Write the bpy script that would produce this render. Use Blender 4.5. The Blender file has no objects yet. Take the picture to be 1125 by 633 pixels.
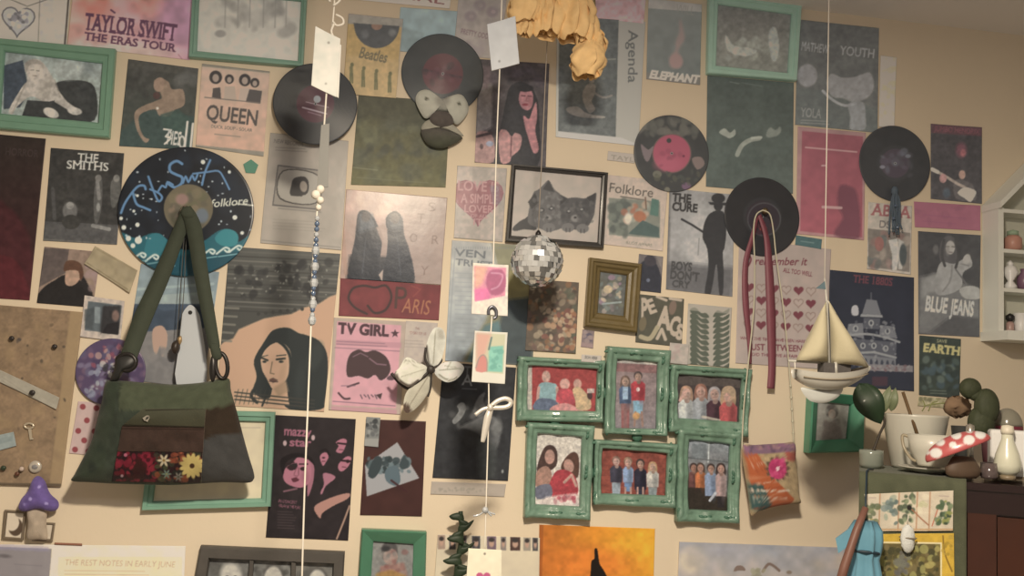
import bpy, math, random
import numpy as np
CAL = False
rng = np.random.default_rng(7)
random.seed(7)
col = bpy.context.scene.collection
# ------------------------------------------------------------------ camera
F = 1050.0; D = 2.1; CZ = 1.6
YAW, PITCH, ROLL = math.radians(9.3), math.radians(5.8), math.radians(2.78)
cy, sy, cp, sp = math.cos(YAW), math.sin(YAW), math.cos(PITCH), math.sin(PITCH)
_f = np.array([sy*cp, cy*cp, sp]); _r = np.array([cy, -sy, 0.0]); _u = np.cross(_r, _f)
_R = math.cos(ROLL)*_r + math.sin(ROLL)*_u
_U = -math.sin(ROLL)*_r + math.cos(ROLL)*_u
CAM = np.array([0.0, -D, CZ])

def P(px, py, d=0.0):
    """point at distance d in front of the back wall that the lens sees at (px, py)"""
    v = _R*((px-562.5)/F) - _U*((py-316.5)/F) + _f
    return CAM + v*((-d-CAM[1])/v[1])
def proj(p):
    q = np.asarray(p) - CAM
    w = q @ _f
    return np.stack([562.5+F*(q@_R)/w, 316.5-F*(q@_U)/w], -1)
def mpp(px, py, d=0.0):
    return 0.5*(np.linalg.norm(P(px+1, py, d)-P(px, py, d))+np.linalg.norm(P(px, py+1, d)-P(px, py, d)))

# ------------------------------------------------------------------ colour
def lin(c):
    c = np.asarray(c, float)
    return np.where(c <= 0.04045, c/12.92, ((c+0.055)/1.055)**2.4)
_hx = {}
def hx(s):
    if not isinstance(s, str): return np.asarray(s, float)
    if s not in _hx:
        _hx[s] = np.array([int(s[i:i+2], 16) for i in (1, 3, 5)])/255.0
    return _hx[s]
# light that falls on the wall (measured once on a bare wall), used to turn a seen colour into a paint colour
ECO = np.array( [[0.9624, 0.8152, 0.6374], [-0.4622, -0.3967, -0.3104], [0.5628, 0.4749, 0.3523], [-1.3842, -1.1925, -0.9446], [0.0676, 0.0597, 0.0504], [-1.0538, -0.9054, -0.7087], [0.7473, 0.6436, 0.4993], [-0.7672, -0.6417, -0.4639], [0.1448, 0.1222, 0.0952], [0.2532, 0.2159, 0.1876]] )
def Eat(px, py):
    x, y = px/1125.0-.5, py/633.0-.5
    b = np.array([1, x, y, x*x, x*y, y*y, x**3, x*x*y, x*y*y, y**3])
    return np.clip(b @ ECO, .02, None)
def paint(seen, px, py, gain=1.0):
    """albedo of a thing that is seen with this colour at this place"""
    a = lin(hx(seen))/Eat(px, py)*gain
    return np.clip(a-0.006, 0.004, 0.88)

# ------------------------------------------------------------------ materials
_mats = {}
def mat(name, color=None, rough=.6, metal=0.0, coat=0.0, spec=.5, attr=False, noise=0.0, nscale=40.0, bump=0.0, bscale=200.0, emit=None, sheen=0.0, trans=0.0, rings=0.0):
    if name in _mats: return _mats[name]
    m = bpy.data.materials.new(name); m.use_nodes = True
    nt = m.node_tree; N = nt.nodes; L = nt.links
    b = N['Principled BSDF']
    b.inputs['Roughness'].default_value = rough
    b.inputs['Metallic'].default_value = metal
    b.inputs['Coat Weight'].default_value = coat
    b.inputs['Coat Roughness'].default_value = .12
    b.inputs['Specular IOR Level'].default_value = spec
    b.inputs['Transmission Weight'].default_value = trans
    if sheen: b.inputs['Sheen Weight'].default_value = sheen
    tc = N.new('ShaderNodeTexCoord')
    src = None
    if attr:
        a = N.new('ShaderNodeAttribute'); a.attribute_name = 'Col'; src = a.outputs['Color']
    else:
        c = list(color)+[1.0]
        b.inputs['Base Color'].default_value = c
    if noise:
        n = N.new('ShaderNodeTexNoise'); n.inputs['Scale'].default_value = nscale; n.inputs['Detail'].default_value = 4
        L.new(tc.outputs['Object'], n.inputs['Vector'])
        mr = N.new('ShaderNodeMapRange'); mr.inputs['To Min'].default_value = 1-noise; mr.inputs['To Max'].default_value = 1+noise
        L.new(n.outputs['Fac'], mr.inputs['Value'])
        mx = N.new('ShaderNodeMix'); mx.data_type = 'RGBA'; mx.blend_type = 'MULTIPLY'; mx.inputs[0].default_value = 1.0
        if src: L.new(src, mx.inputs[6])
        else: mx.inputs[6].default_value = c
        L.new(mr.outputs[0], mx.inputs[7]); src = mx.outputs[2]
    if src: L.new(src, b.inputs['Base Color'])
    if bump:
        bp = N.new('ShaderNodeBump'); bp.inputs['Strength'].default_value = bump; bp.inputs['Distance'].default_value = .002
        n2 = N.new('ShaderNodeTexNoise'); n2.inputs['Scale'].default_value = bscale; n2.inputs['Detail'].default_value = 3
        L.new(tc.outputs['Object'], n2.inputs['Vector']); L.new(n2.outputs['Fac'], bp.inputs['Height'])
        L.new(bp.outputs['Normal'], b.inputs['Normal'])
    if rings:
        bp = N.new('ShaderNodeBump'); bp.inputs['Strength'].default_value = rings; bp.inputs['Distance'].default_value = .0006
        ln = N.new('ShaderNodeVectorMath'); ln.operation = 'LENGTH'; L.new(tc.outputs['Object'], ln.inputs[0])
        ms = N.new('ShaderNodeMath'); ms.operation = 'MULTIPLY'; ms.inputs[1].default_value = 2600.0; L.new(ln.outputs['Value'], ms.inputs[0])
        sn = N.new('ShaderNodeMath'); sn.operation = 'SINE'; L.new(ms.outputs[0], sn.inputs[0])
        L.new(sn.outputs[0], bp.inputs['Height']); L.new(bp.outputs['Normal'], b.inputs['Normal'])
    if emit:
        b.inputs['Emission Color'].default_value = list(emit[:3])+[1]; b.inputs['Emission Strength'].default_value = emit[3]
    _mats[name] = m
    return m

# ------------------------------------------------------------------ objects
def build(name, V, Fc, m, parent=None, origin=None, cols=None, smooth=True, kind=None):
    V = np.asarray(V, float)
    if parent is not None: origin = np.array(parent['_o'])
    elif origin is None: origin = (V.min(0)+V.max(0))/2
    me = bpy.data.meshes.new(name)
    me.from_pydata((V-origin).tolist(), [], [list(map(int, f)) for f in Fc])
    if smooth: me.polygons.foreach_set('use_smooth', np.ones(len(me.polygons), bool))
    if cols is not None:
        at = me.color_attributes.new('Col', 'FLOAT_COLOR', 'POINT')
        c4 = np.ones((len(V), 4), np.float32); c4[:, :3] = cols
        at.data.foreach_set('color', c4.ravel())
    me.materials.append(m)
    o = bpy.data.objects.new(name, me); col.objects.link(o)
    o['_o'] = [float(t) for t in origin]
    if parent is not None: o.parent = parent
    else: o.location = origin
    if kind: o['kind'] = kind
    return o
def sub(parent_part, name, V, Fc, m, **k):
    return build(name, V, Fc, m, parent=parent_part, **k)
def tag(o, label, cat, group=None):
    o['label'] = label; o['category'] = cat
    if group: o['group'] = group
    return o
def thing(name, label, cat, at, group=None):
    o = bpy.data.objects.new(name, None); col.objects.link(o)
    o.empty_display_size = .05
    o.location = at; o['_o'] = [float(t) for t in at]
    return tag(o, label, cat, group)
class M:
    def __init__(s): s.V = []; s.F = []
    def add(s, V, Fc):
        n = len(s.V); s.V += [tuple(map(float, v)) for v in V]; s.F += [[n+i for i in f] for f in Fc]; return s
def box(x0, x1, y0, y1, z0, z1):
    V = [(x, y, z) for x in (x0, x1) for y in (y0, y1) for z in (z0, z1)]
    return V, [(0, 1, 3, 2), (4, 6, 7, 5), (0, 4, 5, 1), (2, 3, 7, 6), (0, 2, 6, 4), (1, 5, 7, 3)]
def spline(pts, n=8, closed=False):
    p = np.asarray(pts, float); k = len(p); out = []
    rngk = k if closed else k-1
    for i in range(rngk):
        if closed: a, b, c, d = p[(i-1) % k], p[i], p[(i+1) % k], p[(i+2) % k]
        else: a, b, c, d = p[max(i-1, 0)], p[i], p[i+1], p[min(i+2, k-1)]
        for t in np.arange(n)/n:
            out.append(.5*((2*b)+(-a+c)*t+(2*a-5*b+4*c-d)*t*t+(-a+3*b-3*c+d)*t**3))
    if not closed: out.append(p[-1])
    return np.array(out)
def tube(pts, r, n=8, cap=True):
    p = np.asarray(pts, float); k = len(p)
    r = np.full(k, r) if np.isscalar(r) else np.asarray(r, float)
    T = np.gradient(p, axis=0); T /= np.linalg.norm(T, axis=1)[:, None]+1e-12
    ref = np.array([0, 1, 0.]) if abs(T[0][1]) < .9 else np.array([1, 0, 0.])
    V = []; Fc = []
    for i in range(k):
        a = np.cross(T[i], ref); a /= np.linalg.norm(a)+1e-12; b = np.cross(T[i], a); ref = np.cross(a, T[i])
        for j in range(n):
            t = 2*math.pi*j/n
            V.append(p[i]+r[i]*(math.cos(t)*a+math.sin(t)*b))
    for i in range(k-1):
        for j in range(n):
            j2 = (j+1) % n
            Fc.append((i*n+j, i*n+j2, (i+1)*n+j2, (i+1)*n+j))
    if cap: Fc.append(tuple(range(n-1, -1, -1))); Fc.append(tuple((k-1)*n+j for j in range(n)))
    return np.array(V), Fc
def lathe(profile, c, n=28, sx=1.0, sy=1.0, M3=None):
    """profile = [(r, z)...] about a vertical axis through c; M3 an optional 3x3 turn"""
    V = []; Fc = []; k = len(profile)
    for r, z in profile:
        for j in range(n):
            t = 2*math.pi*j/n; v = np.array([r*math.cos(t)*sx, r*math.sin(t)*sy, z])
            if M3 is not None: v = M3 @ v
            V.append(np.asarray(c)+v)
    for i in range(k-1):
        for j in range(n):
            j2 = (j+1) % n; Fc.append((i*n+j, i*n+j2, (i+1)*n+j2, (i+1)*n+j))
    Fc.append(tuple(range(n-1, -1, -1))); Fc.append(tuple((k-1)*n+j for j in range(n)))
    return np.array(V), Fc
def ellipsoid(c, rx, ry, rz, n=20, k=12, M3=None):
    return lathe([(max(math.sin(math.pi*i/k), 1e-3), -math.cos(math.pi*i/k)) for i in range(k+1)], (0, 0, 0), n)[0]*1.0 @ np.diag([rx, ry, rz]) @ (M3.T if M3 is not None else np.eye(3))+np.asarray(c), lathe([(1, i) for i in range(k+1)], (0, 0, 0), n)[1]
def rotm(ax, deg):
    t = math.radians(deg); c, s = math.cos(t), math.sin(t)
    return np.array({'x': [[1, 0, 0], [0, c, -s], [0, s, c]], 'y': [[c, 0, s], [0, 1, 0], [-s, 0, c]], 'z': [[c, -s, 0], [s, c, 0], [0, 0, 1]]}[ax])

# ------------------------------------------------------------------ the room
ZC = float(P(860, 7)[2]+P(1125, 39.5)[2])/2
XL, XR, YB = -1.75, 2.35, -3.6
def plane(name, V, m):
    o = build(name, V, [(0, 1, 2, 3)], m, smooth=False, kind='structure'); return o
WALL = (.80, .70, .55)
if CAL: WALL = (.5, .5, .5)
m_wall = mat('cream_wall_paint', WALL, rough=.75, noise=.03, nscale=6, bump=.15, bscale=90)
m_ceil = mat('ceiling_paint', (.86, .83, .80), rough=.8)
m_room = mat('room_paint', (.56, .55, .54), rough=.8)
m_floor = mat('floor_wood', (.28, .24, .20), rough=.5, noise=.2, nscale=5)
def slab(name, b, m):
    V, Fc = box(*b); return build(name, V, Fc, m, smooth=False, kind='structure')
slab('wall_back', (XL-.1, XR+.1, 0, .1, 0, ZC), m_wall)
slab('wall_left', (XL-.1, XL, YB, 0, 0, ZC), m_room)
slab('wall_right', (XR, XR+.1, YB, 0, 0, ZC), m_room)
slab('wall_rear', (XL-.1, XR+.1, YB-.1, YB, 0, ZC), m_room)
slab('floor', (XL-.1, XR+.1, YB-.1, .1, -.1, 0), m_floor)
slab('ceiling', (XL-.1, XR+.1, YB-.1, .1, ZC, ZC+.1), m_ceil)

# ------------------------------------------------------------------ light: the ceiling lamp, out of frame in front of the wall
LX, LY, LZ = .17, -1.62, ZC-.19
ld = bpy.data.lights.new('ceiling_lamp', 'AREA'); ld.shape = 'DISK'; ld.size = .15; ld.energy = 49; ld.color = (1, .85, .65)
lo = bpy.data.objects.new('ceiling_lamp', ld); lo.location = (LX, LY, LZ); lo.rotation_euler = (math.radians(6), 0, 0); col.objects.link(lo)
pd = bpy.data.lights.new('upper_wall_fill', 'POINT'); pd.energy = 7; pd.color = (1, .97, 1.0); pd.shadow_soft_size = .10  # added fill below the lamp, lifts the upper wall and ceiling
po = bpy.data.objects.new('upper_wall_fill', pd); po.location = (LX, LY, LZ-.22); col.objects.link(po)
w = bpy.data.worlds.new('World'); bpy.context.scene.world = w; w.use_nodes = True
w.node_tree.nodes['Background'].inputs[0].default_value = (.9, .8, .7, 1); w.node_tree.nodes['Background'].inputs[1].default_value = .05

cd = bpy.data.cameras.new('camera'); co = bpy.data.objects.new('camera', cd); col.objects.link(co)
cd.sensor_width = 36; cd.lens = 36*F/1125; cd.clip_start = .01
from mathutils import Matrix
mw = Matrix.Identity(4)
for i in range(3):
    mw[i][0], mw[i][1], mw[i][2], mw[i][3] = _R[i], _U[i], -_f[i], CAM[i]
co.matrix_world = mw
sc = bpy.context.scene
sc.camera = co
sc.view_settings.view_transform = 'Standard'; sc.view_settings.look = 'None'
sc.view_settings.exposure = 0; sc.view_settings.gamma = 1; sc.view_settings.use_curve_mapping = False
# ------------------------------------------------------------------ printed sheets: a fine grid whose vertices carry the print
_tx = {}
def text_edges(s, b):
    k = (s, b)
    if k in _tx: return _tx[k]
    cu = bpy.data.curves.new('t', 'FONT'); cu.body = s; cu.offset = b; cu.resolution_u = 3
    o = bpy.data.objects.new('t', cu); col.objects.link(o)
    dg = bpy.context.evaluated_depsgraph_get(); dg.update()
    ev = o.evaluated_get(dg); me = ev.to_mesh()
    V = np.array([v.co[:2] for v in me.vertices]) if len(me.vertices) else np.zeros((1, 2))
    cnt = {}
    for p in me.polygons:
        vs = list(p.vertices)
        for i in range(len(vs)):
            e = tuple(sorted((vs[i], vs[(i+1) % len(vs)]))); cnt[e] = cnt.get(e, 0)+1
    E = np.array([[V[a], V[c]] for (a, c), n in cnt.items() if n == 1])
    ev.to_mesh_clear(); bpy.data.objects.remove(o); bpy.data.curves.remove(cu)
    x0, x1 = E[:, :, 0].min(), E[:, :, 0].max()
    E[:, :, 0] = (E[:, :, 0]-x0)/(x1-x0); E[:, :, 1] /= .70
    _tx[k] = E
    return E
def vnoise(X, Y, sc, seed=0):
    x, y = X/sc+seed*17.3, Y/sc+seed*9.1
    xi, yi = np.floor(x).astype(int), np.floor(y).astype(int); xf, yf = x-xi, y-yi
    xf = xf*xf*(3-2*xf); yf = yf*yf*(3-2*yf)
    def h(a, b):
        n = (a*374761393+b*668265263+seed*1442695) & 0x7fffffff
        n = ((n ^ (n >> 13))*1274126177) & 0x7fffffff
        return ((n ^ (n >> 16)) & 0xffff)/65535.0
    return (h(xi, yi)*(1-xf)+h(xi+1, yi)*xf)*(1-yf)+(h(xi, yi+1)*(1-xf)+h(xi+1, yi+1)*xf)*yf
class Cv:
    """a print; every place is given in the photograph's own pixels"""
    def __init__(s, X, Y): s.X, s.Y = X, Y; s.c = np.ones((len(X), 3))*.6; s.seed = 1
    def _mix(s, m, colr, i=None):
        m = m[:, None]
        if i is None: s.c = s.c*(1-m)+hx(colr)*m
        else: s.c[i] = s.c[i]*(1-m)+hx(colr)*m
        return s
    def f(s, c): s.c[:] = hx(c); return s
    def g(s, c0, c1, a, b, m=1.0):
        """blend from c0 at pixel a to c1 at pixel b"""
        a = np.array(a, float); b = np.array(b, float); d = b-a
        t = np.clip(((s.X-a[0])*d[0]+(s.Y-a[1])*d[1])/(d@d), 0, 1)[:, None]
        s.c = s.c*(1-m)+(hx(c0)*(1-t)+hx(c1)*t)*m; return s
    def _edges(s, E, colr, a, soft):
        x0, x1 = E[:, :, 0].min()-1, E[:, :, 0].max()+1; y0, y1 = E[:, :, 1].min()-1, E[:, :, 1].max()+1
        i = np.nonzero((s.X > x0) & (s.X < x1) & (s.Y > y0) & (s.Y < y1))[0]
        if not len(i): return s
        m = np.zeros(len(i))
        ay, by, ax, bx = E[:, 0, 1], E[:, 1, 1], E[:, 0, 0], E[:, 1, 0]
        k = np.abs(by-ay) > 1e-9; ay, by, ax, bx = ay[k], by[k], ax[k], bx[k]; sl = (bx-ax)/(by-ay)
        for ox, oy in ((-.35, -.12), (.12, -.35), (.35, .12), (-.12, .35)):
            X = s.X[i]+ox*soft; Y = s.Y[i]+oy*soft
            for c in range(0, len(i), 20000):
                x, y = X[c:c+20000, None], Y[c:c+20000, None]
                m[c:c+20000] += (((ay > y) != (by > y)) & (x < sl*(y-ay)+ax)).sum(1) % 2
        return s._mix(m/4*a, colr, i)
    def p(s, pts, colr, a=1.0, soft=1.2, sp=0):
        q = np.array(pts, float)
        if sp: q = spline(q, sp, True)
        return s._edges(np.stack([q, np.roll(q, -1, 0)], 1), colr, a, soft)
    def r(s, x0, y0, x1, y1, colr, a=1.0, sk=0.0):
        return s.p([(x0, y0), (x1, y0+sk*(x1-x0)), (x1, y1+sk*(x1-x0)), (x0, y1)], colr, a)
    def e(s, cx, cy, rx, ry, colr, rot=0, soft=1.0, a=1.0):
        t = math.radians(rot); dx, dy = s.X-cx, s.Y-cy
        u = dx*math.cos(t)+dy*math.sin(t); v = -dx*math.sin(t)+dy*math.cos(t)
        d = (1-np.sqrt((u/rx)**2+(v/ry)**2))*min(rx, ry)
        return s._mix(np.clip(d/soft+.5, 0, 1)*a, colr)
    def l(s, pts, w, colr, a=1.0, sp=0):
        q = np.array(pts, float)
        if sp: q = spline(q, sp)
        m = np.zeros(len(s.X))
        for A, B in zip(q[:-1], q[1:]):
            d = B-A; L2 = d@d+1e-9
            t = np.clip(((s.X-A[0])*d[0]+(s.Y-A[1])*d[1])/L2, 0, 1)
            m = np.maximum(m, np.clip(w/2-np.hypot(s.X-A[0]-t*d[0], s.Y-A[1]-t*d[1])+.5, 0, 1))
        return s._mix(m*a, colr)
    def t(s, txt, a, b, h, colr, bold=0.0, sh=0.0, al=1.0, serif=0):
        E = text_edges(txt, bold).copy()
        a = np.array(a, float); d = np.array(b, float)-a; n = d/np.hypot(*d); up = np.array([n[1], -n[0]])
        u = E[:, :, 0:1]; v = E[:, :, 1:2]
        s._edges(a+u*d+v*h*(up+sh*n), colr, al, 1.0)
        if serif:                                        # small feet on every stem
            L = np.hypot(*d)
            for vv, v0, v1 in ((.05, -.01, .075), (.95, .925, 1.01)):
                e0, e1 = E[:, 0], E[:, 1]; k = (e0[:, 1] > vv) != (e1[:, 1] > vv)
                xs = np.sort((e0[k, 0]+(vv-e0[k, 1])*(e1[k, 0]-e0[k, 0])/(e1[k, 1]-e0[k, 1])))
                for x0, x1 in zip(xs[::2], xs[1::2]):
                    if (x1-x0)*L < h*.42:
                        x0 -= serif/L; x1 += serif/L
                        s.p([a+x*d+v*h*(up+sh*n) for x, v in ((x0, v0), (x1, v0), (x1, v1), (x0, v1))], colr, al)
        return s
    def n(s, amp, sc, seed=None):
        s.seed += 1
        v = vnoise(s.X, s.Y, sc, seed or s.seed)+.5*vnoise(s.X, s.Y, sc/2, (seed or s.seed)+50)-.75
        s.c = np.clip(s.c*(1+amp*v[:, None]*2), 0, 1); return s
    def mott(s, box, cols, sz, n, seed, a=.9, soft=1.0):
        """n irregular touches of paint inside the box"""
        g = np.random.default_rng(seed); x0, y0, x1, y1 = box
        for _ in range(n):
            cx, cy = g.uniform(x0, x1), g.uniform(y0, y1); r = sz*g.uniform(.5, 1.3)
            s.e(cx, cy, r, r*g.uniform(.5, 1), cols[g.integers(len(cols))], g.uniform(0, 180), soft, a)
        return s
    def lines(s, x0, x1, y0, dy, n, colr, w=.7, a=.6, sk=0.05, seed=3):
        g = np.random.default_rng(seed)
        for k in range(n):
            y = y0+dy*k; xe = x0+(x1-x0)*g.uniform(.75, 1)
            s.l([(x0, y), (xe, y+sk*(xe-x0))], w, colr, a)
        return s
    def heart(s, cx, cy, r, colr, a=1.0, fill=True, w=1.0, rot=0):
        t = np.linspace(0, 2*math.pi, 28, endpoint=False)
        x = 16*np.sin(t)**3/16*r; y = -(13*np.cos(t)-5*np.cos(2*t)-2*np.cos(3*t)-np.cos(4*t))/16*r
        c_, s_ = math.cos(math.radians(rot)), math.sin(math.radians(rot))
        q = np.stack([cx+x*c_-y*s_, cy+x*s_+y*c_], 1)
        return s.p(q, colr, a) if fill else s.l(np.vstack([q, q[:1]]), w, colr, a)
    def person(s, x, y, r, skin, hair, top, bw, bh, legs=None, lh=0, long=False):
        if long: s.e(x, y+r*.7, r*1.25, r*1.9, hair)
        s.p([(x-bw, y+r*1.9), (x-bw*.5, y+r*1.2), (x+bw*.5, y+r*1.2), (x+bw, y+r*1.9), (x+bw*.9, y+r+bh), (x-bw*.9, y+r+bh)], top)
        if legs: s.p([(x-bw*.7, y+r+bh), (x+bw*.7, y+r+bh), (x+bw*.6, y+r+bh+lh), (x-bw*.6, y+r+bh+lh)], legs)
        sk, hr, tp = hx(skin), hx(hair), hx(top)
        s.e(x+bw*.45, y+r+bh*.6, bw*.4, bh*.5, tp*.72, 0, 3, .7).e(x-bw*.4, y+r+bh*.35, bw*.3, bh*.3, np.clip(tp*1.22, 0, 1), 0, 3, .6).e(x+bw*.1, y+r*1.35, r*.5, r*.5, sk*.8, 0, 1)
        s.e(x, y-r*.25, r*1.1, r*1.15, hair).e(x-r*.3, y-r*.9, r*.5, r*.35, np.clip(hr*1.35, 0, 1), 0, 2, .6); s.e(x, y+r*.1, r*.8, r, skin).e(x+r*.35, y+r*.3, r*.4, r*.7, sk*.82, 0, 2, .7).e(x-r*.25, y+r*.35, r*.25, r*.25, np.clip(sk*1.1, 0, 1), 0, 1.5, .6)
        for q in (-.32, .32): s.e(x+q*r, y, r*.15, r*.12, sk*.45, 0, .9, .55)
        return s.l([(x-r*.25, y+r*.62), (x+r*.25, y+r*.62)], .9, sk*np.array([.72, .5, .5]), .45)

m_paper = mat('printed_paper', rough=.62, attr=True, spec=.35)
m_gloss = mat('glossy_print', rough=.34, attr=True, spec=.3)
m_lam = mat('laminated_print', rough=.25, attr=True, spec=.22, bump=.22, bscale=24)
m_fab = mat('printed_cloth', rough=.9, attr=True, spec=.2, bump=.5, bscale=500, sheen=.15)
m_art = mat('painted_surface', rough=.5, attr=True)
m_vinyl = mat('vinyl_record', rough=.3, attr=True, spec=.3, rings=.12)
_layers = []
def apart(A, B):
    for p in (A, B):
        for i in range(len(p)):
            e = p[(i+1) % len(p)]-p[i]; n = np.array([-e[1], e[0]])
            a, b = A@n, B@n
            if a.max() <= b.min() or b.max() <= a.min(): return True
    return False
def Pv(X, Y, Dd):
    v = _R[None]*((X-562.5)/F)[:, None]-_U[None]*((Y-316.5)/F)[:, None]+_f[None]
    return CAM+v*((-Dd-CAM[1])/v[:, 1])[:, None]
def layer(quad, th=.0, shrink=1.5):
    q = np.array(quad, float); b = (q[:, 0].min()+shrink, q[:, 1].min()+shrink, q[:, 0].max()-shrink, q[:, 1].max()-shrink)
    d = .0012
    q = q.mean(0)+(q-q.mean(0))*(1-2*shrink/np.ptp(q, axis=0).min())
    for p, t in _layers:
        if not apart(p, q): d = max(d, t+.0016)
    _layers.append((q, d+th)); return d
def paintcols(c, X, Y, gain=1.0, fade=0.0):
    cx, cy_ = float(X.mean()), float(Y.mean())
    if fade:                                             # lens haze put into the colours by position: darks lifted, hues muted
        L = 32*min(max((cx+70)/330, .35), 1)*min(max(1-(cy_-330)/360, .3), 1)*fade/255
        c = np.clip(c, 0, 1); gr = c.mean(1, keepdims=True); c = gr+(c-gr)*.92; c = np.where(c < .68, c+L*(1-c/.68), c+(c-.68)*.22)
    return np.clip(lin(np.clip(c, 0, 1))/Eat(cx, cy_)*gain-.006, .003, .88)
def sheet(name, label, cat, quad, draw, group=None, m=None, d=None, parent=None, curl=.0008, res=1.4, th=.0005, gain=1.0, fade=1.0, dfun=None):
    q = [np.array(t, float) for t in quad]
    if d is None: d = layer(quad, curl)
    W = max(np.hypot(*(q[1]-q[0])), np.hypot(*(q[2]-q[3]))); H = max(np.hypot(*(q[3]-q[0])), np.hypot(*(q[2]-q[1])))
    nu, nv = max(3, int(W*res)), max(3, int(H*res))
    C = [P(*t, d) for t in q]
    u, v = np.meshgrid(np.linspace(0, 1, nu), np.linspace(0, 1, nv)); u = u.ravel()[:, None]; v = v.ravel()[:, None]
    V = (C[0]*(1-u)+C[1]*u)*(1-v)+(C[3]*(1-u)+C[2]*u)*v
    pp = proj(V); cv = Cv(pp[:, 0], pp[:, 1]); draw(cv)
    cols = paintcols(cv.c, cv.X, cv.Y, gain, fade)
    if dfun is not None: V = Pv(pp[:, 0], pp[:, 1], dfun(pp[:, 0], pp[:, 1])); curl = 0
    if curl:
        sd = int(abs(q[0][0]*7+q[0][1]*3)) % 97
        bend = vnoise(u[:, 0]*2.2, v[:, 0]*2.6, 1.0, sd)*.6+(np.abs(u[:, 0]-.5)*np.abs(v[:, 0]-.5)*4)**2*.9
        V[:, 1] -= np.clip(bend, 0, 1)*curl
    idx = np.arange(nu*nv).reshape(nv, nu)
    Fq = np.stack([idx[1:, :-1], idx[1:, 1:], idx[:-1, 1:], idx[:-1, :-1]], -1).reshape(-1, 4)
    ring = np.concatenate([idx[0, :-1], idx[:-1, -1], idx[-1, :0:-1], idx[:0:-1, 0]])
    n = len(V); back = V[ring].copy(); back[:, 1] = -d+th if dfun is None else back[:, 1]+th; V = np.vstack([V, back]); cols = np.vstack([cols, cols[ring]*.0+.6*Eat(500, 300)])
    k = len(ring); side = [(int(ring[i]), int(ring[(i+1) % k]), n+(i+1) % k, n+i) for i in range(k)]
    Fc = Fq.tolist()+side+([tuple(range(n, n+k))] if dfun is None else [])
    o = build(name, V, Fc, m or m_gloss, parent=parent, cols=np.clip(cols, 0, .88))
    if label: tag(o, label, cat, group)
    return o
def disc(name, label, cat, cx, cy_, r_px, draw, group=None, m=None, thick=.0022, nr=None, hole=True, dd=None, tilt=None):
    q = [(cx-r_px, cy_-r_px), (cx+r_px, cy_-r_px), (cx+r_px, cy_+r_px), (cx-r_px, cy_+r_px)]
    d = layer(q, thick) if dd is None else dd
    d += thick
    r = r_px*mpp(cx, cy_); c = P(cx, cy_, d)
    nr = nr or int(r_px*1.3); na = max(48, int(r_px*6))
    rr = np.linspace(.02 if hole else .001, 1, nr)
    a = np.linspace(0, 2*math.pi, na, endpoint=False)
    R_, A_ = np.meshgrid(rr, a, indexing='ij')
    V = np.stack([c[0]+r*R_*np.cos(A_), np.full(R_.shape, c[1]), c[2]+r*R_*np.sin(A_)], -1).reshape(-1, 3)
    V[:, 1] += np.where(R_.ravel() > .985, thick*.3, 0)
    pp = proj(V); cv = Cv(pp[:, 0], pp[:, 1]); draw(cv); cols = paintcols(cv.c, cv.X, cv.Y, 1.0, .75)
    Fc = []
    for i in range(nr-1):
        j = np.arange(na); j2 = (j+1) % na
        Fc += np.stack([i*na+j, i*na+j2, (i+1)*na+j2, (i+1)*na+j], -1).tolist()
    n = len(V); ring = np.arange((nr-1)*na, nr*na)
    back = V[ring].copy(); back[:, 1] = c[1]+thick
    V = np.vstack([V, back]); cols = np.vstack([cols, cols[ring]])
    Fc += [(int(ring[i]), int(ring[(i+1) % na]), n+(i+1) % na, n+i) for i in range(na)]
    Fc += [tuple(range(n+na-1, n-1, -1))]
    o = build(name, V, Fc, m or m_vinyl, cols=cols, origin=c)
    if label: tag(o, label, cat, group)
    return o
def ring_mesh(outer, inner, d, prof, bumps=None, seg=1):
    """mitred moulding between two outlines; prof = [(t from outer 0 to inner 1, height)]"""
    O = [P(*t, d) for t in outer]; I = [P(*t, d) for t in inner]
    O2, I2 = [], []
    for k in range(4):
        for j in range(seg):
            t = j/seg; O2.append(O[k]*(1-t)+O[(k+1) % 4]*t); I2.append(I[k]*(1-t)+I[(k+1) % 4]*t)
    V = []; Fc = []; n = len(prof); K = len(O2)
    for k in range(K):
        for i, (t, h) in enumerate(prof):
            v = O2[k]*(1-t)+I2[k]*t; b = bumps(k/seg, t) if bumps else 0
            V.append(v-np.array([0, h+(b if 0 < i < n-1 else 0), 0]))
    for k in range(K):
        k2 = (k+1) % K
        for i in range(n-1): Fc.append((k*n+i, k2*n+i, k2*n+i+1, k*n+i+1))
        Fc.append((k*n+n-1, k2*n+n-1, k2*n, k*n))
    return V, Fc
PROF = [(0, 0), (0, .014), (.08, .017), (.45, .017), (.55, .013), (.9, .012), (1, .009), (1, .0)]
def grow(q, k):
    q = np.array(q, float); c = q.mean(0); return [tuple(c+(t-c)*k) for t in q]
def frame(name, label, cat, outer, inner, seen, draw, group=None, prof=PROF, rough=.45, th=.018, noise=.12, mname=None, d=None, bumps=None, seg=1, photo='photo', coat=.3):
    if d is None: d = layer(outer, th)
    cx, cy_ = np.array(outer).mean(0); o = P(cx, cy_, 0)
    T = thing(name, label, cat, (o[0], -d, o[2]), group)
    V, Fc = ring_mesh(outer, inner, d, prof, bumps, seg)
    build('frame_border', V, Fc, mat(mname or name+'_'+seen[1:]+str(int(cx)), paint(seen, cx, cy_), rough=rough, noise=noise, nscale=30, bump=.15, bscale=120, coat=coat), parent=T, smooth=False)
    if draw: sheet(photo, None, None, grow(inner, 1.03), lambda c: (draw(c), photo == 'photo' and c.n(.07, 3)), d=d+.004, parent=T, curl=0, th=.002)
    return T
PG = 'posters and prints on the wall'
def po_(label, quad, draw, m=None, name='poster', cat='poster', group=PG, **k):
    return sheet(name, label, cat, quad, draw, group, m or m_gloss, **k)

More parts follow.
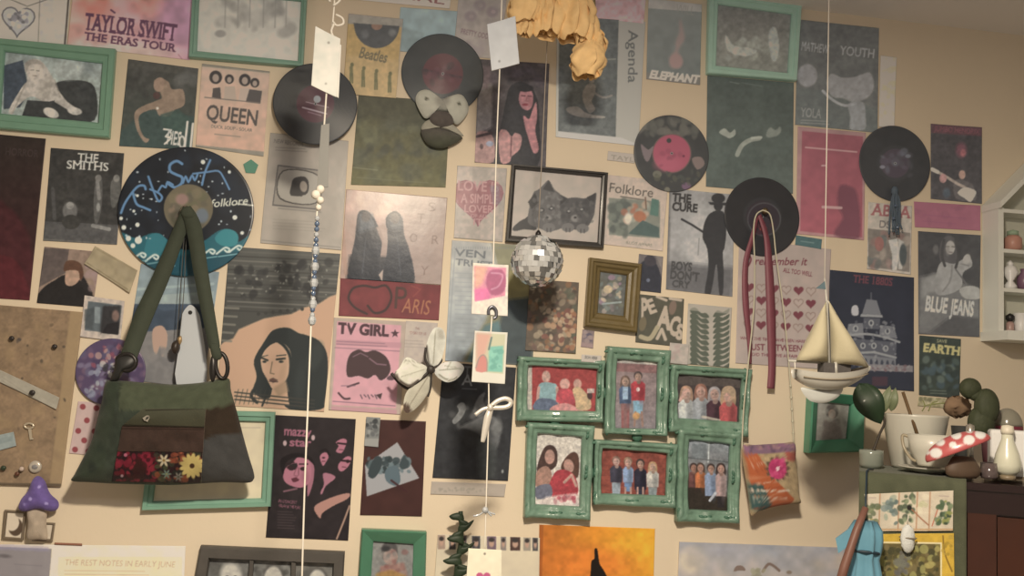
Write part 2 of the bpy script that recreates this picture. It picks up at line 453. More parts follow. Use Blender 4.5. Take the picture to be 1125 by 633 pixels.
# ---------------- top row
def s(c):
    c.f('#a29680').r(44, -15, 73, 60, '#978b80').l([(44, -5), (42, 46)], 1.2, '#6a5f55').l([(76, -10), (71, 52)], 2.2, '#3e352d')
    c.l([(8, -2), (30, 7), (62, -4)], 1.2, '#5a524a').heart(20, 22, 18, '#8c8480', rot=4).heart(20, 22, 18, '#4a4543', fill=False, w=1.6, rot=4)
    c.mott((10, 12, 30, 32), ['#4d4846', '#6b6462', '#a09890'], 3, 26, 4, .8).n(.05, 6)
po_('cream sheet with grey scribbled heart in the top corner', [(-4, -12), (78, -9), (73, 51), (-6, 44)], s, m_paper)
def s(c):
    c.g('#b5806f', '#a06f76', (80, 0), (210, 10)).e(104, 0, 18, 22, '#c06a58', 0, 12, .8).e(165, 4, 20, 14, '#b8705f', 0, 12, .7).e(196, 20, 22, 30, '#9b6c7c', 0, 14, .8).e(130, 58, 60, 12, '#b99a88', 0, 10, .9)
    c.n(.12, 12).t('TAYLOR SWIFT', (92, 32), (193, 45), 18, '#4a2a38', .03, serif=1.2).t('THE ERAS TOUR', (92, 43.5), (193, 57), 8.5, '#4a2a38', .03, serif=1.0)
    c.l([(122, 11), (126, 14)], 2, '#4a2a38').l([(196, 60), (200, 65)], 1, '#8a5a60')
po_('pink and coral tour poster with purple capitals, left of the wide green frame', [(81, -14), (214, -4), (208, 66), (74, 50)], s)
def s(c):
    c.f('#8a8d80').n(.1, 20)
    c.mott((5, 55, 115, 80), ['#7d8078', '#8f9286', '#6c7069'], 14, 12, 2, .6, 6).p([(4, 72), (25, 66), (32, 100), (22, 118), (4, 120)], '#3a3f44').p([(60, 92), (84, 88), (104, 96), (104, 132), (68, 132), (48, 112)], '#34332f', sp=4)
    c.p([(28, 70), (44, 66), (58, 86), (64, 106), (50, 112), (34, 106), (18, 118), (13, 126), (10, 120), (24, 96), (30, 88)], '#a99c8b', sp=4).e(38, 76, 9, 11, '#ab9c8a').p([(62, 98), (74, 112), (88, 122), (80, 126), (60, 112)], '#a39786', sp=3)
    c.e(38, 78, 5, 7, '#bcae9b', 0, 2, .9).l([(34, 77), (37, 77)], 1, '#6b6156').l([(40, 77.5), (43, 78)], 1, '#6b6156').l([(36, 83), (40, 83.4)], 1, '#7a6a5c').p([(27, 70), (36, 65), (47, 69), (48, 78), (44, 71), (33, 71), (29, 80)], '#8b7f70', .9, 1.5, 3).e(50, 98, 8, 14, '#948877', 20, 6, .7).l([(28, 92), (20, 110), (14, 124)], 2, '#8a7e6e', .7, 3).l([(60, 88), (66, 106)], 2, '#8b8070', .7)
    c.p([(30, 110), (60, 112), (80, 124), (70, 134), (24, 128)], '#33322e').e(56, 124, 9, 5, '#b3a795', 25).e(82, 122, 8, 4, '#b3a795', 10).e(76, 76, 16, 12, '#98998c', 0, 5).n(.1, 5)
frame('framed_picture', 'green framed black and white photo in the upper left corner', 'picture frame', [(-5, 44), (128.5, 56), (121.5, 153), (-9, 142)], [(7, 58), (113.5, 71), (109, 136), (2, 126)], '#60785f', s, 'green picture frames')
def s(c):
    c.f('#b0a48f').mott((240, -6, 320, 32), ['#958b7a', '#857c6e', '#a79b88', '#6f675b'], 6, 46, 9, .55, 4)
    for x in (248, 262, 275, 290, 303, 315): c.l([(x, -6), (x-1, 30)], 1.6, '#7a7265', .6)
    c.e(242, 37, 6, 4, '#7d7467', 0, 2).e(312, 36, 7, 6, '#8f8575', 0, 4).n(.05, 8)
frame('framed_picture', 'wide green frame with a pale faded drawing, along the top edge', 'picture frame', [(213, -16), (338, -4), (333.5, 75.5), (208.5, 65)], [(220, -8), (331, 3), (327.5, 68.5), (217, 57.5)], '#5f7460', s, 'green picture frames', photo='drawing')
def s(c):
    c.f('#443f35').r(131, 60, 220, 74, '#6e6552', 1, .11).g('#3f3b33', '#3c4236', (170, 70), (170, 165), .8).p([(131, 146), (160, 120), (214, 128), (212, 166), (128, 164)], '#36423a', .9, 3)
    c.mott((140, 75, 165, 110), ['#4a463d', '#38342d'], 6, 12, 5, .6, 3).mott((194, 78, 214, 100), ['#5c584e', '#4e4a42'], 7, 8, 6, .6, 4)
    c.p([(169, 90), (176, 86), (185, 90), (189, 98), (200, 98), (203, 106), (202, 116), (192, 121), (186, 128), (175, 127), (170, 120), (154, 126), (153, 138), (158, 150), (164, 153), (160, 157), (154, 150), (149, 138), (148, 124), (156, 117), (171, 111), (178, 106)], '#8a7058', sp=4)
    c.e(175, 93, 6, 8, '#93755d', 15).e(172, 105, 4, 4, '#4b342c').e(173, 119, 1.5, 1.5, '#d0c6ae').p([(176, 126), (196, 120), (208, 130), (206, 146), (180, 142)], '#3a4a3e', .8, 2)
    c.l([(180, 142), (188, 143), (182, 150), (188, 152), (181, 158)], 2, '#c6bfae').t('PIES', (183, 158), (198, 160), 15, '#c6bfae', .02).l([(206, 134), (203, 162)], 2.4, '#cdc6b5').e(200, 156, 4, 7, '#cdc6b5').e(200, 156, 2, 5, '#45493d').l([(212, 136), (209, 166)], 2.4, '#cdc6b5').n(.08, 4)
po_('dark poster of a bent dancer in a green dress', [(141, 65), (218, 75.5), (211, 165), (131, 160.5)], s, m_lam)
def s(c):
    c.g('#bfa487', '#c39a7a', (250, 70), (250, 165)).r(212, 159, 296, 176, '#8a7d67', 1, .1).r(222, 68, 300, 73, '#8a7c66', 1, .1).n(.05, 8)
    for x, y, r in ((237, 85, 7), (252, 87, 5), (269, 88, 6.5), (280, 91, 5)):
        c.e(x, y, r, r*1.05, '#38302b').e(x, y+.8, r*.5, r*.62, '#a58c77')
    c.p([(234, 97), (242, 96), (243, 109), (233, 107)], '#4a4038').p([(247, 95), (258, 95), (260, 111), (246, 110)], '#b39a80').p([(264, 97), (274, 97), (276, 112), (262, 111)], '#b8a087').p([(274, 98), (288, 100), (286, 114), (270, 112)], '#3f3833', .9)
    c.l([(225, 107), (285, 113)], 1, '#6b5c4e').t('QUEEN', (226, 131), (282, 138), 16.5, '#4a3f36', .022).t('DUCK SOUP - SOLAR', (232, 140.5), (277, 145), 3.6, '#5b4c40').lines(236, 272, 147.5, 3, 1, '#7a6857', 1.0, .8, .1)
po_('cream and peach band poster with four heads above large capitals', [(222, 70), (296.5, 78.5), (289.5, 172), (215, 161)], s, m_lam)
def s(c):
    c.f('#aa9f8c').t('SPECIAL', (396, -8), (488, 5), 9, '#6a3a34', .01).n(.05, 9)
po_('pale strip with dark letters cut by the top edge', [(383, -20), (496, -8), (494, 9.5), (383, -1)], s, m_paper)
def s(c):
    c.g('#86938c', '#75847f', (470, 8), (470, 60)).p([(440, 30), (466, 36), (462, 60), (438, 58)], '#66706a', .7, 4).n(.08, 8)
po_('grey teal sheet half hidden above the black record', [(440, 8), (502.5, 12.5), (498, 62), (436, 56)], s)
def s(c):
    c.f('#908170').r(378, 18, 444, 25, '#86806f', .6, .06).n(.04, 10)
    c.p([(380, 26), (441, 30), (435, 108), (376, 103)], '#a98449').p([(380, 60), (440, 66), (435, 108), (376, 103)], '#ad8a55', .8, 6)
    c.p([(388, 24)]+[(414+25*math.cos(t), 27+26*math.sin(t)) for t in np.linspace(3.05, -.02, 22)], '#43413d').e(414, 28, 6, 5, '#85604a').p([(384, 17), (444, 22), (444, 29), (384, 25)], '#8f8370')
    c.e(401, 38, 4, 5, '#57544f', 0, 3).e(431, 36, 4, 4, '#6a675f', 0, 3)
    c.t('Beatles', (394, 63), (424, 69), 12, '#5d5036', .02, .1, 1)
    for x, y in ((399, 84), (413, 87), (428, 90), (386, 80)):
        c.l([(x, y-6), (x, y+2)], 3.6, '#57512e', .9).e(x+.8, y-9, 1.9, 2.2, '#57512e').l([(x-.9, y+1), (x-1.1, y+11)], 1.8, '#57512e').l([(x+1, y+1), (x+1.2, y+11)], 1.8, '#57512e')
    c.n(.06, 4)
po_('mustard yellow print with half a black disc and four small upright figures', [(383, 15), (443, 21), (435, 108), (377, 103)], s)
def s(c):
    c.f('#8f7f70').n(.06, 6)
    for x, y in ((527, 6), (541, 13), (517, 18)): c.e(x, y, 6.5, 6, '#766360', 0, 3, .8).e(x+1, y, 2.5, 2, '#8f7870')
    c.mott((508, 0, 548, 32), ['#84756a', '#7b6d62'], 4, 12, 3, .5, 3).t('PRETTY ODD', (506, 37), (536, 43), 6, '#6b4f4f', .01).mott((501, 46, 546, 64), ['#84726a', '#76645f'], 5, 12, 8, .5, 4)
po_('dusty rose print with three round faces behind the hanging tag', [(504, -10), (557, -4), (549, 65), (499, 61)], s)
def s(c):
    c.f('#54544d').n(.1, 14)
    for a, b in (((628, 75), (640, 73)), ((648, 66), (676, 65))): c.l([a, b], 1.4, '#8a8574', .8)
    c.p([(646, 92), (654, 94), (653, 104), (650, 112), (654, 120), (647, 124), (641, 112), (640, 102)], '#85796a', sp=4).l([(650, 100), (662, 107), (672, 105)], 2.4, '#7d7265', .9, 3).p([(622, 119), (634, 117), (642, 123), (650, 126), (664, 128), (662, 130), (640, 129), (626, 125)], '#8c8070', sp=3).e(650, 88, 3, 4, '#857869').n(.1, 3)
    c.p([(680, 10), (712, 14), (704, 170), (676, 166)], '#a09684').p([(606, 143.5), (682, 151), (704, 160), (704, 170), (606, 160)], '#b0a595').p([(606, 10), (614.5, 10), (613, 160), (606, 160)], '#aaa08d')
    c.t('Agenda', (690.5, 33), (690, 91), 10.5, '#57554e', .008)
po_('white edged dance poster with two pale bodies on black', [(612, 17), (709, 24), (701.5, 160.5), (610.5, 150.5)], s)
def s(c): c.f('#9c706b').n(.12, 5).l([(645, 17), (708, 23)], 1, '#a98078', .5)
po_('plain dusty pink card cut by the top edge', [(645, -12), (710, -6), (707, 26), (643, 19)], s, m_paper, name='card', cat='card')
def s(c):
    c.g('#6c6b60', '#54544c', (740, 10), (740, 80)).r(709, -5, 772, 9, '#94897a', 1, .07).n(.06, 9).t('WILL', (742, 14), (762, 17), 10, '#7c7466', 0, 0, .8)
    c.p([(747, 20), (751, 34), (752, 44), (745, 56), (750, 68), (746, 75), (737, 74), (735, 64), (742, 55), (742, 46), (746, 36)], '#85695d', .8, 4, 3).e(743, 67, 7, 8, '#86645a', 0, 3, .8)
    c.r(709, 79, 770, 96, '#5b5348', 1, .1).t('ELEPHANT', (713, 85.5), (767, 91.5), 8.5, '#c0b6a0', .05, .2)
po_('grey green print with a pinkish flask and slanted white capitals', [(712.5, -2), (771, 5), (769, 93.5), (710, 87)], s)
def s(c):
    c.f('#5f5a4d').g('#585147', '#645f50', (825, 20), (825, 82), .8).mott((795, 40, 855, 65), ['#7f7b6c', '#74705f', '#858070', '#6a6456'], 5, 30, 4, .6, 3).p([(845, 34), (852, 30), (856, 50), (853, 66), (848, 66), (845, 50)], '#8d8a7c', .8, 2, 3).p([(797, 38), (806, 50), (820, 52), (832, 56), (820, 62), (800, 56)], '#969180', .8, 2, 3).n(.1, 5)
frame('framed_picture', 'faded pale green frame with a dim brown photo, top right', 'picture frame', [(777, -6), (878, 7.5), (872.5, 90.5), (775, 82.5)], [(787.5, 6), (868, 17), (864, 81.5), (785, 73.5)], '#748370', s, 'green picture frames')
def s(c):
    c.f('#454a3f').n(.06, 14).mott((780, 150, 868, 200), ['#4c5347', '#3d4339'], 12, 12, 3, .4, 6)
    c.l([(802, 90), (812, 92)], 1, '#6c7061', .8).l([(815, 91), (838, 95)], 1, '#6c7061', .5)
    c.p([(790, 145), (796, 141), (802, 146), (807, 142), (808, 148), (802, 152), (797, 150), (793, 148)], '#8e8c78', sp=3).l([(810, 170), (815, 160), (824, 154), (834, 152)], 5, '#8c8a76', .9, 4).l([(826, 152), (836, 151)], 3, '#9a9782').p([(842, 146), (846, 140), (852, 143), (857, 139), (858, 145), (852, 150), (843, 151)], '#7f7f6d', .8, 2, 3).n(.06, 4)
po_('large dark green poster with pale hands, under the faded green frame', [(777, 83), (872, 91), (871, 213), (775.5, 205)], s)
def s(c):
    c.f('#4a4740').n(.07, 10).p([(875, 96), (906, 100), (964, 120), (964, 146), (874, 138)], '#44453e', .8, 3).t('MATHEW', (880, 55), (910, 59), 9.5, '#7a746b', .02).t('YOUTH', (922, 60), (960, 64), 10, '#7a746b', .02)
    c.e(887, 83, 11, 12.5, '#77706a', 0, 2, .85).p([(908, 92), (913, 81), (924, 85), (937, 85), (946, 82), (956, 80), (960, 90), (958, 102), (948, 110), (936, 112), (926, 108), (914, 106)], '#777069', .85, 2, 4).l([(904, 100), (915, 110), (928, 116), (940, 114)], 3, '#88817a', .8, 4).p([(932, 114), (948, 112), (951, 128), (950, 142), (934, 142), (934, 128)], '#75706a', .8, 2, 3)
    c.t('YOLA', (879, 128), (902, 130), 10, '#716c62', .02, 0, .8).lines(880, 918, 132, 3, 2, '#716c62', 1, .7).n(.08, 4)
po_('tall dark grey poster with dim figures beside the ceiling line', [(877, 21.5), (965.5, 31), (964, 146), (873.5, 137)], s)
def s(c):
    c.f('#a18c76').mott((966, 62, 985, 140), ['#a8805f', '#988270', '#a6957e', '#b0845f'], 3.4, 40, 5, .7, 2)
po_('narrow peach strip of tiny pictures right of the dark grey poster', [(967.5, 61), (985, 63), (982.5, 141), (965.5, 139)], s, m_paper, name='picture_strip', cat='picture strip')

# ---------------- second row
def s(c):
    c.f('#2f2320').g('#30261f', '#371a19', (20, 150), (10, 330)).p([(-10, 225), (10, 228), (24, 244), (34, 270), (34, 330), (-20, 330)], '#471f1f', .7, 5, 4).p([(-10, 285), (14, 284), (28, 306), (30, 332), (-20, 332)], '#551f20', .7, 3, 4).t('HORROR', (6, 170), (42, 173), 8, '#4a3a34', .01, 0, .6).n(.1, 6)
po_('tall maroon and black poster cut by the left edge', [(-8, 147), (50.5, 152.5), (32.5, 330), (-24, 327)], s)
def s(c):
    c.f('#38342e').n(.12, 7).r(45, 243, 132, 268, '#55504a', .8, .05).p([(46, 262), (130, 268), (130, 274), (46, 270)], '#605a50')
    c.t('THE', (85, 177), (108, 178.5), 9, '#c5beae', .015, serif=.9).t('SMITHS', (73, 185), (119, 188), 9, '#c5beae', .015, serif=.9)
    c.l([(58, 208), (60, 240)], 4, '#4f4a44', .8).p([(106, 194), (112, 196), (112, 224), (108, 244), (104, 244), (103, 220)], '#57524a', sp=3).e(108, 196, 3.4, 4, '#7a7266').l([(107, 200), (109, 218)], 4, '#7d766b').p([(122, 200), (131, 196), (132, 214), (126, 228), (122, 224)], '#5b564d', sp=3).e(128, 196, 3.5, 4, '#7b7468').e(77, 232, 8, 10, '#6b655c', 0, 2).e(77, 226, 4, 4, '#8a8377').e(78, 244, 10, 8, '#3a362f').l([(102, 248), (120, 252)], 4, '#8b8478', .9).e(108, 228, 2, 5, '#8a8478').n(.1, 3)
po_('black and white band photo poster left of the big painted record', [(56, 162.5), (136.5, 168.5), (128.5, 269), (47.5, 264.5)], s, m_gloss)
def s(c):
    c.f('#ae9c84').n(.03, 10).t('NEW RECORDS', (301, 157), (333, 161), 4.5, '#6b6052', .005).lines(303, 345, 162, 3, 2, '#7a6e5f', 1, .7)
    c.p([(305, 181), (355, 187), (352, 231), (299, 226)], '#5a5148').p([(306, 182.5), (354, 188.5), (351, 229.5), (300.5, 224.5)], '#9a8a75').p([(310.5, 187.5), (350, 192.5), (347.5, 223.5), (307, 218.5)], '#40382f', sp=5).p([(311.4, 188.4), (349, 193.5), (346.6, 222.6), (308.1, 217.2)], '#ad9e87', sp=5)
    c.p([(323, 196), (334, 194), (339, 200), (338, 212), (330, 215), (319, 214), (320, 204)], '#3a332c', sp=4).e(333.5, 205, 4, 6, '#a8937b', -8).p([(322, 210), (332, 213), (332, 216), (319, 215)], '#3a332c')
    c.l([(306, 229), (352, 233)], 1.6, '#8a7d6b').lines(300, 360, 241, 3.4, 4, '#93846f', .8, .6, .06).l([(288, 264), (374, 272)], 1, '#8a7c69')
po_('cream laminated poster with a drawing of an old television', [(297, 146), (383, 155), (375, 275), (286, 267)], s, m_lam)
def s(c):
    c.f('#574f30').g('#4b452c', '#625a33', (440, 108), (440, 205)).mott((390, 110, 490, 200), ['#5f5b3c', '#4a4733', '#68633f', '#55523b'], 9, 40, 6, .5, 5).p([(392, 108), (496, 112), (494, 130), (440, 138), (410, 128), (392, 132)], '#433e2a', .7, 8, 4).mott((400, 160, 480, 172), ['#3e3b2c', '#484533'], 5, 12, 3, .6, 3).n(.1, 5).l([(388, 184), (415, 187)], 1, '#8b8560', .6).l([(392, 195), (470, 201)], 1, '#7b7553', .5)
po_('dark olive landscape poster under the black record', [(394, 104), (495, 112), (489.5, 206), (385.5, 203)], s, m_paper)
def s(c):
    c.f('#4a403c').mott((524, 66, 600, 110), ['#57494a', '#3b3432', '#5f5350', '#463c3a'], 6, 40, 6, .7, 3).p([(525, 90), (541, 92), (540, 140), (523, 150)], '#9b8d82', .8, 4).p([(524, 70), (540, 74), (536, 98), (525, 96)], '#7b6360', .7, 3)  # pale left strip is sheen painted into the print
    c.p([(560, 96), (570, 90), (582, 94), (590, 108), (592, 128), (590, 184), (544, 182), (552, 130), (556, 110)], '#2c2826', sp=4).p([(572, 100), (578, 97), (585, 102), (585, 114), (581, 121), (574, 119), (570, 110)], '#a56765', sp=4).e(577, 115, 3.4, 1.4, '#7e2f34').l([(573, 105), (577, 105.4)], 1.2, '#4a2a2a').l([(580, 105.6), (584, 106)], 1.2, '#4a2a2a').l([(579, 106), (578, 111), (580, 111.5)], .9, '#8a4d4c').e(583, 112, 2.5, 6, '#8f5452', 0, 2, .7).l([(585, 128), (583, 142), (588, 160)], 1, '#8c5350', .8).e(577, 97, 9, 4, '#262220')
    c.p([(575, 127), (581, 131), (584, 124), (589, 112), (590, 130), (588, 144), (592, 164), (586, 168), (580, 150), (577, 140)], '#ad6c68', sp=3)
    c.p([(523, 148), (530, 144), (538, 146), (543, 156), (542, 178), (522, 178)], '#a5786c', sp=3).e(529, 161, 2, 3, '#5a403b').e(538, 158, 4, 3, '#8c8a94').l([(524, 150), (540, 146)], 3, '#4a3834').p([(548, 146), (556, 143), (562, 150), (566, 146), (573, 150), (571, 164), (562, 172), (560, 178), (550, 178)], '#b0796f', sp=3).l([(562, 150), (561, 172)], 1.4, '#6b4340').n(.1, 3)
po_('dark collage poster of a woman with red lips holding her cheek', [(526, 65), (603.5, 70), (599.5, 184), (521.5, 178.5)], s, m_lam)
def s(c):
    c.f('#b29f89').r(500, 180, 519, 214, '#bfae96', .7).heart(525, 219, 26.5, '#9b5a58').heart(525, 219, 27.5, '#8d4a4e', fill=False, w=1.4).n(.06, 4)
    for tx, a, b, h in (('LOVE IS', (503, 209), (548, 211), 11), ('A SIMPLE', (506, 222.5), (547, 224), 10), ('LOVER', (510, 233), (542, 234), 8), ('OF ALL', (517, 239), (536, 240), 4), ('IT', (520, 247), (530, 247.5), 7)):
        c.t(tx, a, b, h, '#c08b82', .015)
    c.p([(538, 204), (549, 204), (550, 224), (542, 226)], '#7f7379', .5, 3).l([(500, 262), (550, 264)], 1, '#8a7a66', .6)
po_('cream laminated print of a red heart filled with lettering', [(502.5, 182), (557, 185), (552, 266), (498.5, 261.5)], s, m_lam)
def s(c):
    c.f('#b7a58d').n(.03, 8)
    fur, dk = '#5a534b', '#37322d'
    c.p([(563, 251), (570, 244), (577, 240), (584, 236), (590, 252), (576, 252), (566, 254)], dk, sp=3)
    c.p([(586, 212), (592, 208), (598, 202), (603, 198), (609, 208), (616, 214), (622, 226), (624, 240), (618, 250), (604, 254), (590, 250), (580, 244), (582, 226)], fur, sp=4).p([(596, 208), (603, 198), (609, 211), (603, 210)], dk).p([(580, 222), (588, 212), (592, 222), (584, 230)], dk)
    c.p([(617, 222), (624, 218), (632, 217), (642, 218), (648, 216), (655, 212), (654, 226), (652, 238), (644, 250), (628, 252), (618, 244), (615, 232)], '#4b453f', sp=4).p([(644, 217), (655, 212), (652, 226)], dk).p([(615, 226), (616, 214), (624, 218)], dk)
    for x, y in ((595, 231), (606, 229), (625, 232), (639, 230)): c.e(x, y, 3.2, 2.4, '#2b2724').e(x, y, 1.6, 1.2, '#9c9284')
    for x, y in ((601, 240), (632, 240)): c.e(x, y, 5, 4, '#81786c', 0, 2).e(x, y-1, 1.6, 1.2, '#2f2a26')
    for x, y in ((603, 250), (624, 250), (640, 251)): c.e(x, y, 7, 5, '#6c645a').l([(x-2, y+1), (x-2, y+5)], .8, dk).l([(x+2, y+1), (x+2, y+5)], .8, dk)
    c.mott((584, 212, 620, 246), ['#6f675d', '#49433c', '#7c7468'], 2.4, 46, 3, .6).mott((618, 220, 652, 246), ['#5f584f', '#3d3833'], 2.4, 40, 4, .6)
frame('framed_picture', 'black framed drawing of two kittens behind the disco ball', 'picture frame', [(561.5, 181.5), (666.5, 191), (661.5, 273.5), (554.5, 266)], [(566, 186.5), (660, 195.5), (655.5, 267), (561, 259.5)], '#2e2924', s, 'framed pictures', photo='drawing', coat=.2)
def s(c): c.f('#b3a089').t('TAYL', (671, 175), (696, 178), 5, '#85755f', 0, 0, .9)
po_('small cream strip with spaced letters under the dance poster', [(668, 166), (698, 169.5), (697, 179.5), (667, 176)], s, m_paper, name='paper_strip', cat='paper strip')
def s(c):
    c.f('#bfab91').n(.02, 8).t('Folklore', (669, 211), (717, 217), 10.5, '#57493c', .004).l([(682, 216), (708, 220)], 1.6, '#6e5f4e').r(669, 217.5, 725, 258, '#7d7a66', 1, .07)
    c.mott((670, 220, 690, 258), ['#55574a', '#6d6f5c', '#474a41'], 5, 22, 3, .8, 2).mott((686, 224, 712, 246), ['#b08c6c', '#c3a384', '#a35f42', '#8d8f7a'], 4, 26, 5, .8, 2).e(703, 238, 7, 6, '#a8613f', 20, 2).e(690, 240, 4, 6, '#cdbfa5', 0, 2).p([(706, 242), (724, 250), (724, 261), (690, 257)], '#45544a').p([(716, 218), (724, 220), (723, 238), (714, 236)], '#4c6a58').l([(709, 217), (710, 230)], 1.4, '#6b4a35')
    c.t('ILLICIT AFFAIRS', (688, 268), (716, 271), 3, '#75664f').n(.04, 4)
po_('cream page with a woodland picture right of the kittens', [(667, 192), (734, 199), (728, 276), (663.5, 268.5)], s, m_paper)
def s(c):
    c.f('#9a9186').n(.1, 16).e(770, 262, 20, 36, '#b8afa1', 0, 14, .9).e(752, 252, 14, 14, '#aaa195', 0, 9, .8).p([(730, 288), (806, 294), (804, 328), (730, 320)], '#5a544f', .9, 8).p([(730, 206), (737, 206), (734, 320), (730, 320)], '#57514b', .8, 3)
    c.t('THE', (738, 221), (759, 223), 9, '#2e2924', .045).t('CURE', (738, 231), (766, 233.5), 9, '#2e2924', .045)
    bk = '#2e2a27'
    c.e(789, 218, 7.5, 5.5, bk).p([(778, 222), (800, 223), (799, 226), (780, 225)], bk).e(789, 226, 5, 6, bk).p([(781, 234), (789, 231), (796, 235), (798, 252), (796, 272), (794, 278), (795, 300), (794, 322), (790, 323), (787, 290), (781, 322), (774, 322), (778, 296), (777, 274), (772, 262), (773, 248), (777, 238)], bk, sp=3).l([(749, 241), (760, 247), (774, 256)], 2.4, bk).l([(768, 262), (767, 280)], 1.2, '#7d756c', .8)
    c.t('BOYS', (737, 296), (760, 298), 9, '#3d3833', .04).t("DON'T", (736, 306), (768, 309), 9, '#3d3833', .04).t('CRY', (738, 315), (758, 317), 7.5, '#3d3833', .04).n(.06, 4)
po_('misty grey poster with a black silhouette holding a guitar', [(735.5, 207), (807, 214), (804.5, 326), (731.5, 318)], s, m_gloss)
def s(c):
    c.f('#b09b86').p([(881, 144), (948, 150), (947, 261), (879, 254)], '#904448').g('#8b4549', '#983f45', (914, 150), (914, 255), .5).n(.05, 8)
    c.p([(922, 205), (932, 204), (942, 214), (944, 262), (916, 258), (926, 240), (920, 226)], '#5c2c33', .8, 4, 3).l([(885, 162), (941, 167)], 1.6, '#c49a8e', .8).l([(904, 227.5), (924, 228.5)], 3, '#b78a80', .9).l([(903, 182), (907, 182)], 1.6, '#b98d84')
po_('plain crimson poster with a few small white words', [(876.5, 139), (951, 146), (949, 264), (874.5, 257)], s, m_paper)
def s(c):
    c.f('#332d2a').n(.1, 6).r(1023, 130, 1080, 146, '#4c2a2b', .8, .07).t('JUMBO HENDRIX', (1026, 144), (1076, 148), 6, '#6e3537', .01, 0, .8)
    c.e(1056, 165, 6, 8, '#653439', 0, 4, .8).e(1058, 168, 3, 4, '#8a4a48', 0, 2).e(1057, 192, 3.6, 5, '#96705c').p([(1049, 198), (1064, 200), (1070, 206), (1072, 220), (1050, 218)], '#4a413b', sp=3).l([(1024, 187), (1034, 191), (1052, 202), (1064, 208)], 3, '#8a7664').l([(1024, 186), (1030, 189)], 4, '#b8ab96').e(1036, 196, 4, 5, '#9a6a60').p([(1052, 212), (1060, 206), (1072, 210), (1070, 217), (1066, 222), (1060, 218)], '#beb39d', sp=3).e(1040, 212, 4, 5, '#3c4144', 0, 3).n(.1, 3)
po_('dark poster of a musician with a white guitar, right of the last record', [(1022.5, 136), (1078.6, 140), (1078.6, 224), (1022.5, 218.5)], s)
def s(c): c.f('#8a4650').mott((1006, 226, 1074, 250), ['#82424c', '#924c56', '#7a3e48'], 4, 24, 4, .5, 2).l([(1014, 236), (1060, 240)], 1, '#7d3a4f', .6).l([(1014, 243), (1050, 246)], 1, '#7d3a4f', .5)
po_('bright pink card between the guitarist and the seated woman posters', [(1004, 221.5), (1077, 226), (1077, 253.5), (1005, 249.5)], s, m_paper, name='card', cat='card')
def s(c):
    c.f('#ac9a83').n(.03, 8).t('ABBA', (957, 236), (1000, 240), 12.5, '#8e4a45', .02, serif=1).t('DS', (966, 250), (978, 251), 8, '#5c5048', .01)
    c.p([(953, 251), (1000, 256), (999, 299), (954, 293)], '#6f6152').mott((955, 255, 998, 294), ['#7c5a4c', '#57564c', '#8f7c68', '#4a4a42', '#86685a'], 5, 30, 7, .8, 2).p([(976, 264), (986, 262), (988, 280), (985, 297), (980, 297), (980, 280)], '#b5aa98').p([(987, 262), (993, 266), (991, 296), (987, 296)], '#a89c8a').e(966, 268, 5, 8, '#8a5447').e(992, 280, 4, 12, '#3d3f3a').n(.08, 4)
po_('cream poster with red capitals behind the blue tassel', [(954, 222), (1002, 226.5), (1000.5, 302), (952.5, 295.5)], s, m_gloss)
def s(c):
    c.f('#37332f').n(.08, 8).p([(1010, 304), (1030, 300), (1076, 318), (1076, 371), (1009, 367)], '#6c665d', .8, 5).p([(1020, 366), (1046, 346), (1076, 350), (1076, 372)], '#3a3632', .8, 5)
    c.p([(1036, 262), (1044, 259), (1050, 264), (1053, 276), (1052, 288), (1047, 298), (1034, 290), (1032, 274)], '#4a443f', sp=3).e(1044, 272, 5, 7.5, '#a09484').p([(1034, 288), (1048, 290), (1064, 282), (1068, 292), (1058, 300), (1056, 316), (1040, 324), (1028, 322), (1028, 304)], '#8f877b', sp=4).e(1062, 285, 4, 6, '#9c9182', 20).l([(1050, 296), (1066, 318)], 1.6, '#57514a').p([(1054, 318), (1066, 314), (1077, 318), (1077, 328), (1060, 328)], '#9a9182', sp=3).e(1028, 274, 3, 5, '#5b554d', 0, 2).mott((1012, 306, 1030, 328), ['#7c756b', '#8a8377'], 6, 10, 4, .6, 4)
    c.l([(1039, 271), (1042.5, 271)], 1, '#4a443d').l([(1046, 271), (1049, 271.5)], 1, '#4a443d').l([(1042.5, 277), (1046, 277.3)], 1, '#5f4f48').e(1041, 275, 2, 5, '#857a6d', 0, 2, .7).l([(1037, 264), (1035, 280), (1038, 292)], 3, '#39342f', 1, 4).l([(1050, 264), (1053, 280), (1050, 294)], 3, '#39342f', 1, 4).l([(1046, 292), (1044, 308), (1036, 320)], 2, '#6d665d', .8, 4).l([(1056, 290), (1064, 292)], 1.4, '#6d665d', .8)
    c.t('BLUE', (1016, 341), (1040, 344), 16, '#b5ab9a', .04).t('JEANS', (1043, 344.5), (1069, 347.5), 16, '#b5ab9a', .04).n(.06, 4)
po_('black and white poster of a seated woman left of the white shelf', [(1008.5, 254), (1077.3, 258.5), (1076, 370.5), (1009, 367)], s)

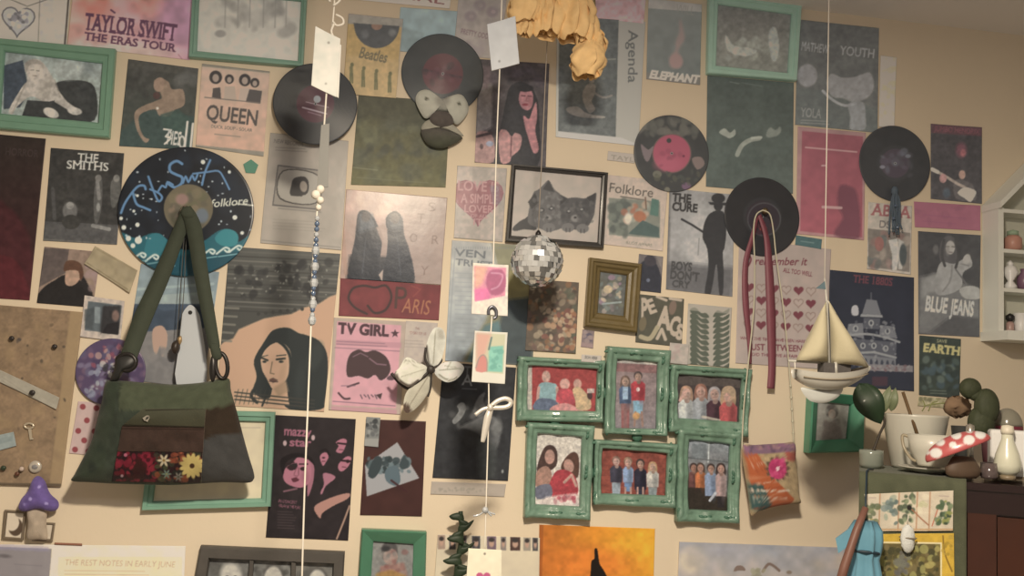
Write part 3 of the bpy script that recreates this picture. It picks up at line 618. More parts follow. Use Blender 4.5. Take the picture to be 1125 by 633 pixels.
# ---------------- third row
def s(c):
    c.f('#8f765d').p([(44, 272), (76, 274), (72, 300), (42, 316)], '#3c3833').g('#8f6f60', '#a28068', (80, 275), (108, 330), .4)
    c.p([(42, 334), (46, 318), (60, 308), (72, 302), (88, 308), (98, 318), (102, 337)], '#26211d', sp=3).p([(88, 296), (102, 322), (100, 326), (90, 316)], '#2a2420').p([(72, 300), (74, 292), (80, 288), (88, 292), (88, 306), (80, 314), (72, 312)], '#b08a6d', sp=3).p([(70, 298), (72, 288), (80, 286), (89, 290), (92, 302), (88, 308), (86, 298), (76, 297)], '#5d3d2b', sp=3).n(.08, 4).mott((94, 290, 108, 320), ['#a6857a', '#93756a'], 4, 10, 2, .6, 2)
po_('small photo of a brown haired person in a black coat', [(49, 271), (111, 277), (102, 338), (40.5, 333)], s, name='photo_print', cat='photo')
def s(c): c.f('#a58e66').n(.08, 7).l([(107, 274), (148, 297)], 1, '#8a744f', .8).l([(96, 289), (140, 318)], 1.4, '#7f6a47', .8).mott((100, 276, 146, 316), ['#9a8460', '#b09971'], 5, 16, 2, .5, 4)
po_('tan kraft paper scrap at the lower left of the big painted record', [(105, 270.5), (151, 297), (142.5, 322), (93, 290)], s, m_paper, name='paper_scrap', cat='paper scrap', curl=.003)
def s(c):
    c.g('#8d9894', '#94a09a', (200, 290), (190, 330)).p([(150, 326), (235, 320), (233, 336), (146, 336)], '#a9b0a3').r(140, 334, 235, 366, '#48535e').p([(140, 340), (164, 334), (180, 342), (235, 334), (232, 362), (138, 364)], '#3b434b', .8, 2).g('#7c766b', '#8f8378', (190, 362), (185, 430), 0.0)
    c.p([(136, 366), (232, 360), (224, 430), (132, 424)], '#857b70').n(.06, 6).p([(168, 362), (178, 358), (184, 368), (182, 386), (178, 392), (176, 380), (172, 390), (168, 382)], '#c09a7c', sp=3).mott((150, 380, 210, 420), ['#94877a', '#786f66'], 5, 20, 3, .6, 3).l([(150, 318), (234, 312)], 3, '#b6beb2', .7)
po_('beach photo with pale surf seen between the bag straps', [(155, 290), (241, 299), (223, 427), (134, 417)], s)
def s(c):
    c.f('#cda57a').g('#5d584b', '#4b463b', (310, 275), (300, 340), 1)
    for k in range(14): c.l([(250, 276+k*5), (372, 282+k*5)], 1.6, ['#6d6656', '#3d382f', '#857c69'][k % 3], .7)
    c.mott((255, 288, 362, 330), ['#34302a', '#4a453b', '#2c2823'], 5, 60, 3, .7, 2).mott((258, 290, 360, 328), ['#8a836f', '#a29a84'], 1.2, 40, 5, .8)
    c.p([(236, 384), (246, 376), (256, 372), (262, 362), (276, 356), (290, 350), (306, 347), (320, 345), (334, 338), (350, 334), (362, 326), (374, 322), (374, 470), (230, 470)], '#cda57a', 1, 2)
    for k in range(7): c.e(284+k*8, 345-k*.9, 2, 2, '#3d382f')
    for k in range(5): c.l([(243, 338+k*9), (262-k*2, 339+k*9)], 2.4, '#857b66', .8)
    dk = '#2b2c26'
    c.p([(290, 376), (300, 363), (316, 360), (328, 366), (336, 368), (350, 374), (359, 388), (360, 412), (357, 440), (352, 450), (318, 450), (306, 436), (290, 438), (278, 430), (282, 414), (279, 396)], dk, sp=4)
    c.p([(287, 392), (296, 380), (308, 376), (318, 384), (320, 398), (316, 414), (308, 426), (300, 428), (293, 416), (288, 406)], '#d0aa80', sp=4).p([(300, 424), (314, 420), (318, 446), (296, 440)], '#cda57a')
    c.l([(287, 393), (294, 396)], 2, dk).l([(304, 395), (313, 394)], 2.2, dk).e(290.5, 397.5, 2.2, 1.3, dk).e(309, 397.5, 2.6, 1.4, dk).l([(299, 398), (297, 410), (301, 411)], 1.2, '#7a5f44', .9).p([(295, 417), (300, 415), (306, 418), (300, 421)], '#6d4a3a').l([(300, 372), (312, 380), (319, 394), (318, 420)], 3.4, dk, 1, 4).l([(290, 382), (283, 400), (284, 420), (276, 434), (282, 442)], 3.6, dk, 1, 4).l([(286, 424), (292, 434), (288, 446)], 2, dk, 1, 4).e(312, 408, 4, 12, '#c09a70', 12, 5, .7).p([(300, 427), (314, 418), (317, 430), (306, 436)], '#b08a64', .8, 3).l([(288, 392), (294, 390.5)], 1, dk, .8).l([(304, 391), (314, 390)], 1.2, dk, .9).l([(296, 419), (305, 419.6)], 1, '#4a2f28').e(346, 392, 8, 16, '#3a3c34', 20, 5, .6).e(330, 420, 6, 20, '#383a33', 5, 5, .5)
    for k in range(3): c.l([(258, 431+k*4), (345, 440+k*4)], 1.6, '#3b352b', .9)
    for k in range(8): c.l([(262+k*5, 428), (258+k*5, 444)], 1, '#3b352b', .6)
po_('tan poster of a long haired woman below a dark striped crowd', [(252, 271), (374, 279), (356, 452.5), (237, 445)], s, m_lam)
def s(c):
    c.g('#b9937a', '#a58570', (380, 215), (480, 260)).e(412, 222, 30, 22, '#d2b79c', 0, 16, .9).n(.05, 10)  # soft pale oval is lamp glare put into the print colour
    c.p([(393, 236), (400, 231), (408, 236), (414, 246), (420, 262), (416, 300), (424, 314), (384, 308), (386, 282), (390, 262)], '#1b1c1f', sp=4).p([(424, 240), (434, 232), (442, 240), (444, 258), (450, 276), (454, 312), (420, 310), (424, 286), (426, 262)], '#18191c', sp=4)
    c.p([(384, 280), (452, 284), (456, 316), (380, 310)], '#101114', .9, 4).p([(394, 234), (408, 234), (414, 250), (394, 256)], '#5e6466', .6, 6).p([(426, 238), (442, 238), (442, 254), (428, 252)], '#555a5c', .5, 6).l([(402, 262), (398, 300)], 1.4, '#35373a', .7).l([(436, 258), (440, 302)], 1.4, '#35373a', .7).e(402, 238, 5, 6, '#4b403a', 0, 2).e(434, 240, 5, 6, '#54453b', 0, 2).p([(413, 250), (421, 246), (426, 252), (420, 268)], '#b08a72', .9, 2).p([(416, 302), (421, 296), (420, 310)], '#b49880')
    for ch, x, y in (('S', 470, 232), ('T', 458, 244), ('O', 450, 266), ('R', 474, 268), ('Y', 462, 302)): c.t(ch, (x, y), (x+8, y+.6), 10, '#7a5a47', .0, 0, .9)
    c.l([(372, 212), (380, 300)], 5, '#b27a5a', .4)
po_('peach poster of a couple seen from behind in dark clothes', [(380.5, 208), (491.5, 217.5), (484.5, 313), (373.5, 306)], s, m_lam)
def s(c):
    c.f('#7a2a28').n(.08, 8).l([(403, 345), (390, 338), (383, 328), (388, 317), (400, 314), (412, 316), (424, 314), (430, 326), (424, 340), (412, 344), (404, 336)], 2.6, '#38201c', 1, 6)
    c.t('P', (433, 339), (446, 340), 25, '#4a2a22', .0).t('ARIS', (441, 343), (471, 346), 16, '#b5673f', .0, .1).l([(452, 314), (462, 318), (454, 326)], 1.4, '#963b30', .8)
po_('red card with a sideways heart and a city name in orange', [(374, 306), (484.5, 313.5), (482, 352), (372, 347)], s, m_paper)
def s(c):
    c.f('#bfa98e').p([(370.5, 353), (441, 357.5), (435, 449), (364.5, 445)], '#d8a0a0').n(.03, 9).t('TV GIRL', (371, 366), (427, 369.5), 11.5, '#4b2b2e', .05).r(369, 373, 441, 379, '#c48c8e', .8, .05).lines(370, 438, 375, 3, 2, '#8a5a62', .8, .7).l([(368, 382), (439, 386)], 1, '#94636b', .7)
    st = [(434+5*(1 if k % 2 == 0 else .42)*math.sin(k*math.pi/5), 366.5-5*(1 if k % 2 == 0 else .42)*math.cos(k*math.pi/5)) for k in range(10)]; c.p(st, '#4b2b2e')
    c.p([(381, 400), (385, 389), (394, 384), (402, 387), (412, 385), (424, 392), (429, 404), (426, 413), (418, 418), (412, 412), (404, 416), (394, 413), (382, 414)], '#432a28', sp=4).l([(388, 392), (396, 388), (404, 392)], 1.2, '#8f636a', .8).l([(406, 394), (414, 400), (424, 401)], 1.4, '#8f636a', .9).p([(425, 415), (434, 410), (436, 416), (428, 418)], '#5a3a3d', sp=3)
    c.l([(382, 425), (394, 421)], 2, '#4b2b2e').l([(375, 424), (390, 424)], .8, '#8a5f66').l([(372, 432), (378, 438), (384, 438)], 2.2, '#4b2b2e', 1, 3)
    for k in range(6): c.l([(396+k*4, 434), (398+k*4, 438-k % 2*2)], 1.2, '#54343a', .9)
    c.p([(413, 434), (420, 432), (418, 439)], '#432a28').l([(366, 441), (434, 446)], 1, '#7d525a', .8).r(364, 446, 436, 452, '#c88e90', .8, .06)
po_('pink poster with a star and a dark bob haircut above closed eyes', [(367, 349), (446, 353.5), (440, 455.5), (361, 450.5)], s, m_paper)
def s(c): c.f('#c3b29b').t('THE', (456, 362), (461, 362.5), 2.6, '#9a6a58').t('STORY OF US', (450, 367), (468, 368.5), 3, '#a0604f').lines(445, 470, 374, 3.5, 3, '#a08a74', .7, .6).n(.03, 5)
po_('small white page with tiny red words behind the white butterfly', [(446, 352.5), (481, 355), (475, 409), (441, 405)], s, m_paper, name='paper_page', cat='page')
def s(c):
    c.f('#b9b4a6').g('#bab3a2', '#a5a8a2', (500, 265), (500, 395)).p([(540, 266), (594, 271), (585, 402), (508, 397), (534, 352), (548, 300)], '#8d835a', 1, 5).p([(556, 318), (588, 320), (585, 402), (536, 400), (550, 350)], '#3a4240', .95, 6).p([(512, 398), (532, 358), (548, 352), (552, 372), (542, 399)], '#5c7c79', .9, 4).p([(542, 300), (566, 296), (586, 310), (586, 326), (552, 330)], '#a4904f', .8, 5).n(.08, 8)
    c.t('VEN', (499, 281), (533, 284), 8, '#5d5f5d', .015, 0, .9).t('TRUST', (500, 291), (541, 295), 7, '#5d5f5d', .015, 0, .9)
    for k in range(18): c.l([(500, 300+k*5), (530-k*.6, 301+k*5)], .8, '#86888a', .4)
    for k in range(26): c.l([(499+k*2.6, 271.5), (499+k*2.6, 273.5)], .8, '#77797a', .6)
    c.l([(500, 276), (492, 390)], 1.2, '#8b8c88', .5)
po_('pale map like poster with olive and teal shapes behind the hung cards', [(496.5, 264), (592, 271), (585, 402), (489, 396.5)], s, m_gloss)
def s(c):
    c.f('#5b4936').mott((580, 308, 634, 388), ['#7d6246', '#93795a', '#4a3a2b', '#8a5a36', '#a88d69', '#6b4b3b', '#55513a'], 3.6, 170, 11, .85, 1.2).mott((598, 340, 632, 384), ['#a4673f', '#b88a60', '#c0a077', '#7b4534'], 3, 60, 4, .9).n(.06, 4)
po_('dense brown floral print below the disco ball', [(582, 306.5), (636, 310.5), (632.5, 388.5), (577, 385)], s, m_paper)
def s(c):
    c.f('#5e5a4e').mott((655, 300, 690, 345), ['#5c5545', '#6d6a52', '#4f4b40'], 5, 20, 3, .8, 2).mott((660, 304, 682, 342), ['#a58f7a', '#c0ab86', '#7b6a62', '#8c7f63', '#6f7366', '#94717a'], 3, 36, 6, .9).e(668, 318, 5, 4.5, '#c4ae82').e(672, 305, 4, 3, '#94757a').l([(662, 334), (682, 332)], 2, '#9aa092')
frame('framed_picture', 'chunky gold frame with a small flower picture', 'picture frame', [(646, 284), (703, 291), (697.5, 366), (640.5, 359)], [(659, 299), (688, 303), (684.5, 347.5), (656, 344)], '#6b5733', s, 'framed pictures', prof=[(0, 0), (0, .018), (.1, .022), (.25, .022), (.35, .018), (.55, .017), (.7, .012), (.9, .010), (1, .006), (1, 0)], th=.022, rough=.4, noise=.25)
def s(c): c.f('#6d6058').p([(700, 296), (708, 286), (716, 285), (724, 296), (727, 322), (698, 320)], '#2c2a2e', sp=3).p([(708, 284), (714, 280), (720, 284), (720, 291), (710, 292)], '#3b3334', sp=3).e(712, 308, 2, 2, '#6b6d78').p([(720, 280), (728, 282), (727, 296)], '#8b7a6c', .8).n(.08, 4)
po_('small photo of a person in a dark hooded top right of the gold frame', [(702, 279), (728.5, 282), (726, 322), (698.5, 319)], s, name='photo_print', cat='photo')
def s(c):
    c.f('#4a4330').n(.06, 6); w_ = '#bda888'
    c.t('P', (704.5, 350), (711.5, 350), 22, w_, .045).t('E', (714, 345), (722, 342), 15, w_, .045).t('A', (720, 360), (737, 362), 24, w_, .05).t('C', (734, 367), (745, 369), 20, w_, .05).t('S', (742, 372), (750, 373), 16, w_, .05)
    c.l([(704, 370), (714, 372), (722, 360)], 5, '#b09a70', 1, 4).l([(722, 372), (727, 362), (731, 373)], 3.6, w_).e(706, 356, 4, 8, '#6e5c3d', 10).e(739, 338, 4, 8, '#7b5f4a', 10).l([(722, 326), (732, 330)], 3, w_).l([(736, 328), (748, 330)], 3, w_)
po_('square dark olive card with cream letters and fruit', [(700, 323), (751.5, 328.5), (749, 381.5), (698, 376)], s, m_paper, name='card', cat='card')
def s(c):
    c.f('#b2a289').n(.03, 8); g = '#51533f'
    for k in range(11):
        y = 340+k*6
        c.p([(758, y), (764, y-2), (770, y+4), (776, y+4), (779, y+9), (772, y+9), (766, y+5), (760, y+5)], g, 1, 1, 3).p([(783, y+8), (788, y+1), (794, y+3), (801, y-1), (800, y+4), (793, y+7), (788, y+8)], g, 1, 1, 3)
    c.p([(757, 335), (803, 338), (802, 345), (757, 341)], '#b2a289', .6)
po_('cream sheet with a wavy green leaf pattern', [(756, 333.5), (804, 338), (801, 404), (753, 400)], s, m_paper)
def s(c):
    c.f('#b09682').n(.03, 10); r_ = '#6e2a2e'
    c.l([(818, 286), (822, 281), (825, 285), (822, 292), (818, 294)], 2, r_, 1, 4)
    c.t('remember it', (829, 291), (886, 291.5), 8.5, r_, .015, .25).t('ALL TOO WELL', (860, 299), (892, 304), 5, r_, .015)
    for i in range(4):
        for j in range(6):
            x, y = 823+j*13.6+i*-.2, 315.5+i*13.6+j*.9
            if (i+j) % 2 == 0: c.heart(x, y, 5.6, r_)
            else: c.heart(x, y, 5.2, '#8d6a58', .9, False, 1)
    c.t('WHEN THE TIMES HAVE BEEN HARD', (813, 373), (886, 377), 3.4, r_, .01).t('JUST BETWEEN US', (822, 384.5), (894, 387), 7, r_, .02).t('DID THE LOVE AFFAIR MAIM', (826, 391), (890, 394), 3.4, r_, .01)
po_('cream poster with rows of dark red hearts behind the red ribbon', [(812, 262), (913, 274), (906, 406), (808, 399)], s, m_paper)
def s(c): c.f('#3b5651').l([(880, 265), (894, 267)], 1, '#7a8f83', .7).n(.05, 4)
po_('small dark teal label under the ribboned record', [(874.5, 258.5), (903, 263), (902, 274), (873.5, 269)], s, m_paper, name='label_card', cat='card')
def s(c):
    c.f('#23232a').n(.06, 12).t('THE 1880S', (937, 310), (980, 314), 8, '#6a3134', .02, serif=.8); g0, g1, g2 = '#6f6b69', '#8f8a82', '#4c4a4d'
    c.l([(957, 322), (957, 330)], 1.6, g2).p([(952, 329), (963, 330), (968, 346), (947, 345)], g0).p([(946, 345), (969, 346), (970, 349), (945, 348)], g1).p([(949, 349), (967, 350), (966, 362), (948, 361)], g2).p([(932, 356), (948, 355), (949, 372), (930, 368)], g0).p([(967, 357), (982, 359), (986, 372), (966, 370)], g0)
    c.l([(930, 369), (950, 367), (970, 370), (988, 376)], 2.4, g1, 1, 4).p([(936, 372), (985, 376), (984, 394), (938, 390)], g2).l([(940, 388), (960, 387), (984, 393)], 2.4, g1).p([(944, 390), (984, 394), (984, 408), (946, 404)], g0)
    for k in range(6): c.e(951+k*6, 398+k*.5, 1.6, 4, '#34343a')
    for x, y in ((940, 361), (957, 355), (975, 364), (948, 380), (960, 380), (973, 383)): c.e(x, y, 3, 3.5, '#9a948a').e(x, y, 1.4, 2, '#3a393e')
    c.mott((934, 352, 984, 404), ['#7d7975', '#5b585a', '#918b83'], 1.6, 70, 4, .6).p([(948, 400), (1003, 402), (1003, 409), (946, 407)], '#7b706b').mott((950, 401, 1002, 408), ['#8e827a', '#6d4f4c'], 1.6, 34, 3, .8)
    c.p([(936, 337), (942, 336), (943, 346), (936, 346)], '#b2aaa2', sp=3).r(958, 414, 975, 424, '#45282b', .8)
po_('navy poster with a grey Victorian house', [(911.5, 296.5), (1004, 305), (1004, 430), (908, 423)], s)
def s(c):
    c.f('#2e3328').n(.12, 5).t('EARTH', (1014, 386), (1054, 390.5), 9, '#b8a865', .05, serif=.8).t('SAVE', (1029, 376), (1040, 377), 3.4, '#a59a6b', .01).mott((1012, 394, 1052, 428), ['#454f43', '#3d4a4a', '#596151', '#262b23'], 4, 40, 4, .8, 2).lines(1022, 1044, 429, 3, 2, '#7d8069', .8, .7).r(1010, 434.5, 1055, 440, '#c0b29b', 0, .05)
po_('small dark green poster with yellow capitals above the plant pot', [(1010, 368.5), (1055.5, 372.5), (1054, 438), (1009.5, 434)], s)
def s(c): c.f('#a79568').mott((1008, 436, 1050, 448), ['#6f6440', '#8c7c4c', '#c2b283'], 2.4, 26, 3, .8)
po_('narrow yellow strip under the dark green poster', [(1009.5, 435.5), (1050, 439), (1049, 449.5), (1008, 446)], s, m_paper, name='paper_strip', cat='paper strip')
def s(c): c.f('#8a7168').mott((641, 364, 650, 376), ['#5a4f5a', '#a88a7c', '#7b5560'], 3, 14, 2, .8).p([(638, 376), (652, 378), (651, 384), (637, 382)], '#a88478')
po_('tiny portrait photo under the gold frame', [(640, 362), (653, 364), (651.5, 383), (638, 381)], s, name='photo_print', cat='photo')
def s(c): c.f('#b9a891').n(.05, 3).mott((737, 378, 752, 396), ['#c4b49d', '#a99880', '#b58f80'], 3, 12, 3, .5, 2)
po_('small blank cream note above the top right collage photo', [(736, 376.5), (757, 378.5), (755.5, 401), (734.5, 399)], s, m_paper, name='paper_note', cat='note')

# ---------------- lower rows
def s(c):
    c.f('#c0ae98').r(90, 330, 134, 370, '#4a4a46', 0).p([(97, 331), (134, 335.5), (130, 367), (93, 363)], '#5e625f').p([(93, 340), (104, 338), (102, 362), (93, 361)], '#474946', .8, 2).r(104, 337, 110, 355, '#8d918b', .8, .1).p([(113, 336), (133, 336), (130, 367), (110, 366)], '#2b2522', .85, 3).e(127, 347, 4, 6, '#7f6152', 0, 2).p([(118, 356), (131, 354), (130, 368), (112, 366)], '#26211f').n(.08, 4)
po_('white bordered instant photo left of the bag strap', [(93, 324.5), (137, 331), (132, 375.5), (88, 370)], s, name='instant_photo', cat='photo')
def s(c):
    c.f('#c4a695').n(.02, 6)
    for x, y in ((91, 447), (106, 448.5), (95.5, 462), (113, 458), (86, 473.5), (104, 474), (92.5, 484), (82.5, 494), (97, 496)): c.e(x, y, 3.2, 3.2, '#94403f')
po_('pale pink paper with red dots beside the corkboard', [(86, 441), (124, 443), (104, 501), (76, 498)], s, m_paper, name='paper_sheet', cat='paper')
def s(c):
    c.f('#2c2321').n(.1, 8); pk = '#b97079'
    c.t('mazzy', (312, 478), (342, 480), 10, '#a5606b', .03).t('star', (318, 490), (342, 491), 9, '#a5606b', .03).e(313, 487, 2, 3, '#c2a29a').e(344, 481, 2, 3, '#c2a29a')
    c.p([(320, 510), (328, 502), (338, 504), (342, 516), (340, 530), (330, 536), (316, 532), (311, 524), (314, 514)], pk, sp=4).p([(318, 511), (326, 509), (326, 515), (318, 517)], '#2c2321', sp=3).e(333, 516, 2, 1.6, '#3a2526').p([(320, 526), (326, 524), (328, 528), (322, 530)], '#6a3238').l([(328, 514), (328, 522)], 1, '#7c474e').p([(338, 504), (345, 512), (344, 530), (338, 546), (338, 524)], pk, .9, 1, 3).l([(312, 540), (326, 537)], 2, '#8a5a5e', .9, 3)
    c.e(319, 514, 4, 2.2, '#33201f', 8).e(333, 515, 3.4, 2, '#33201f', -4).l([(314, 510), (323, 508)], 1.4, '#2c1c1b').l([(329, 510), (338, 510)], 1.4, '#2c1c1b').l([(326, 514), (323, 522), (327, 523)], 1, '#8a4c54', .9, 3).p([(320, 527), (324, 525.5), (329, 527), (324, 530)], '#5f2a30', 1, 1, 3).e(335, 524, 4, 6, '#a05d66', 0, 4, .7).p([(308, 506), (318, 499), (330, 498), (342, 503), (347, 516), (344, 510), (336, 504), (324, 503), (314, 509), (311, 522)], '#1d1615', 1, 1.2, 4)
    c.p([(352, 500), (358, 497), (361, 502), (358, 508), (355, 512), (352, 506)], pk, sp=3).p([(369, 486), (376, 482), (381, 484), (379, 492), (375, 498), (369, 496), (372, 490)], pk, sp=3).p([(372, 510), (380, 502), (386, 503), (383, 512), (376, 518), (372, 516)], pk, sp=3).e(382, 507, 2, 2, '#33211f').p([(355, 520), (366, 522), (368, 526), (358, 534), (354, 543), (352, 541), (356, 532)], '#b37078', sp=3)
    c.e(355.5, 503, 1.6, 1, '#3a2022').l([(354, 507), (357, 507)], .9, '#5a2c31').l([(371, 487), (380, 488)], 2, '#2b1a1a').l([(373, 494), (377, 494.5)], .9, '#5a2c31').l([(375, 506), (385, 507)], 2.2, '#2b1a1a').l([(376, 513), (380, 513.5)], .9, '#5a2c31').l([(352, 496), (358, 494), (362, 500)], 2.4, '#1d1615', 1, 3)
    c.p([(346, 556), (356, 550), (372, 544), (384, 542), (382, 548), (366, 556), (354, 564), (352, 570), (346, 562)], '#bb8570', sp=3).l([(384, 556), (378, 572), (370, 592)], 2, '#b0876c').p([(386, 526), (390, 524), (389, 532)], pk)
    c.t('IN CONCERT', (306, 552), (326, 554), 3.4, '#a5606b', .01).t('HALAH & THE FLAX', (306, 557), (330, 559.5), 3.4, '#a5606b', .01).lines(305, 326, 562, 3, 7, '#5d4843', .7, .7)
po_('black concert poster with pink faces left of the maroon print', [(302.5, 456), (391, 460.5), (382.5, 594), (292, 590.5)], s)
def s(c):
    c.f('#46261f').n(.06, 12).p([(436.5, 486), (460.5, 525.5), (403, 545.5), (401, 511)], '#ada59c')
    c.mott((405, 503, 450, 520), ['#3c4644', '#55625f', '#2e3634', '#6e7b78'], 3.4, 50, 5, .9).p([(404, 520), (412, 502), (420, 504), (418, 516), (410, 526)], '#39413f', sp=3).p([(424, 516), (436, 512), (440, 528), (434, 534), (424, 528)], '#5d6b6c', sp=3).l([(430, 528), (446, 540)], 2.4, '#42201e', .9).e(444, 510, 5, 6, '#3e4745', 30)
po_('maroon print with a tilted white picture of a dark plant', [(402, 460.5), (468, 463), (463.5, 567.5), (395.5, 566)], s)
def s(c): c.f('#8a8578').mott((403, 462, 415, 480), ['#55534c', '#6d6a62', '#a39d8f', '#3e3d39'], 2.4, 30, 4, .9).r(400, 482, 417, 491, '#a59d8d')
po_('small black and white photo on the corner of the maroon print', [(402.5, 458), (418, 459), (415.5, 491.5), (400, 490)], s, name='photo_print', cat='photo')
def s(c):
    c.f('#2f2d2b').n(.1, 9).t('T', (509, 414), (517, 414.5), 12, '#77736d', .01, 0, .8).t('A', (507, 423), (519, 424), 12, '#8a857c', .01).lines(508, 528, 427, 3, 1, '#77736d', 1, .7)
    c.p([(502, 446), (508, 442), (512, 448), (508, 458), (500, 466), (497, 462), (504, 452)], '#8a857b', sp=3).p([(526, 436), (533, 431), (531, 440), (534, 450), (528, 458), (520, 456), (521, 446)], '#7d7870', .9, 2, 4).p([(504, 470), (520, 462), (532, 456), (546, 460), (550, 474), (546, 492), (536, 494), (530, 480), (516, 472)], '#6f6b64', .85, 3, 4).e(546, 470, 6, 9, '#8c877c', 10, 3, .7).p([(524, 480), (546, 490), (544, 526), (524, 524)], '#4a4a44', .8, 6).mott((490, 440, 552, 480), ['#57534d', '#7b766d'], 3, 16, 4, .6, 3).n(.1, 4)
    c.e(552, 518, 1.2, 2, '#9a958a')
po_('black poster of pale dancing figures under the hung cards', [(487, 398), (567, 404), (558, 528.5), (475, 525)], s)
def s(c):
    c.f('#bba98f').mott((478, 536, 538, 541), ['#9d8c76'], 1.4, 30, 3, .5)
po_('narrow cream caption strip under the black dancers', [(474, 529), (556, 532), (554, 546), (473, 543)], s, m_paper, name='paper_strip', cat='paper strip')
def s(c):
    c.f('#dcc8a6').n(.02, 10)
    for k, (x, w_) in enumerate(((485, 8), (497, 7), (509, 7), (523, 9), (540, 10), (553, 6), (566, 11), (579, 8), (588, 6))):
        c.r(x-w_/2, 588+k*.35, x+w_/2, 603.5+k*.25, ['#b08f74', '#59504b', '#6a5c58', '#4c4746', '#7d6266', '#948272', '#54392f', '#a8967c', '#57504a'][k], 1)
        c.e(x, 596+k*.3, w_*.28, 4, '#c49a7c', 0, 1.5).e(x, 592+k*.3, w_*.32, 2.4, '#3d332e', 0, 1.5)
po_('cream board with a row of tiny portraits along its top edge', [(481, 587), (593, 591), (592, 660), (476, 656)], s, m_paper, name='photo_board', cat='photo board', d=.006)
def s(c):
    c.g('#b8692c', '#dd9232', (594, 600), (700, 585)).e(700, 600, 34, 24, '#eaa838', 0, 24, .9).e(660, 588, 24, 12, '#dc8a30', 0, 14, .6).e(650, 620, 48, 18, '#dc7a32', 0, 16, .8).n(.07, 7).l([(594, 579), (592, 650)], 6, '#8d4a24', .5)
    c.p([(653, 604), (656, 603), (657.5, 612), (659, 620), (664, 628), (668, 640), (650, 640), (649, 626), (650, 616), (653, 614)], '#1f1712', 1, 1, 3)
po_('bright orange print with a small black silhouette', [(592.5, 576.5), (719.5, 581), (717.5, 660), (591.5, 656)], s, m_paper, fade=0, gain=1.12)
def s(c):
    c.g('#a39a94', '#b7a795', (830, 597), (830, 640)).e(760, 616, 16, 14, '#c8b696', 0, 9, .8).e(800, 607, 40, 5, '#a8a09f', 0, 4, .7).e(845, 606, 18, 6, '#8f9398', 0, 5, .8).e(872, 604, 12, 6, '#8d8b96', 0, 5, .8).e(915, 618, 20, 10, '#bfab90', 0, 8, .8).mott((760, 600, 920, 640), ['#b3a79b', '#a89f99', '#c2b29d'], 12, 24, 4, .4, 8).n(.05, 9)
    c.p([(806, 628), (809, 622), (816, 622), (819, 627), (812, 627)], '#7d6250', .9, 1, 3).l([(838, 628), (844, 620), (850, 622), (856, 627)], 3, '#7a604e', .9, 3).mott((826, 625, 840, 636), ['#a59a76', '#94896a'], 3, 10, 3, .7).e(867, 629, 3, 2, '#8a7560')
po_('cloudy sky landscape canvas along the bottom edge', [(746.5, 595.5), (929, 602), (927, 665), (744, 660)], s, m_art, name='canvas_painting', cat='painting', d=.004, th=.003)
def s(c):
    c.f('#e8d5b0').p([(-20, 600), (57, 603), (52, 660), (-20, 660)], '#8d8079').p([(-20, 596), (54, 600), (54, 606), (-20, 603)], '#94889a', .5, 3).r(64, 612, 200, 660, '#e6cca0', .8)
    c.e(5, 611, 7, 2, '#6a5f5a', 5, 2).n(.03, 12).t('THE REST NOTES IN EARLY JUNE', (71, 621), (192, 623.5), 6.5, '#b59c78', .0, .1, .9).lines(71, 185, 627, 4, 3, '#b59c78', .8, .7, .01).l([(16, 620), (46, 622)], 1.2, '#7a6f6a', .5)
po_('wide white bordered page with faint writing, bottom left', [(-12, 598), (204, 600), (201, 662), (-16, 660)], s, m_paper, d=.003)
def s(c): c.f('#8f5a40')
po_('thin reddish stick along the top edge of the white bordered page', [(60, 596.3), (90, 597.4), (90, 599.8), (60, 598.6)], s, m_paper, name='wooden_stick', cat='stick', d=.005, th=.002, curl=0)

# ---------------- records
def rec(label_c, lr, extra=None, base='#2c2a27'):
    def f(c, cx, cy_, r):
        c.f(base).n(.05, 10)
        c.e(cx, cy_, r*.5, r*.5, '#34312e', 0, 2, .5).e(cx, cy_, r*lr, r*lr, label_c)
        if extra: extra(c, cx, cy_, r)
        c.e(cx, cy_, r*.02+.5, r*.02+.5, '#8a8478')
    return f
VG = 'vinyl records on the wall'
def rec_(label, cx, cy_, r, fn): return disc('vinyl_record', label, 'record', cx, cy_, r, lambda c: fn(c, cx, cy_, r), VG)
def x1(c, cx, cy_, r):
    c.e(cx+2, cy_-5, 4, 4, '#8c8a86').l([(cx-10, cy_-2), (cx+14, cy_+4)], 1, '#9a7f80', .8).l([(cx-14, cy_+4), (cx+12, cy_+11)], 1.6, '#b09a9a', .8).l([(cx-8, cy_+9), (cx+6, cy_+13)], 1, '#8a6a70', .8)
rec_('black record with plum label behind the hanging paper tag', 346.5, 114, 45, rec('#45262a', .46, x1))
def x2(c, cx, cy_, r): c.l([(cx-22, cy_-4), (cx+20, cy_+4)], 3, '#3a2c2c', .8).mott((cx-20, cy_-10, cx+18, cy_+18), ['#5f3a3b', '#4f3132', '#382b2a'], 4, 22, 4, .6, 2)
rec_('black record with dull red label above the cream ornament', 486.5, 81, 44.5, rec('#54302f', .5, x2, '#34332f'))
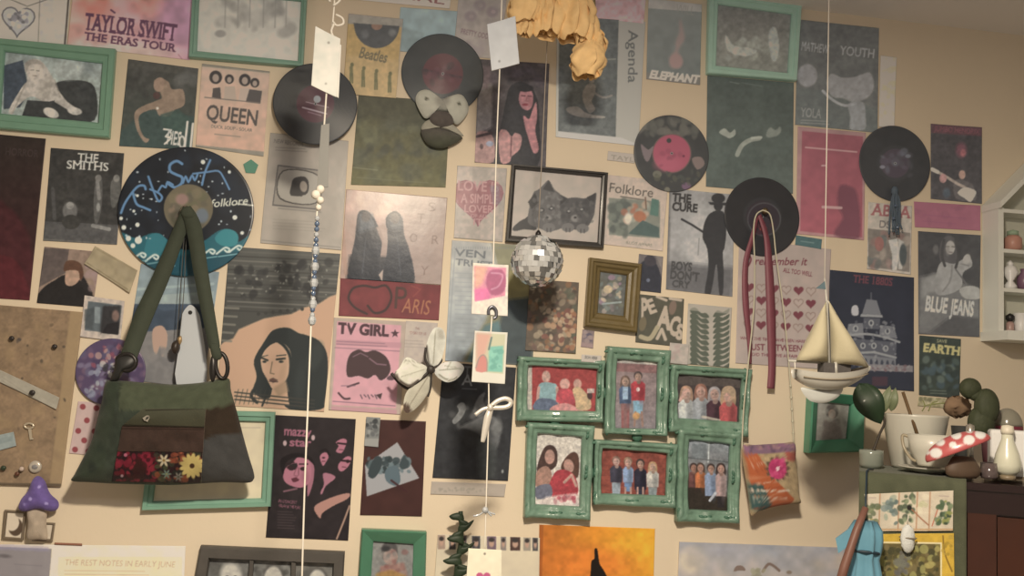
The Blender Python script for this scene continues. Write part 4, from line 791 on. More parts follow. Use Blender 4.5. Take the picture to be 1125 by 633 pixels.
def x3(c, cx, cy_, r):
    c.mott((cx-36, cy_-38, cx+36, cy_-20), ['#5f5a4d', '#6b6355', '#4e4b42'], 5, 40, 3, .7, 2).e(cx, cy_, r*.52, r*.52, '#6b5148').e(cx, cy_, r*.49, r*.49, '#a34a55').e(cx-4, cy_+12, 14, 8, '#b05560', 0, 6, .6)
    c.p([(cx-34, cy_-10), (cx-26, cy_-4), (cx-20, cy_-8), (cx-25, cy_+8), (cx-30, cy_+6)], '#75635e', sp=3).p([(cx+22, cy_+6), (cx+32, cy_+4), (cx+36, cy_+12), (cx+28, cy_+18)], '#7a655a', sp=3).e(cx-16, cy_+23, 5, 4, '#67614f').e(cx+16, cy_+36, 5, 4, '#6b4f5c').e(cx-5, cy_+40, 3, 3, '#6a6350').mott((cx-30, cy_+20, cx+30, cy_+36), ['#4a4a3f', '#3a3934', '#55513f'], 3, 26, 5, .6).e(cx-3, cy_-14, 2.6, 2.6, '#3d3a34').e(cx+13, cy_+3, 1.4, 1.4, '#6b2f3a').mott((cx-12, cy_-4, cx+10, cy_+14), ['#8f424d'], 3, 8, 3, .7, 2)
rec_('painted floral record with bright pink label', 738, 168.5, 41.5, rec('#a34a55', .5, x3, '#3c3934'))
def x4(c, cx, cy_, r): c.e(cx+2, cy_+3, r*.44, r*.44, '#56514c', 0, 1.5, .7).e(cx+2, cy_+3, r*.41, r*.41, '#2e2425').e(cx+1, cy_+13, 4, 3, '#b0402f').mott((cx-8, cy_+6, cx+12, cy_+20), ['#4a2326', '#3d1f22'], 3, 10, 3, .7)
rec_('black record with hanging red ribbons and cream cords', 837.5, 238, 42, rec('#2e2425', .42, x4, '#26221f'))
def x5(c, cx, cy_, r): c.mott((cx-16, cy_-14, cx+18, cy_+16), ['#4a4044', '#3f3a3a', '#565457'], 4, 20, 4, .6, 2).e(cx-14, cy_+4, 3, 2, '#6d6769').e(cx+14, cy_-8, 3, 2, '#5f5d5e')
rec_('black record with blue tassel at the right end of the wall', 983.5, 179.5, 40, rec('#3c3134', .4, x5, '#2b2825'))
def xb(c):
    cx, cy_ = 205, 232
    c.f('#17191c').n(.08, 14).mott((140, 165, 275, 260), ['#22252b', '#101214', '#1d2530'], 10, 40, 4, .5, 6)
    c.p([(129, 258), (150, 262), (168, 256), (182, 262), (200, 274), (214, 272), (228, 262), (244, 252), (258, 256), (262, 266), (284, 256), (284, 310), (125, 310)], '#1f5a60', 1, 1.2, 4)
    c.p([(236, 262), (246, 252), (258, 254), (262, 262), (258, 270), (244, 270)], '#2f7f80', sp=4).p([(162, 262), (172, 256), (182, 262), (186, 276), (160, 284)], '#2b6f74', sp=4).p([(140, 284), (270, 276), (258, 304), (150, 304)], '#163f49', .8, 4)
    for x, y in ((232, 276), (248, 274), (262, 272), (170, 282), (156, 280), (186, 286)):
        c.l([(x-10, y+5), (x-5, y+1), (x, y-2), (x+4, y), (x+2, y+3), (x-1, y+1)], 2.2, '#cfd0bf', .95, 4).l([(x-8, y+8), (x+6, y+6)], 1.2, '#7fb0ac', .9, 2)
    g = np.random.default_rng(5)
    for _ in range(60):
        a, r = g.uniform(0, 6.28), g.uniform(30, 72); x, y = cx+r*math.cos(a)*1.02, cy_+r*math.sin(a)*.95
        if y < 264: c.e(x, y, g.uniform(.5, 1.3), g.uniform(.5, 1.3), '#b8bdb8')
    for x, y, r in ((258, 239, 2.6), (252, 189, 1.8), (151, 247, 2.4), (147, 232, 1.6), (152, 264, 4), (223, 178, 2.4), (266, 256, 2), (136, 250, 2.6), (133, 240, 2), (141, 262, 3), (146, 270, 2.6), (151, 215, 1.6)): c.e(x, y, r, r, '#d2d4c8')
    bl = '#5f86a8'
    c.l([(133, 234), (138, 222), (150, 206), (158, 204), (160, 208)], 2.6, bl, 1, 4).l([(146, 212), (150, 224), (158, 228), (165, 231)], 2.6, bl, 1, 4).l([(163, 194), (168, 208), (174, 221), (178, 217), (174, 212), (165, 208)], 2.4, bl, 1, 4).l([(174, 210), (178, 204), (182, 206), (184, 200), (190, 203)], 2.2, bl, 1, 3)
    c.l([(200, 180), (194, 177), (187, 181), (187, 188), (194, 192), (200, 195), (199, 202), (192, 206), (185, 202)], 3, bl, 1, 4).l([(201, 201), (204, 194), (207, 200), (211, 193), (214, 198), (217, 192)], 2.4, bl, 1, 3).l([(222, 203), (225, 190), (231, 176)], 2.4, bl, 1, 3).l([(212, 191), (228, 189), (240, 188), (246, 196), (252, 208)], 2, bl, 1, 3)
    c.t('folklore', (231, 228), (272, 224.5), 8.5, '#cfc9b2', .015, .25).l([(260, 224), (280, 226)], 1.4, '#cfc9b2')
    c.e(207, 229, 27, 26.5, '#6d5f44').mott((186, 210, 228, 246), ['#7a6b4c', '#5c5340', '#8a6f56', '#66603f'], 5, 40, 3, .7, 2).e(200, 219, 7, 6, '#a5786a', 0, 3, .8).e(222, 237, 7, 8, '#66717a', 0, 3, .8).e(196, 240, 9, 9, '#3d3729', 0, 4, .6)
disc('vinyl_record', 'large painted record with blue writing, stars and waves', 'record', 205, 232, 72.5, xb, VG, m=mat('painted_vinyl', rough=.3, attr=True, spec=.5))
def xp(c):
    c.f('#57435a').mott((85, 372, 160, 446), ['#6d5468', '#493a50', '#7b5b66', '#8a7b8a', '#5b5268'], 5, 90, 3, .7, 2).mott((100, 380, 135, 405), ['#8a4a55', '#a56a68', '#b98f80'], 3, 22, 5, .8).mott((95, 400, 130, 436), ['#8f8c96', '#a8a49f', '#6d6a78'], 3, 34, 7, .8).mott((112, 400, 128, 416), ['#c2b9a8', '#3a3336'], 3, 14, 9, .8).e(122, 409, 36, 36, '#57435a', 0, 1, 0)
disc('picture_record', 'purple speckled disc behind the left bag strap', 'record', 121.5, 408.5, 37.5, xp, VG, m=mat('painted_vinyl', rough=.3, attr=True, spec=.5))
# ------------------------------------------------------------------ frames of the lower rows
def s(c): c.f('#e0cca6').n(.03, 12).l([(180, 470), (286, 470)], 1, '#b5a384', .6)
frame('framed_picture', 'slim bright green frame with a blank cream mount behind the shoulder bag', 'picture frame', [(169, 449), (303, 452.5), (298, 556), (157, 560)], [(180, 461), (292, 463.5), (287.5, 547), (169, 550.5)], '#80a080', s, 'green picture frames', photo='mount')
def s(c):
    c.f('#8f877a').n(.05, 8).e(428, 606, 9, 12, '#5b534c', 0, 2).e(429, 612, 8, 9, '#a98a78').p([(418, 622), (444, 618), (448, 634), (416, 634)], '#a07060', .9, 3).mott((415, 600, 450, 640), ['#9c8f80', '#7b746b', '#a98c78', '#8b4f45'], 3, 24, 3, .5, 2).p([(413, 630), (430, 626), (446, 632), (446, 650), (411, 650)], '#b0803f', .8, 3).e(424, 603, 5, 3, '#3f3a36', 0, 2)
frame('framed_picture', 'small bright green frame with a baby photo at the bottom edge', 'picture frame', [(397.5, 580), (468, 583), (466, 662), (392, 660)], [(410, 594), (454, 597), (452.5, 652), (406.5, 650)], '#55805e', s, 'green picture frames', th=.024, prof=[(0, 0), (0, .02), (.1, .024), (.9, .012), (1, .01), (1, 0)])
def s(c):
    c.f('#a69a86').p([(896, 442), (932, 446), (930, 484), (894, 482)], '#9c907d').e(914, 452, 7, 8, '#5c5146', 0, 2).p([(905, 462), (922, 460), (926, 484), (902, 484)], '#7b6a5c', .9, 3).e(914, 455, 4, 5, '#a5866f').mott((896, 444, 930, 482), ['#8d8474', '#b0a48e'], 3, 16, 4, .5, 2)
frame('framed_picture', 'deep green frame behind the hanging sailboat', 'picture frame', [(886, 430), (943.5, 435), (942, 495.5), (882.5, 497)], [(896, 441), (932.5, 444.5), (929, 482), (893.5, 484)], '#4b7d5c', s, 'green picture frames', prof=[(0, 0), (0, .028), (.12, .032), (.85, .016), (1, .012), (1, 0)], th=.034)
# dark frame with three baby photos
bo = [(221.5, 598.5), (379, 605.5), (375.5, 668), (210, 662)]
d0 = layer(bo, .02); o_ = P(295, 630, 0)
T = thing('triple_photo_frame', 'dark wooden frame with three black and white baby photos, bottom edge', 'picture frame', (o_[0], -d0, o_[2]), 'framed pictures')
mw_ = mat('dark_driftwood', paint('#544b40', 295, 615), rough=.6, noise=.35, nscale=18, bump=.3, bscale=60)
op = [[(231.5, 612.5), (275.5, 614), (272, 652), (226, 650)], [(279.5, 614.5), (321, 616), (319.5, 655), (277, 653)], [(325.5, 617), (366, 618.5), (364, 658), (324, 656)]]
bq = [np.array(P(*t, d0)) for t in bo]
V, Fc = ring_mesh(bo, [op[0][0], op[2][1], op[2][2], op[0][3]], d0, [(0, 0), (0, .016), (.15, .02), (.9, .02), (1, .012), (1, 0)])
mm = M(); mm.add(V, Fc)
for k in (0, 1):
    a, b, c, e = op[k][1], op[k+1][0], op[k+1][3], op[k][2]
    q = [P(*t, d0) for t in (a, b, c, e)]; q2 = [t-np.array([0, .019, 0]) for t in q]
    mm.add(q+q2, [(0, 1, 2, 3), (4, 7, 6, 5), (0, 4, 5, 1), (1, 5, 6, 2), (2, 6, 7, 3), (3, 7, 4, 0)])
build('frame_border', mm.V, mm.F, mw_, parent=T, smooth=False)
for k, q in enumerate(op):
    def s(c, k=k, q=q):
        cx = (q[0][0]+q[1][0])/2; y = q[0][1]
        c.f(['#6f685c', '#7d7668', '#857b6a'][k]).mott((q[0][0], y, q[1][0], y+40), ['#5d574c', '#8b8374', '#4b463d'], 3 if k == 1 else 7, 34 if k == 1 else 8, k+3, .6, 2 if k == 1 else 5)
        c.e(cx+(0, 0, 4)[k], y+19+k, 12.5-k, 15, '#5a5248' if k else '#b8ad98', 0, 3, .7).e(cx+(0, 0, 3)[k], y+21+k, 10.5-k*.4, 14, '#c2b7a2', 0, 2).e(cx-4+k, y+21, 1.5, 1, '#4b443b').e(cx+5+k, y+21, 1.5, 1, '#4b443b').e(cx+k, y+26, 1.5, 1, '#8b7f6d').n(.06, 4)
    sheet('photo', None, None, grow(q, 1.03), s, d=d0+.004, parent=T, curl=0, th=.002)
# two tiny framed cards
for nm, q, i, lb in ((0, [(6, 560), (29, 561.5), (26, 593.5), (3, 592)], [(8.5, 563), (26.5, 564), (23.8, 591), (5.6, 589.6)], 'tiny thin framed card with a dark crescent left of the purple mushroom'), (1, [(38, 573), (61, 574.5), (58, 595), (36, 594)], [(40, 575.5), (58.5, 576.5), (56, 592.5), (38, 591.5)], 'tiny thin framed card behind the purple mushroom stem')):
    def s(c, nm=nm):
        c.f('#c6b292').n(.03, 6)
        if nm == 0: c.e(17, 579, 8, 10, '#54402f').e(13, 574, 8, 9.5, '#c6b292')
    frame('framed_card', lb, 'picture frame', q, i, '#6a5843', s, 'framed pictures', prof=[(0, 0), (0, .006), (.5, .007), (1, .005), (1, 0)], th=.007, photo='card')

# ------------------------------------------------------------------ the carved green collage frame of six photos
FR = [
 ([(568, 391.5), (662.5, 396.5), (660, 464), (566, 462)], [(579.5, 402), (655, 405.8), (653, 451.8), (578.5, 450)]),
 ([(665, 380.5), (734, 385.5), (730, 479), (661.5, 476)], [(676.5, 395), (721, 398.5), (719.5, 471), (674.5, 470)]),
 ([(734.5, 400.5), (822.5, 406), (818, 480), (732, 474)], [(743.5, 411.5), (813, 416), (810, 463.5), (743, 459)]),
 ([(578, 463.5), (651, 467.5), (646, 571), (574.5, 567.5)], [(589.5, 476), (638, 480), (635.5, 556), (587, 553.5)]),
 ([(651.5, 482.5), (741.5, 487.5), (739, 557.5), (650, 553.5)], [(660.5, 492.5), (731.5, 498), (729.5, 544), (659, 541.5)]),
 ([(742, 470.5), (811, 475), (808.5, 574), (740.5, 572)], [(755, 483), (800, 488), (797.5, 561), (754.5, 559)])]
allq = [(566, 380), (822, 386), (818, 574), (574, 570)]
d1 = layer(allq, .022); o_ = P(694, 478, 0)
T = thing('collage_photo_frame', 'carved green collage frame of six joined colour photos', 'picture frame', (o_[0], -d1, o_[2]), 'framed pictures')
m_cg = mat('distressed_green', paint('#758a6e', 690, 480), rough=.45, noise=.42, nscale=38, bump=.5, bscale=150, coat=.25)
m_cg2 = mat('dark_green_ornament', paint('#4f6d53', 690, 480), rough=.5, noise=.3, nscale=60)
def bump_(k, t):
    return .0025*math.sin(k*math.pi*7)**2*math.exp(-((t-.35)/.2)**2)+.006*math.exp(-(((k % 1)-.0)*9)**2)+.006*math.exp(-(((k % 1)-1)*9)**2)+.005*math.exp(-(((k % 1)-.5)*10)**2)
PR2 = [(0, 0), (0, .016), (.1, .02), (.35, .021), (.5, .016), (.62, .013), (.8, .015), (.92, .012), (1, .008), (1, 0)]
def ph0(c):
    c.g('#9e3530', '#a83f38', (580, 400), (650, 450)).r(578, 400, 584.5, 460, '#bfb19a', 1, 0).e(600, 414, 4.6, 6.5, '#c49a83', 0, 1.5).p([(592, 423), (599, 420), (607, 421), (612, 424), (613, 440), (610, 440), (591, 438)], '#8aa6a0', sp=3).l([(592, 426), (590, 444)], 3, '#c4937f').l([(612, 426), (613, 446)], 3, '#c4937f').p([(592, 438), (610, 440), (612, 451), (586, 450)], '#5f6674', sp=3)
    c.e(620.5, 422, 5.5, 6, '#c99a85', 0, 1.5).p([(613, 430), (620, 427), (629, 430), (631, 444), (612, 442)], '#c2494c', sp=3).p([(608, 446), (622, 443), (634, 448), (640, 452), (606, 452)], '#cf8d80', sp=3).e(634.5, 422, 4.5, 5.5, '#c79880', 0, 1.5).p([(629, 428), (636, 425), (644, 432), (649, 440), (648, 450), (634, 450), (632, 440)], '#c6a878', sp=3).e(648, 435, 3, 4, '#4a2f2b').r(645, 427, 653, 432, '#c9b9a5', .9)
def ph1(c):
    c.g('#93766c', '#8b7a74', (695, 397), (695, 471)).r(674, 394, 722, 398, '#bdb09c', 1, .07).r(675, 399, 722, 408, '#8a5a52', .8, .05).n(.06, 6).person(687, 419, 4.5, '#b08b72', '#6a5040', '#49566c', 7, 20, '#8a5d55', 28, True).r(684, 425, 690, 439, '#9fb0bb', 1).person(701, 414, 4.3, '#a8826b', '#4a3a34', '#b0383a', 8, 22, '#86aab4', 14).l([(698, 453), (697, 468)], 2.4, '#9a735f').l([(705, 453), (706, 468)], 2.4, '#9a735f').e(701, 428, 2, 2.4, '#d0b8ad').e(699, 457, 4, 4, '#c08f55', 0, 2).l([(684, 452), (684, 470)], 2.4, '#94564f').l([(690, 452), (690, 470)], 2.4, '#94564f')
def ph2(c):
    c.f('#3f332d').n(.12, 6).r(742, 410, 814, 422, '#55473c', .7, .06)
    c.person(754, 432, 6, '#c29a82', '#a87e5f', '#b7b2a6', 9, 34, None, 0, True).person(770, 430, 6, '#bd8f78', '#8a5a45', '#97948e', 9, 36, None, 0, True).person(785, 433, 6, '#b58d78', '#9a8d84', '#43282b', 9, 34, None, 0, True).person(800, 434, 7, '#b98d73', '#b08a64', '#b04944', 10, 34, None, 0, True)
    c.l([(747, 440), (752, 430)], 3, '#c49a84').e(801, 432, 7.5, 8, '#b3916d').e(799, 436, 3.5, 4.5, '#bd917a').l([(772, 458), (790, 462)], 3, '#c9b89b', .8)
def ph3(c):
    c.g('#cdbfac', '#d6c6b2', (600, 476), (620, 555)).n(.02, 8).p([(598, 492), (606, 489), (612, 496), (611, 512), (598, 520), (590, 518), (592, 506)], '#4c352c', sp=3).e(604, 502, 5.5, 8, '#b98a74').p([(590, 518), (600, 512), (606, 520), (604, 534), (588, 534)], '#b08068', sp=3)
    c.p([(624, 500), (632, 497), (636, 504), (635, 524), (626, 524), (616, 514)], '#5c3c2e', sp=3).e(625, 512, 5.5, 7.5, '#bb8b75', -15).p([(609, 520), (620, 516), (632, 524), (634, 545), (612, 548), (602, 540)], '#b23d3f', sp=3).l([(620, 530), (628, 522), (633, 534)], 3, '#bf937d').p([(588, 536), (604, 532), (606, 546), (590, 548)], '#6f6b72', sp=3).p([(600, 546), (634, 542), (637, 556), (587, 554)], '#dcc6b6', .9, 3).mott((604, 546, 632, 553), ['#b5404a', '#c07a76'], 3, 10, 4, .6)
def ph4(c):
    c.f('#8f4434').n(.1, 5)
    for k in range(9): c.l([(659, 495+k*5.4), (732, 499+k*5.4)], .7, '#7a3a2e', .6)
    c.person(677, 507, 4.2, '#c49a86', '#7b5b49', '#3f3a42', 7, 19, '#9aa0a0', 14).person(690, 508, 4.2, '#c49a82', '#8a6a50', '#8b9bb0', 6, 18, '#6f86a5', 10).person(703.5, 510, 4.2, '#b58a72', '#3b2e28', '#2b2730', 7, 24, '#33303a', 6).person(717, 513, 4.2, '#c39b80', '#b28a5e', '#c0b6a5', 7, 18, '#8b8f88', 12, True)
    for x in (687, 693, 700.5, 706.5): c.l([(x, 536), (x, 546)], 2, '#bd8f78')
def ph5(c):
    c.g('#8d8d89', '#6f655c', (775, 486), (775, 530)).n(.1, 5).l([(779, 486), (778, 508)], 1.6, '#c2c0b5').l([(756, 503), (800, 508)], 1.4, '#54544f', .8).r(760, 488, 776, 504, '#6a6e6a', .6).p([(754, 530), (776, 528), (798, 545), (798, 562), (752, 560)], '#33291f', 1, 2, 3)
    c.person(762, 514, 3.8, '#a8755c', '#3b2b25', '#6a4038', 6, 18).person(769.5, 514, 4, '#b5836a', '#4a362b', '#b5663a', 6, 18, None, 0, True).person(781, 515, 4, '#b88a70', '#40302a', '#8a94a5', 7, 26, None, 0).person(792, 515, 4.5, '#ba8b74', '#3d2c26', '#b08f83', 6, 26, '#2e2623', 12, True).l([(786, 542), (780, 550)], 3, '#b5b2b0')
for (oq, iq), ph in zip(FR, (ph0, ph1, ph2, ph3, ph4, ph5)):
    V, Fc = ring_mesh(oq, iq, d1, PR2, bump_, 24)
    fb = build('frame_border', V, Fc, m_cg, parent=T, smooth=True)
    a = sheet('photo', None, None, grow(iq, 1.04), lambda c: (ph(c), c.n(.09, 3).n(.05, 1.6)), d=d1+.004, parent=T, curl=0, th=.002, res=1.8)
    a.parent = fb
    for k in range(4):                                   # carved leaf sprays at the corners and mid sides
        A, B, I = np.array(oq[k]), np.array(oq[(k+1) % 4]), np.array(iq[k])
        for t in (0.03, .5):
            q = A*(1-t)+B*t; inn = I*(1-t)+np.array(iq[(k+1) % 4])*t; c = q*.62+inn*.38
            u = (B-A)/np.linalg.norm(B-A); mm = M()
            for sg, L in ((-1, 5), (1, 5), (0, 3)):
                cc = c+u*sg*L*.8; cc2 = P(cc[0], cc[1], d1+.0205)
                ang = math.atan2(-u[1], u[0])
                V, Fc = ellipsoid(cc2, (.0075 if sg else .005), .003, .0035, 8, 6, rotm('y', -math.degrees(ang)+sg*18)); mm.add(V, Fc)
            orn = build('carved_leaf', mm.V, mm.F, m_cg2, parent=T, smooth=True); orn.parent = fb
for (x, y) in ((663, 432), (733, 432), (610, 463), (700, 480), (776, 472), (649, 520), (741, 520)):
    V, Fc = ellipsoid(P(x, y, d1+.008), .012, .008, .012, 12, 8); build('connector', V, Fc, m_cg2, parent=T)
def s(c): c.f('#c2b39c').t('SIGN HERE', (642.5, 393.8), (656, 395.3), 3, '#5c5146', .02)
sheet('paper_label', 'small white label stuck to the top of the collage frame', 'label', [(639, 389.5), (661, 391), (660, 399), (638.5, 397.5)], s, None, m_paper, d=d1+.023, curl=0)
# round green sticker
mm = M(); c0 = P(275.5, 183.5, .0012)
ang = [math.radians(a) for a in (20, 92, 164, 236, 308)]
V = [c0+np.array([.0165*math.cos(a), 0, .0165*math.sin(a)]) for a in ang]; V2 = [v-np.array([0, .0015, 0]) for v in V]
mm.add(V+V2, [(4, 3, 2, 1, 0), (5, 6, 7, 8, 9)]+[(i, (i+1) % 5, 5+(i+1) % 5, 5+i) for i in range(5)])
tag(build('sticker', mm.V, mm.F, mat('green_sticker', paint('#4f7d62', 275, 183), rough=.5), smooth=False), 'small green five sided sticker right of the painted record', 'sticker')

# ------------------------------------------------------------------ solids traced at their own depth
def ext(pts, d, th, sp=0, dfun=None):
    """a slab cut to an outline (photo pixels), standing d in front of the wall, th thick"""
    q = np.array(pts, float)
    if sp: q = spline(q, sp, True)
    n = len(q); A = [P(x, y, d) for x, y in q]; B = [a-np.array([0, th, 0]) for a in A]
    return A+B, [tuple(range(n)), tuple(range(2*n-1, n-1, -1))]+[(i, n+i, n+(i+1) % n, (i+1) % n) for i in range(n)]
def pillow_depth(pts, d, th, sp, power, cen, wrinkle=0.0, up=.002):
    q = spline(np.array(pts, float), sp, True); c = np.array(cen); A = q-c; B = np.roll(A, -1, 0)
    def fn(X, Y):
        S = np.zeros(len(X)); dx, dy = X-c[0], Y-c[1]
        for a, b in zip(A, B):                           # how far out towards the rim each point lies
            e = b-a; det = dx*e[1]-dy*e[0]; det = np.where(np.abs(det) < 1e-9, 1e-9, det)
            t = (a[0]*e[1]-a[1]*e[0])/det; w_ = (a[0]*dy-a[1]*dx)/det
            ok = (t > 0) & (w_ >= -1e-6) & (w_ <= 1+1e-6); S = np.where(ok, np.maximum(S, 1/np.maximum(t, 1e-6)), S)
        h = (1-np.clip(S, 0, .999)**2)**power
        return d+th*h+wrinkle*(vnoise(X, Y, 14, 3)-.5)*h+up
    return fn
def pillow(pts, d, th, draw=None, sp=6, rings=14, back=.3, power=.5, cen=None, wrinkle=0.0, gain=1.0, fade=.4):
    """a stuffed shape: outline in photo pixels, belly th towards the room"""
    q = np.array(pts, float)
    if sp: q = spline(q, sp, True)
    n = len(q); c = np.array(cen) if cen is not None else q.mean(0); W = []; pix = []
    for sgn in (1, -1):
        for i in range(rings+1):
            s_ = 1-i/rings; h = (1-s_**2)**power
            for x, y in (c+(q-c)*s_):
                dd = d+(th*h if sgn > 0 else -th*back*h)
                if wrinkle and sgn > 0: dd += wrinkle*(vnoise(np.array([x]), np.array([y]), 14, 3)[0]-.5)*h
                W.append(P(x, y, d)+np.array([0, d*0-(dd-d), 0])); pix.append((x, y))
    Fc = []
    R1 = rings+1
    for s0 in (0, 1):
        for i in range(rings):
            for j in range(n):
                a, b = s0*R1*n+i*n+j, s0*R1*n+i*n+(j+1) % n; f = (a, b, b+n, a+n)
                Fc.append(f if s0 else f[::-1])
    V = np.array(W); cols = None
    if draw:
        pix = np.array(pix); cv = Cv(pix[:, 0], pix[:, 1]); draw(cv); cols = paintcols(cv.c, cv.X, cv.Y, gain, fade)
    return V, Fc, cols
def band(path, w0, w1, d, th=.003, sp=8, dd=None):
    """flat strap along a path of photo pixels; width in pixels"""
    q = spline(path, sp); n = len(q); T_ = np.gradient(q, axis=0); T_ /= np.linalg.norm(T_, axis=1)[:, None]; N_ = np.stack([-T_[:, 1], T_[:, 0]], 1)
    W = np.linspace(w0, w1, n) if np.isscalar(w0) else np.interp(np.linspace(0, 1, n), np.linspace(0, 1, len(w0)), w0)
    D_ = np.full(n, d) if np.isscalar(d) else np.interp(np.linspace(0, 1, n), np.linspace(0, 1, len(d)), d)
    V = []; Fc = []
    for i in range(n):
        for sg in (-1, 1):
            p0 = P(*(q[i]+sg*N_[i]*W[i]/2), D_[i]); V.append(p0); V.append(p0-np.array([0, th, 0]))
    for i in range(n-1):
        a, b = i*4, i*4+4
        Fc += [(a, b, b+2, a+2), (a+1, a+3, b+3, b+1), (a, a+1, b+1, b), (a+2, b+2, b+3, a+3)]
    Fc += [(0, 2, 3, 1), (len(V)-4, len(V)-3, len(V)-1, len(V)-2)]
    return np.array(V), Fc
def cordpts(pix, d, sp=6):
    q = spline([(x, y) for x, y in pix], sp)
    D_ = np.full(len(q), d) if np.isscalar(d) else np.interp(np.linspace(0, 1, len(q)), np.linspace(0, 1, len(d)), d)
    return np.array([P(x, y, e) for (x, y), e in zip(q, D_)])
def pm(name, seen, px, py, gain=1.0, **k): return mat(name, paint(seen, px, py, gain), **k)

# corkboard with its pins
def s(c):
    c.f('#8a6c4c').n(.08, 9).n(.06, 2.5).g('#8a6c4c', '#b08a5c', (60, 470), (72, 530), .0).p([(78, 338), (92, 340), (67, 540), (54, 538)], '#a08057', .8, 2)
    c.mott((5, 350, 75, 525), ['#4d3f30', '#6b543c'], 1.8, 14, 4, .8).mott((18, 372, 24, 380), ['#4f4238'], 2.4, 3, 2).mott((0, 345, 70, 520), ['#96774f', '#7b6044'], 7, 40, 8, .35, 5).l([(-2, 532), (66, 533)], 3, '#5f4c36')
CB = [(-26, 333), (91, 343), (66.5, 535), (-38, 532)]
sheet('corkboard', 'brown corkboard cut by the left edge below the maroon poster', 'corkboard', CB, s, None, m_paper, d=.006, curl=0, th=.006, res=1.2)
def s(c): c.f('#a3947a').lines(2, 58, 414, 4, 2, '#857860', .7, .5, .66).n(.04, 5)
sheet('paper_strip', 'narrow pale paper strip pinned diagonally across the corkboard', 'paper strip', [(-3, 405), (65.5, 437), (62, 450), (-6, 417)], s, None, m_paper, d=.0085, curl=.002)
def s(c): c.f('#8f9285').r(-2, 482, 14, 488, '#7d8278', .6, -.2).n(.05, 4)
sheet('paper_card', 'small grey blue card on the left edge of the corkboard', 'card', [(-10, 480), (15, 474.5), (18, 490), (-8, 497)], s, None, m_paper, d=.0085, curl=.0015)
m_pin = mat('dark_pin', (.03, .025, .025), rough=.35)
def pin(px, py, d, r, lb, m, nm='push_pin'):
    c = P(px, py, d); V, Fc = lathe([(r*.35, 0), (r*.35, .004), (r, .005), (r, .008), (r*.6, .0095)], c, 14, M3=rotm('x', 90))
    return tag(build(nm, V, Fc, m), lb, 'pin', 'pins on the corkboard')
pin(36.5, 431.5, .0092, .0055, 'dark pin through the diagonal paper strip on the corkboard', m_pin)
pin(14, 372, .0065, .005, 'small dark pin high on the bare corkboard', m_pin)
pin(61, 381, .0065, .005, 'dark pin near the right edge of the corkboard', m_pin)
pin(5, 514, .0065, .005, 'dark green pin low at the left edge of the corkboard', mat('green_pin', (.03, .05, .03), rough=.4))
pin(25, 515, .0065, .0045, 'small pale pin left of the round badge', mat('pale_pin', (.6, .5, .45), rough=.4))
pin(20, 520.5, .0065, .0045, 'brownish red pin below the small pale pin', mat('red_pin', (.12, .05, .03), rough=.4))
# key
m_key = mat('pale_metal', (.75, .68, .55), rough=.3, metal=.6)
T = thing('hanging_key', 'small silver key hung on the corkboard', 'key', P(32, 472, .0065))
V, Fc = lathe([(.010, -.001), (.010, .001)], (0, 0, 0), 20); c0 = P(32, 468, .009)
V, Fc = tube(np.array([c0+np.array([.0085*math.cos(t), 0, .005*math.sin(t)]) for t in np.linspace(0, 2*math.pi, 25)]), .0022, 8, False); build('bow', V, Fc, m_key, parent=T)
V, Fc = ext([(31, 470), (34.5, 470), (35.6, 481), (37, 481.5), (36.8, 483), (33, 483.4)], .008, .002); build('blade', V, Fc, m_key, parent=T, smooth=False)
T = thing('round_badge', 'round white button badge low on the corkboard', 'badge', P(39, 513, .0065))
c0 = P(39, 513, .0065)
V, Fc = lathe([(.0125, 0), (.0125, .003), (.009, .005), (.0005, .0055)], c0, 24, M3=rotm('x', 90)); build('rim', V, Fc, mat('badge_metal', (.62, .58, .52), rough=.3, metal=.3), parent=T)
V, Fc = ellipsoid(c0-np.array([0, .0045, 0]), .0065, .0022, .005, 14, 8); build('centre', V, Fc, mat('badge_grey', (.25, .25, .27), rough=.4), parent=T)

# purple felt mushroom
T = thing('felt_mushroom', 'purple felt mushroom with beige stem below the corkboard', 'mushroom ornament', P(41, 575, .02))
def s(c): c.f('#67507d').n(.08, 5).e(37, 547, 2, 2, '#9c86ab').e(46, 534, 1.6, 1.6, '#9c86ab').e(54, 552, 2, 1.6, '#9c86ab').e(30, 553, 1.6, 1.6, '#8d78a0')
V, Fc, cc = pillow([(42, 523), (49, 528), (55, 542), (64, 551), (63.5, 559), (56, 562), (42, 559), (28, 562), (20.5, 559), (23, 549), (31, 539), (36, 527)], .022, .022, s, 6); build('cap', V, Fc, m_fab, parent=T, cols=cc)
V, Fc, cc = pillow([(31, 557), (50, 558), (51, 575), (52, 592), (42, 593), (30, 592), (31, 575)], .016, .014, lambda c: c.f('#a88f72').n(.06, 5), 5); build('stem', V, Fc, m_fab, parent=T, cols=cc)
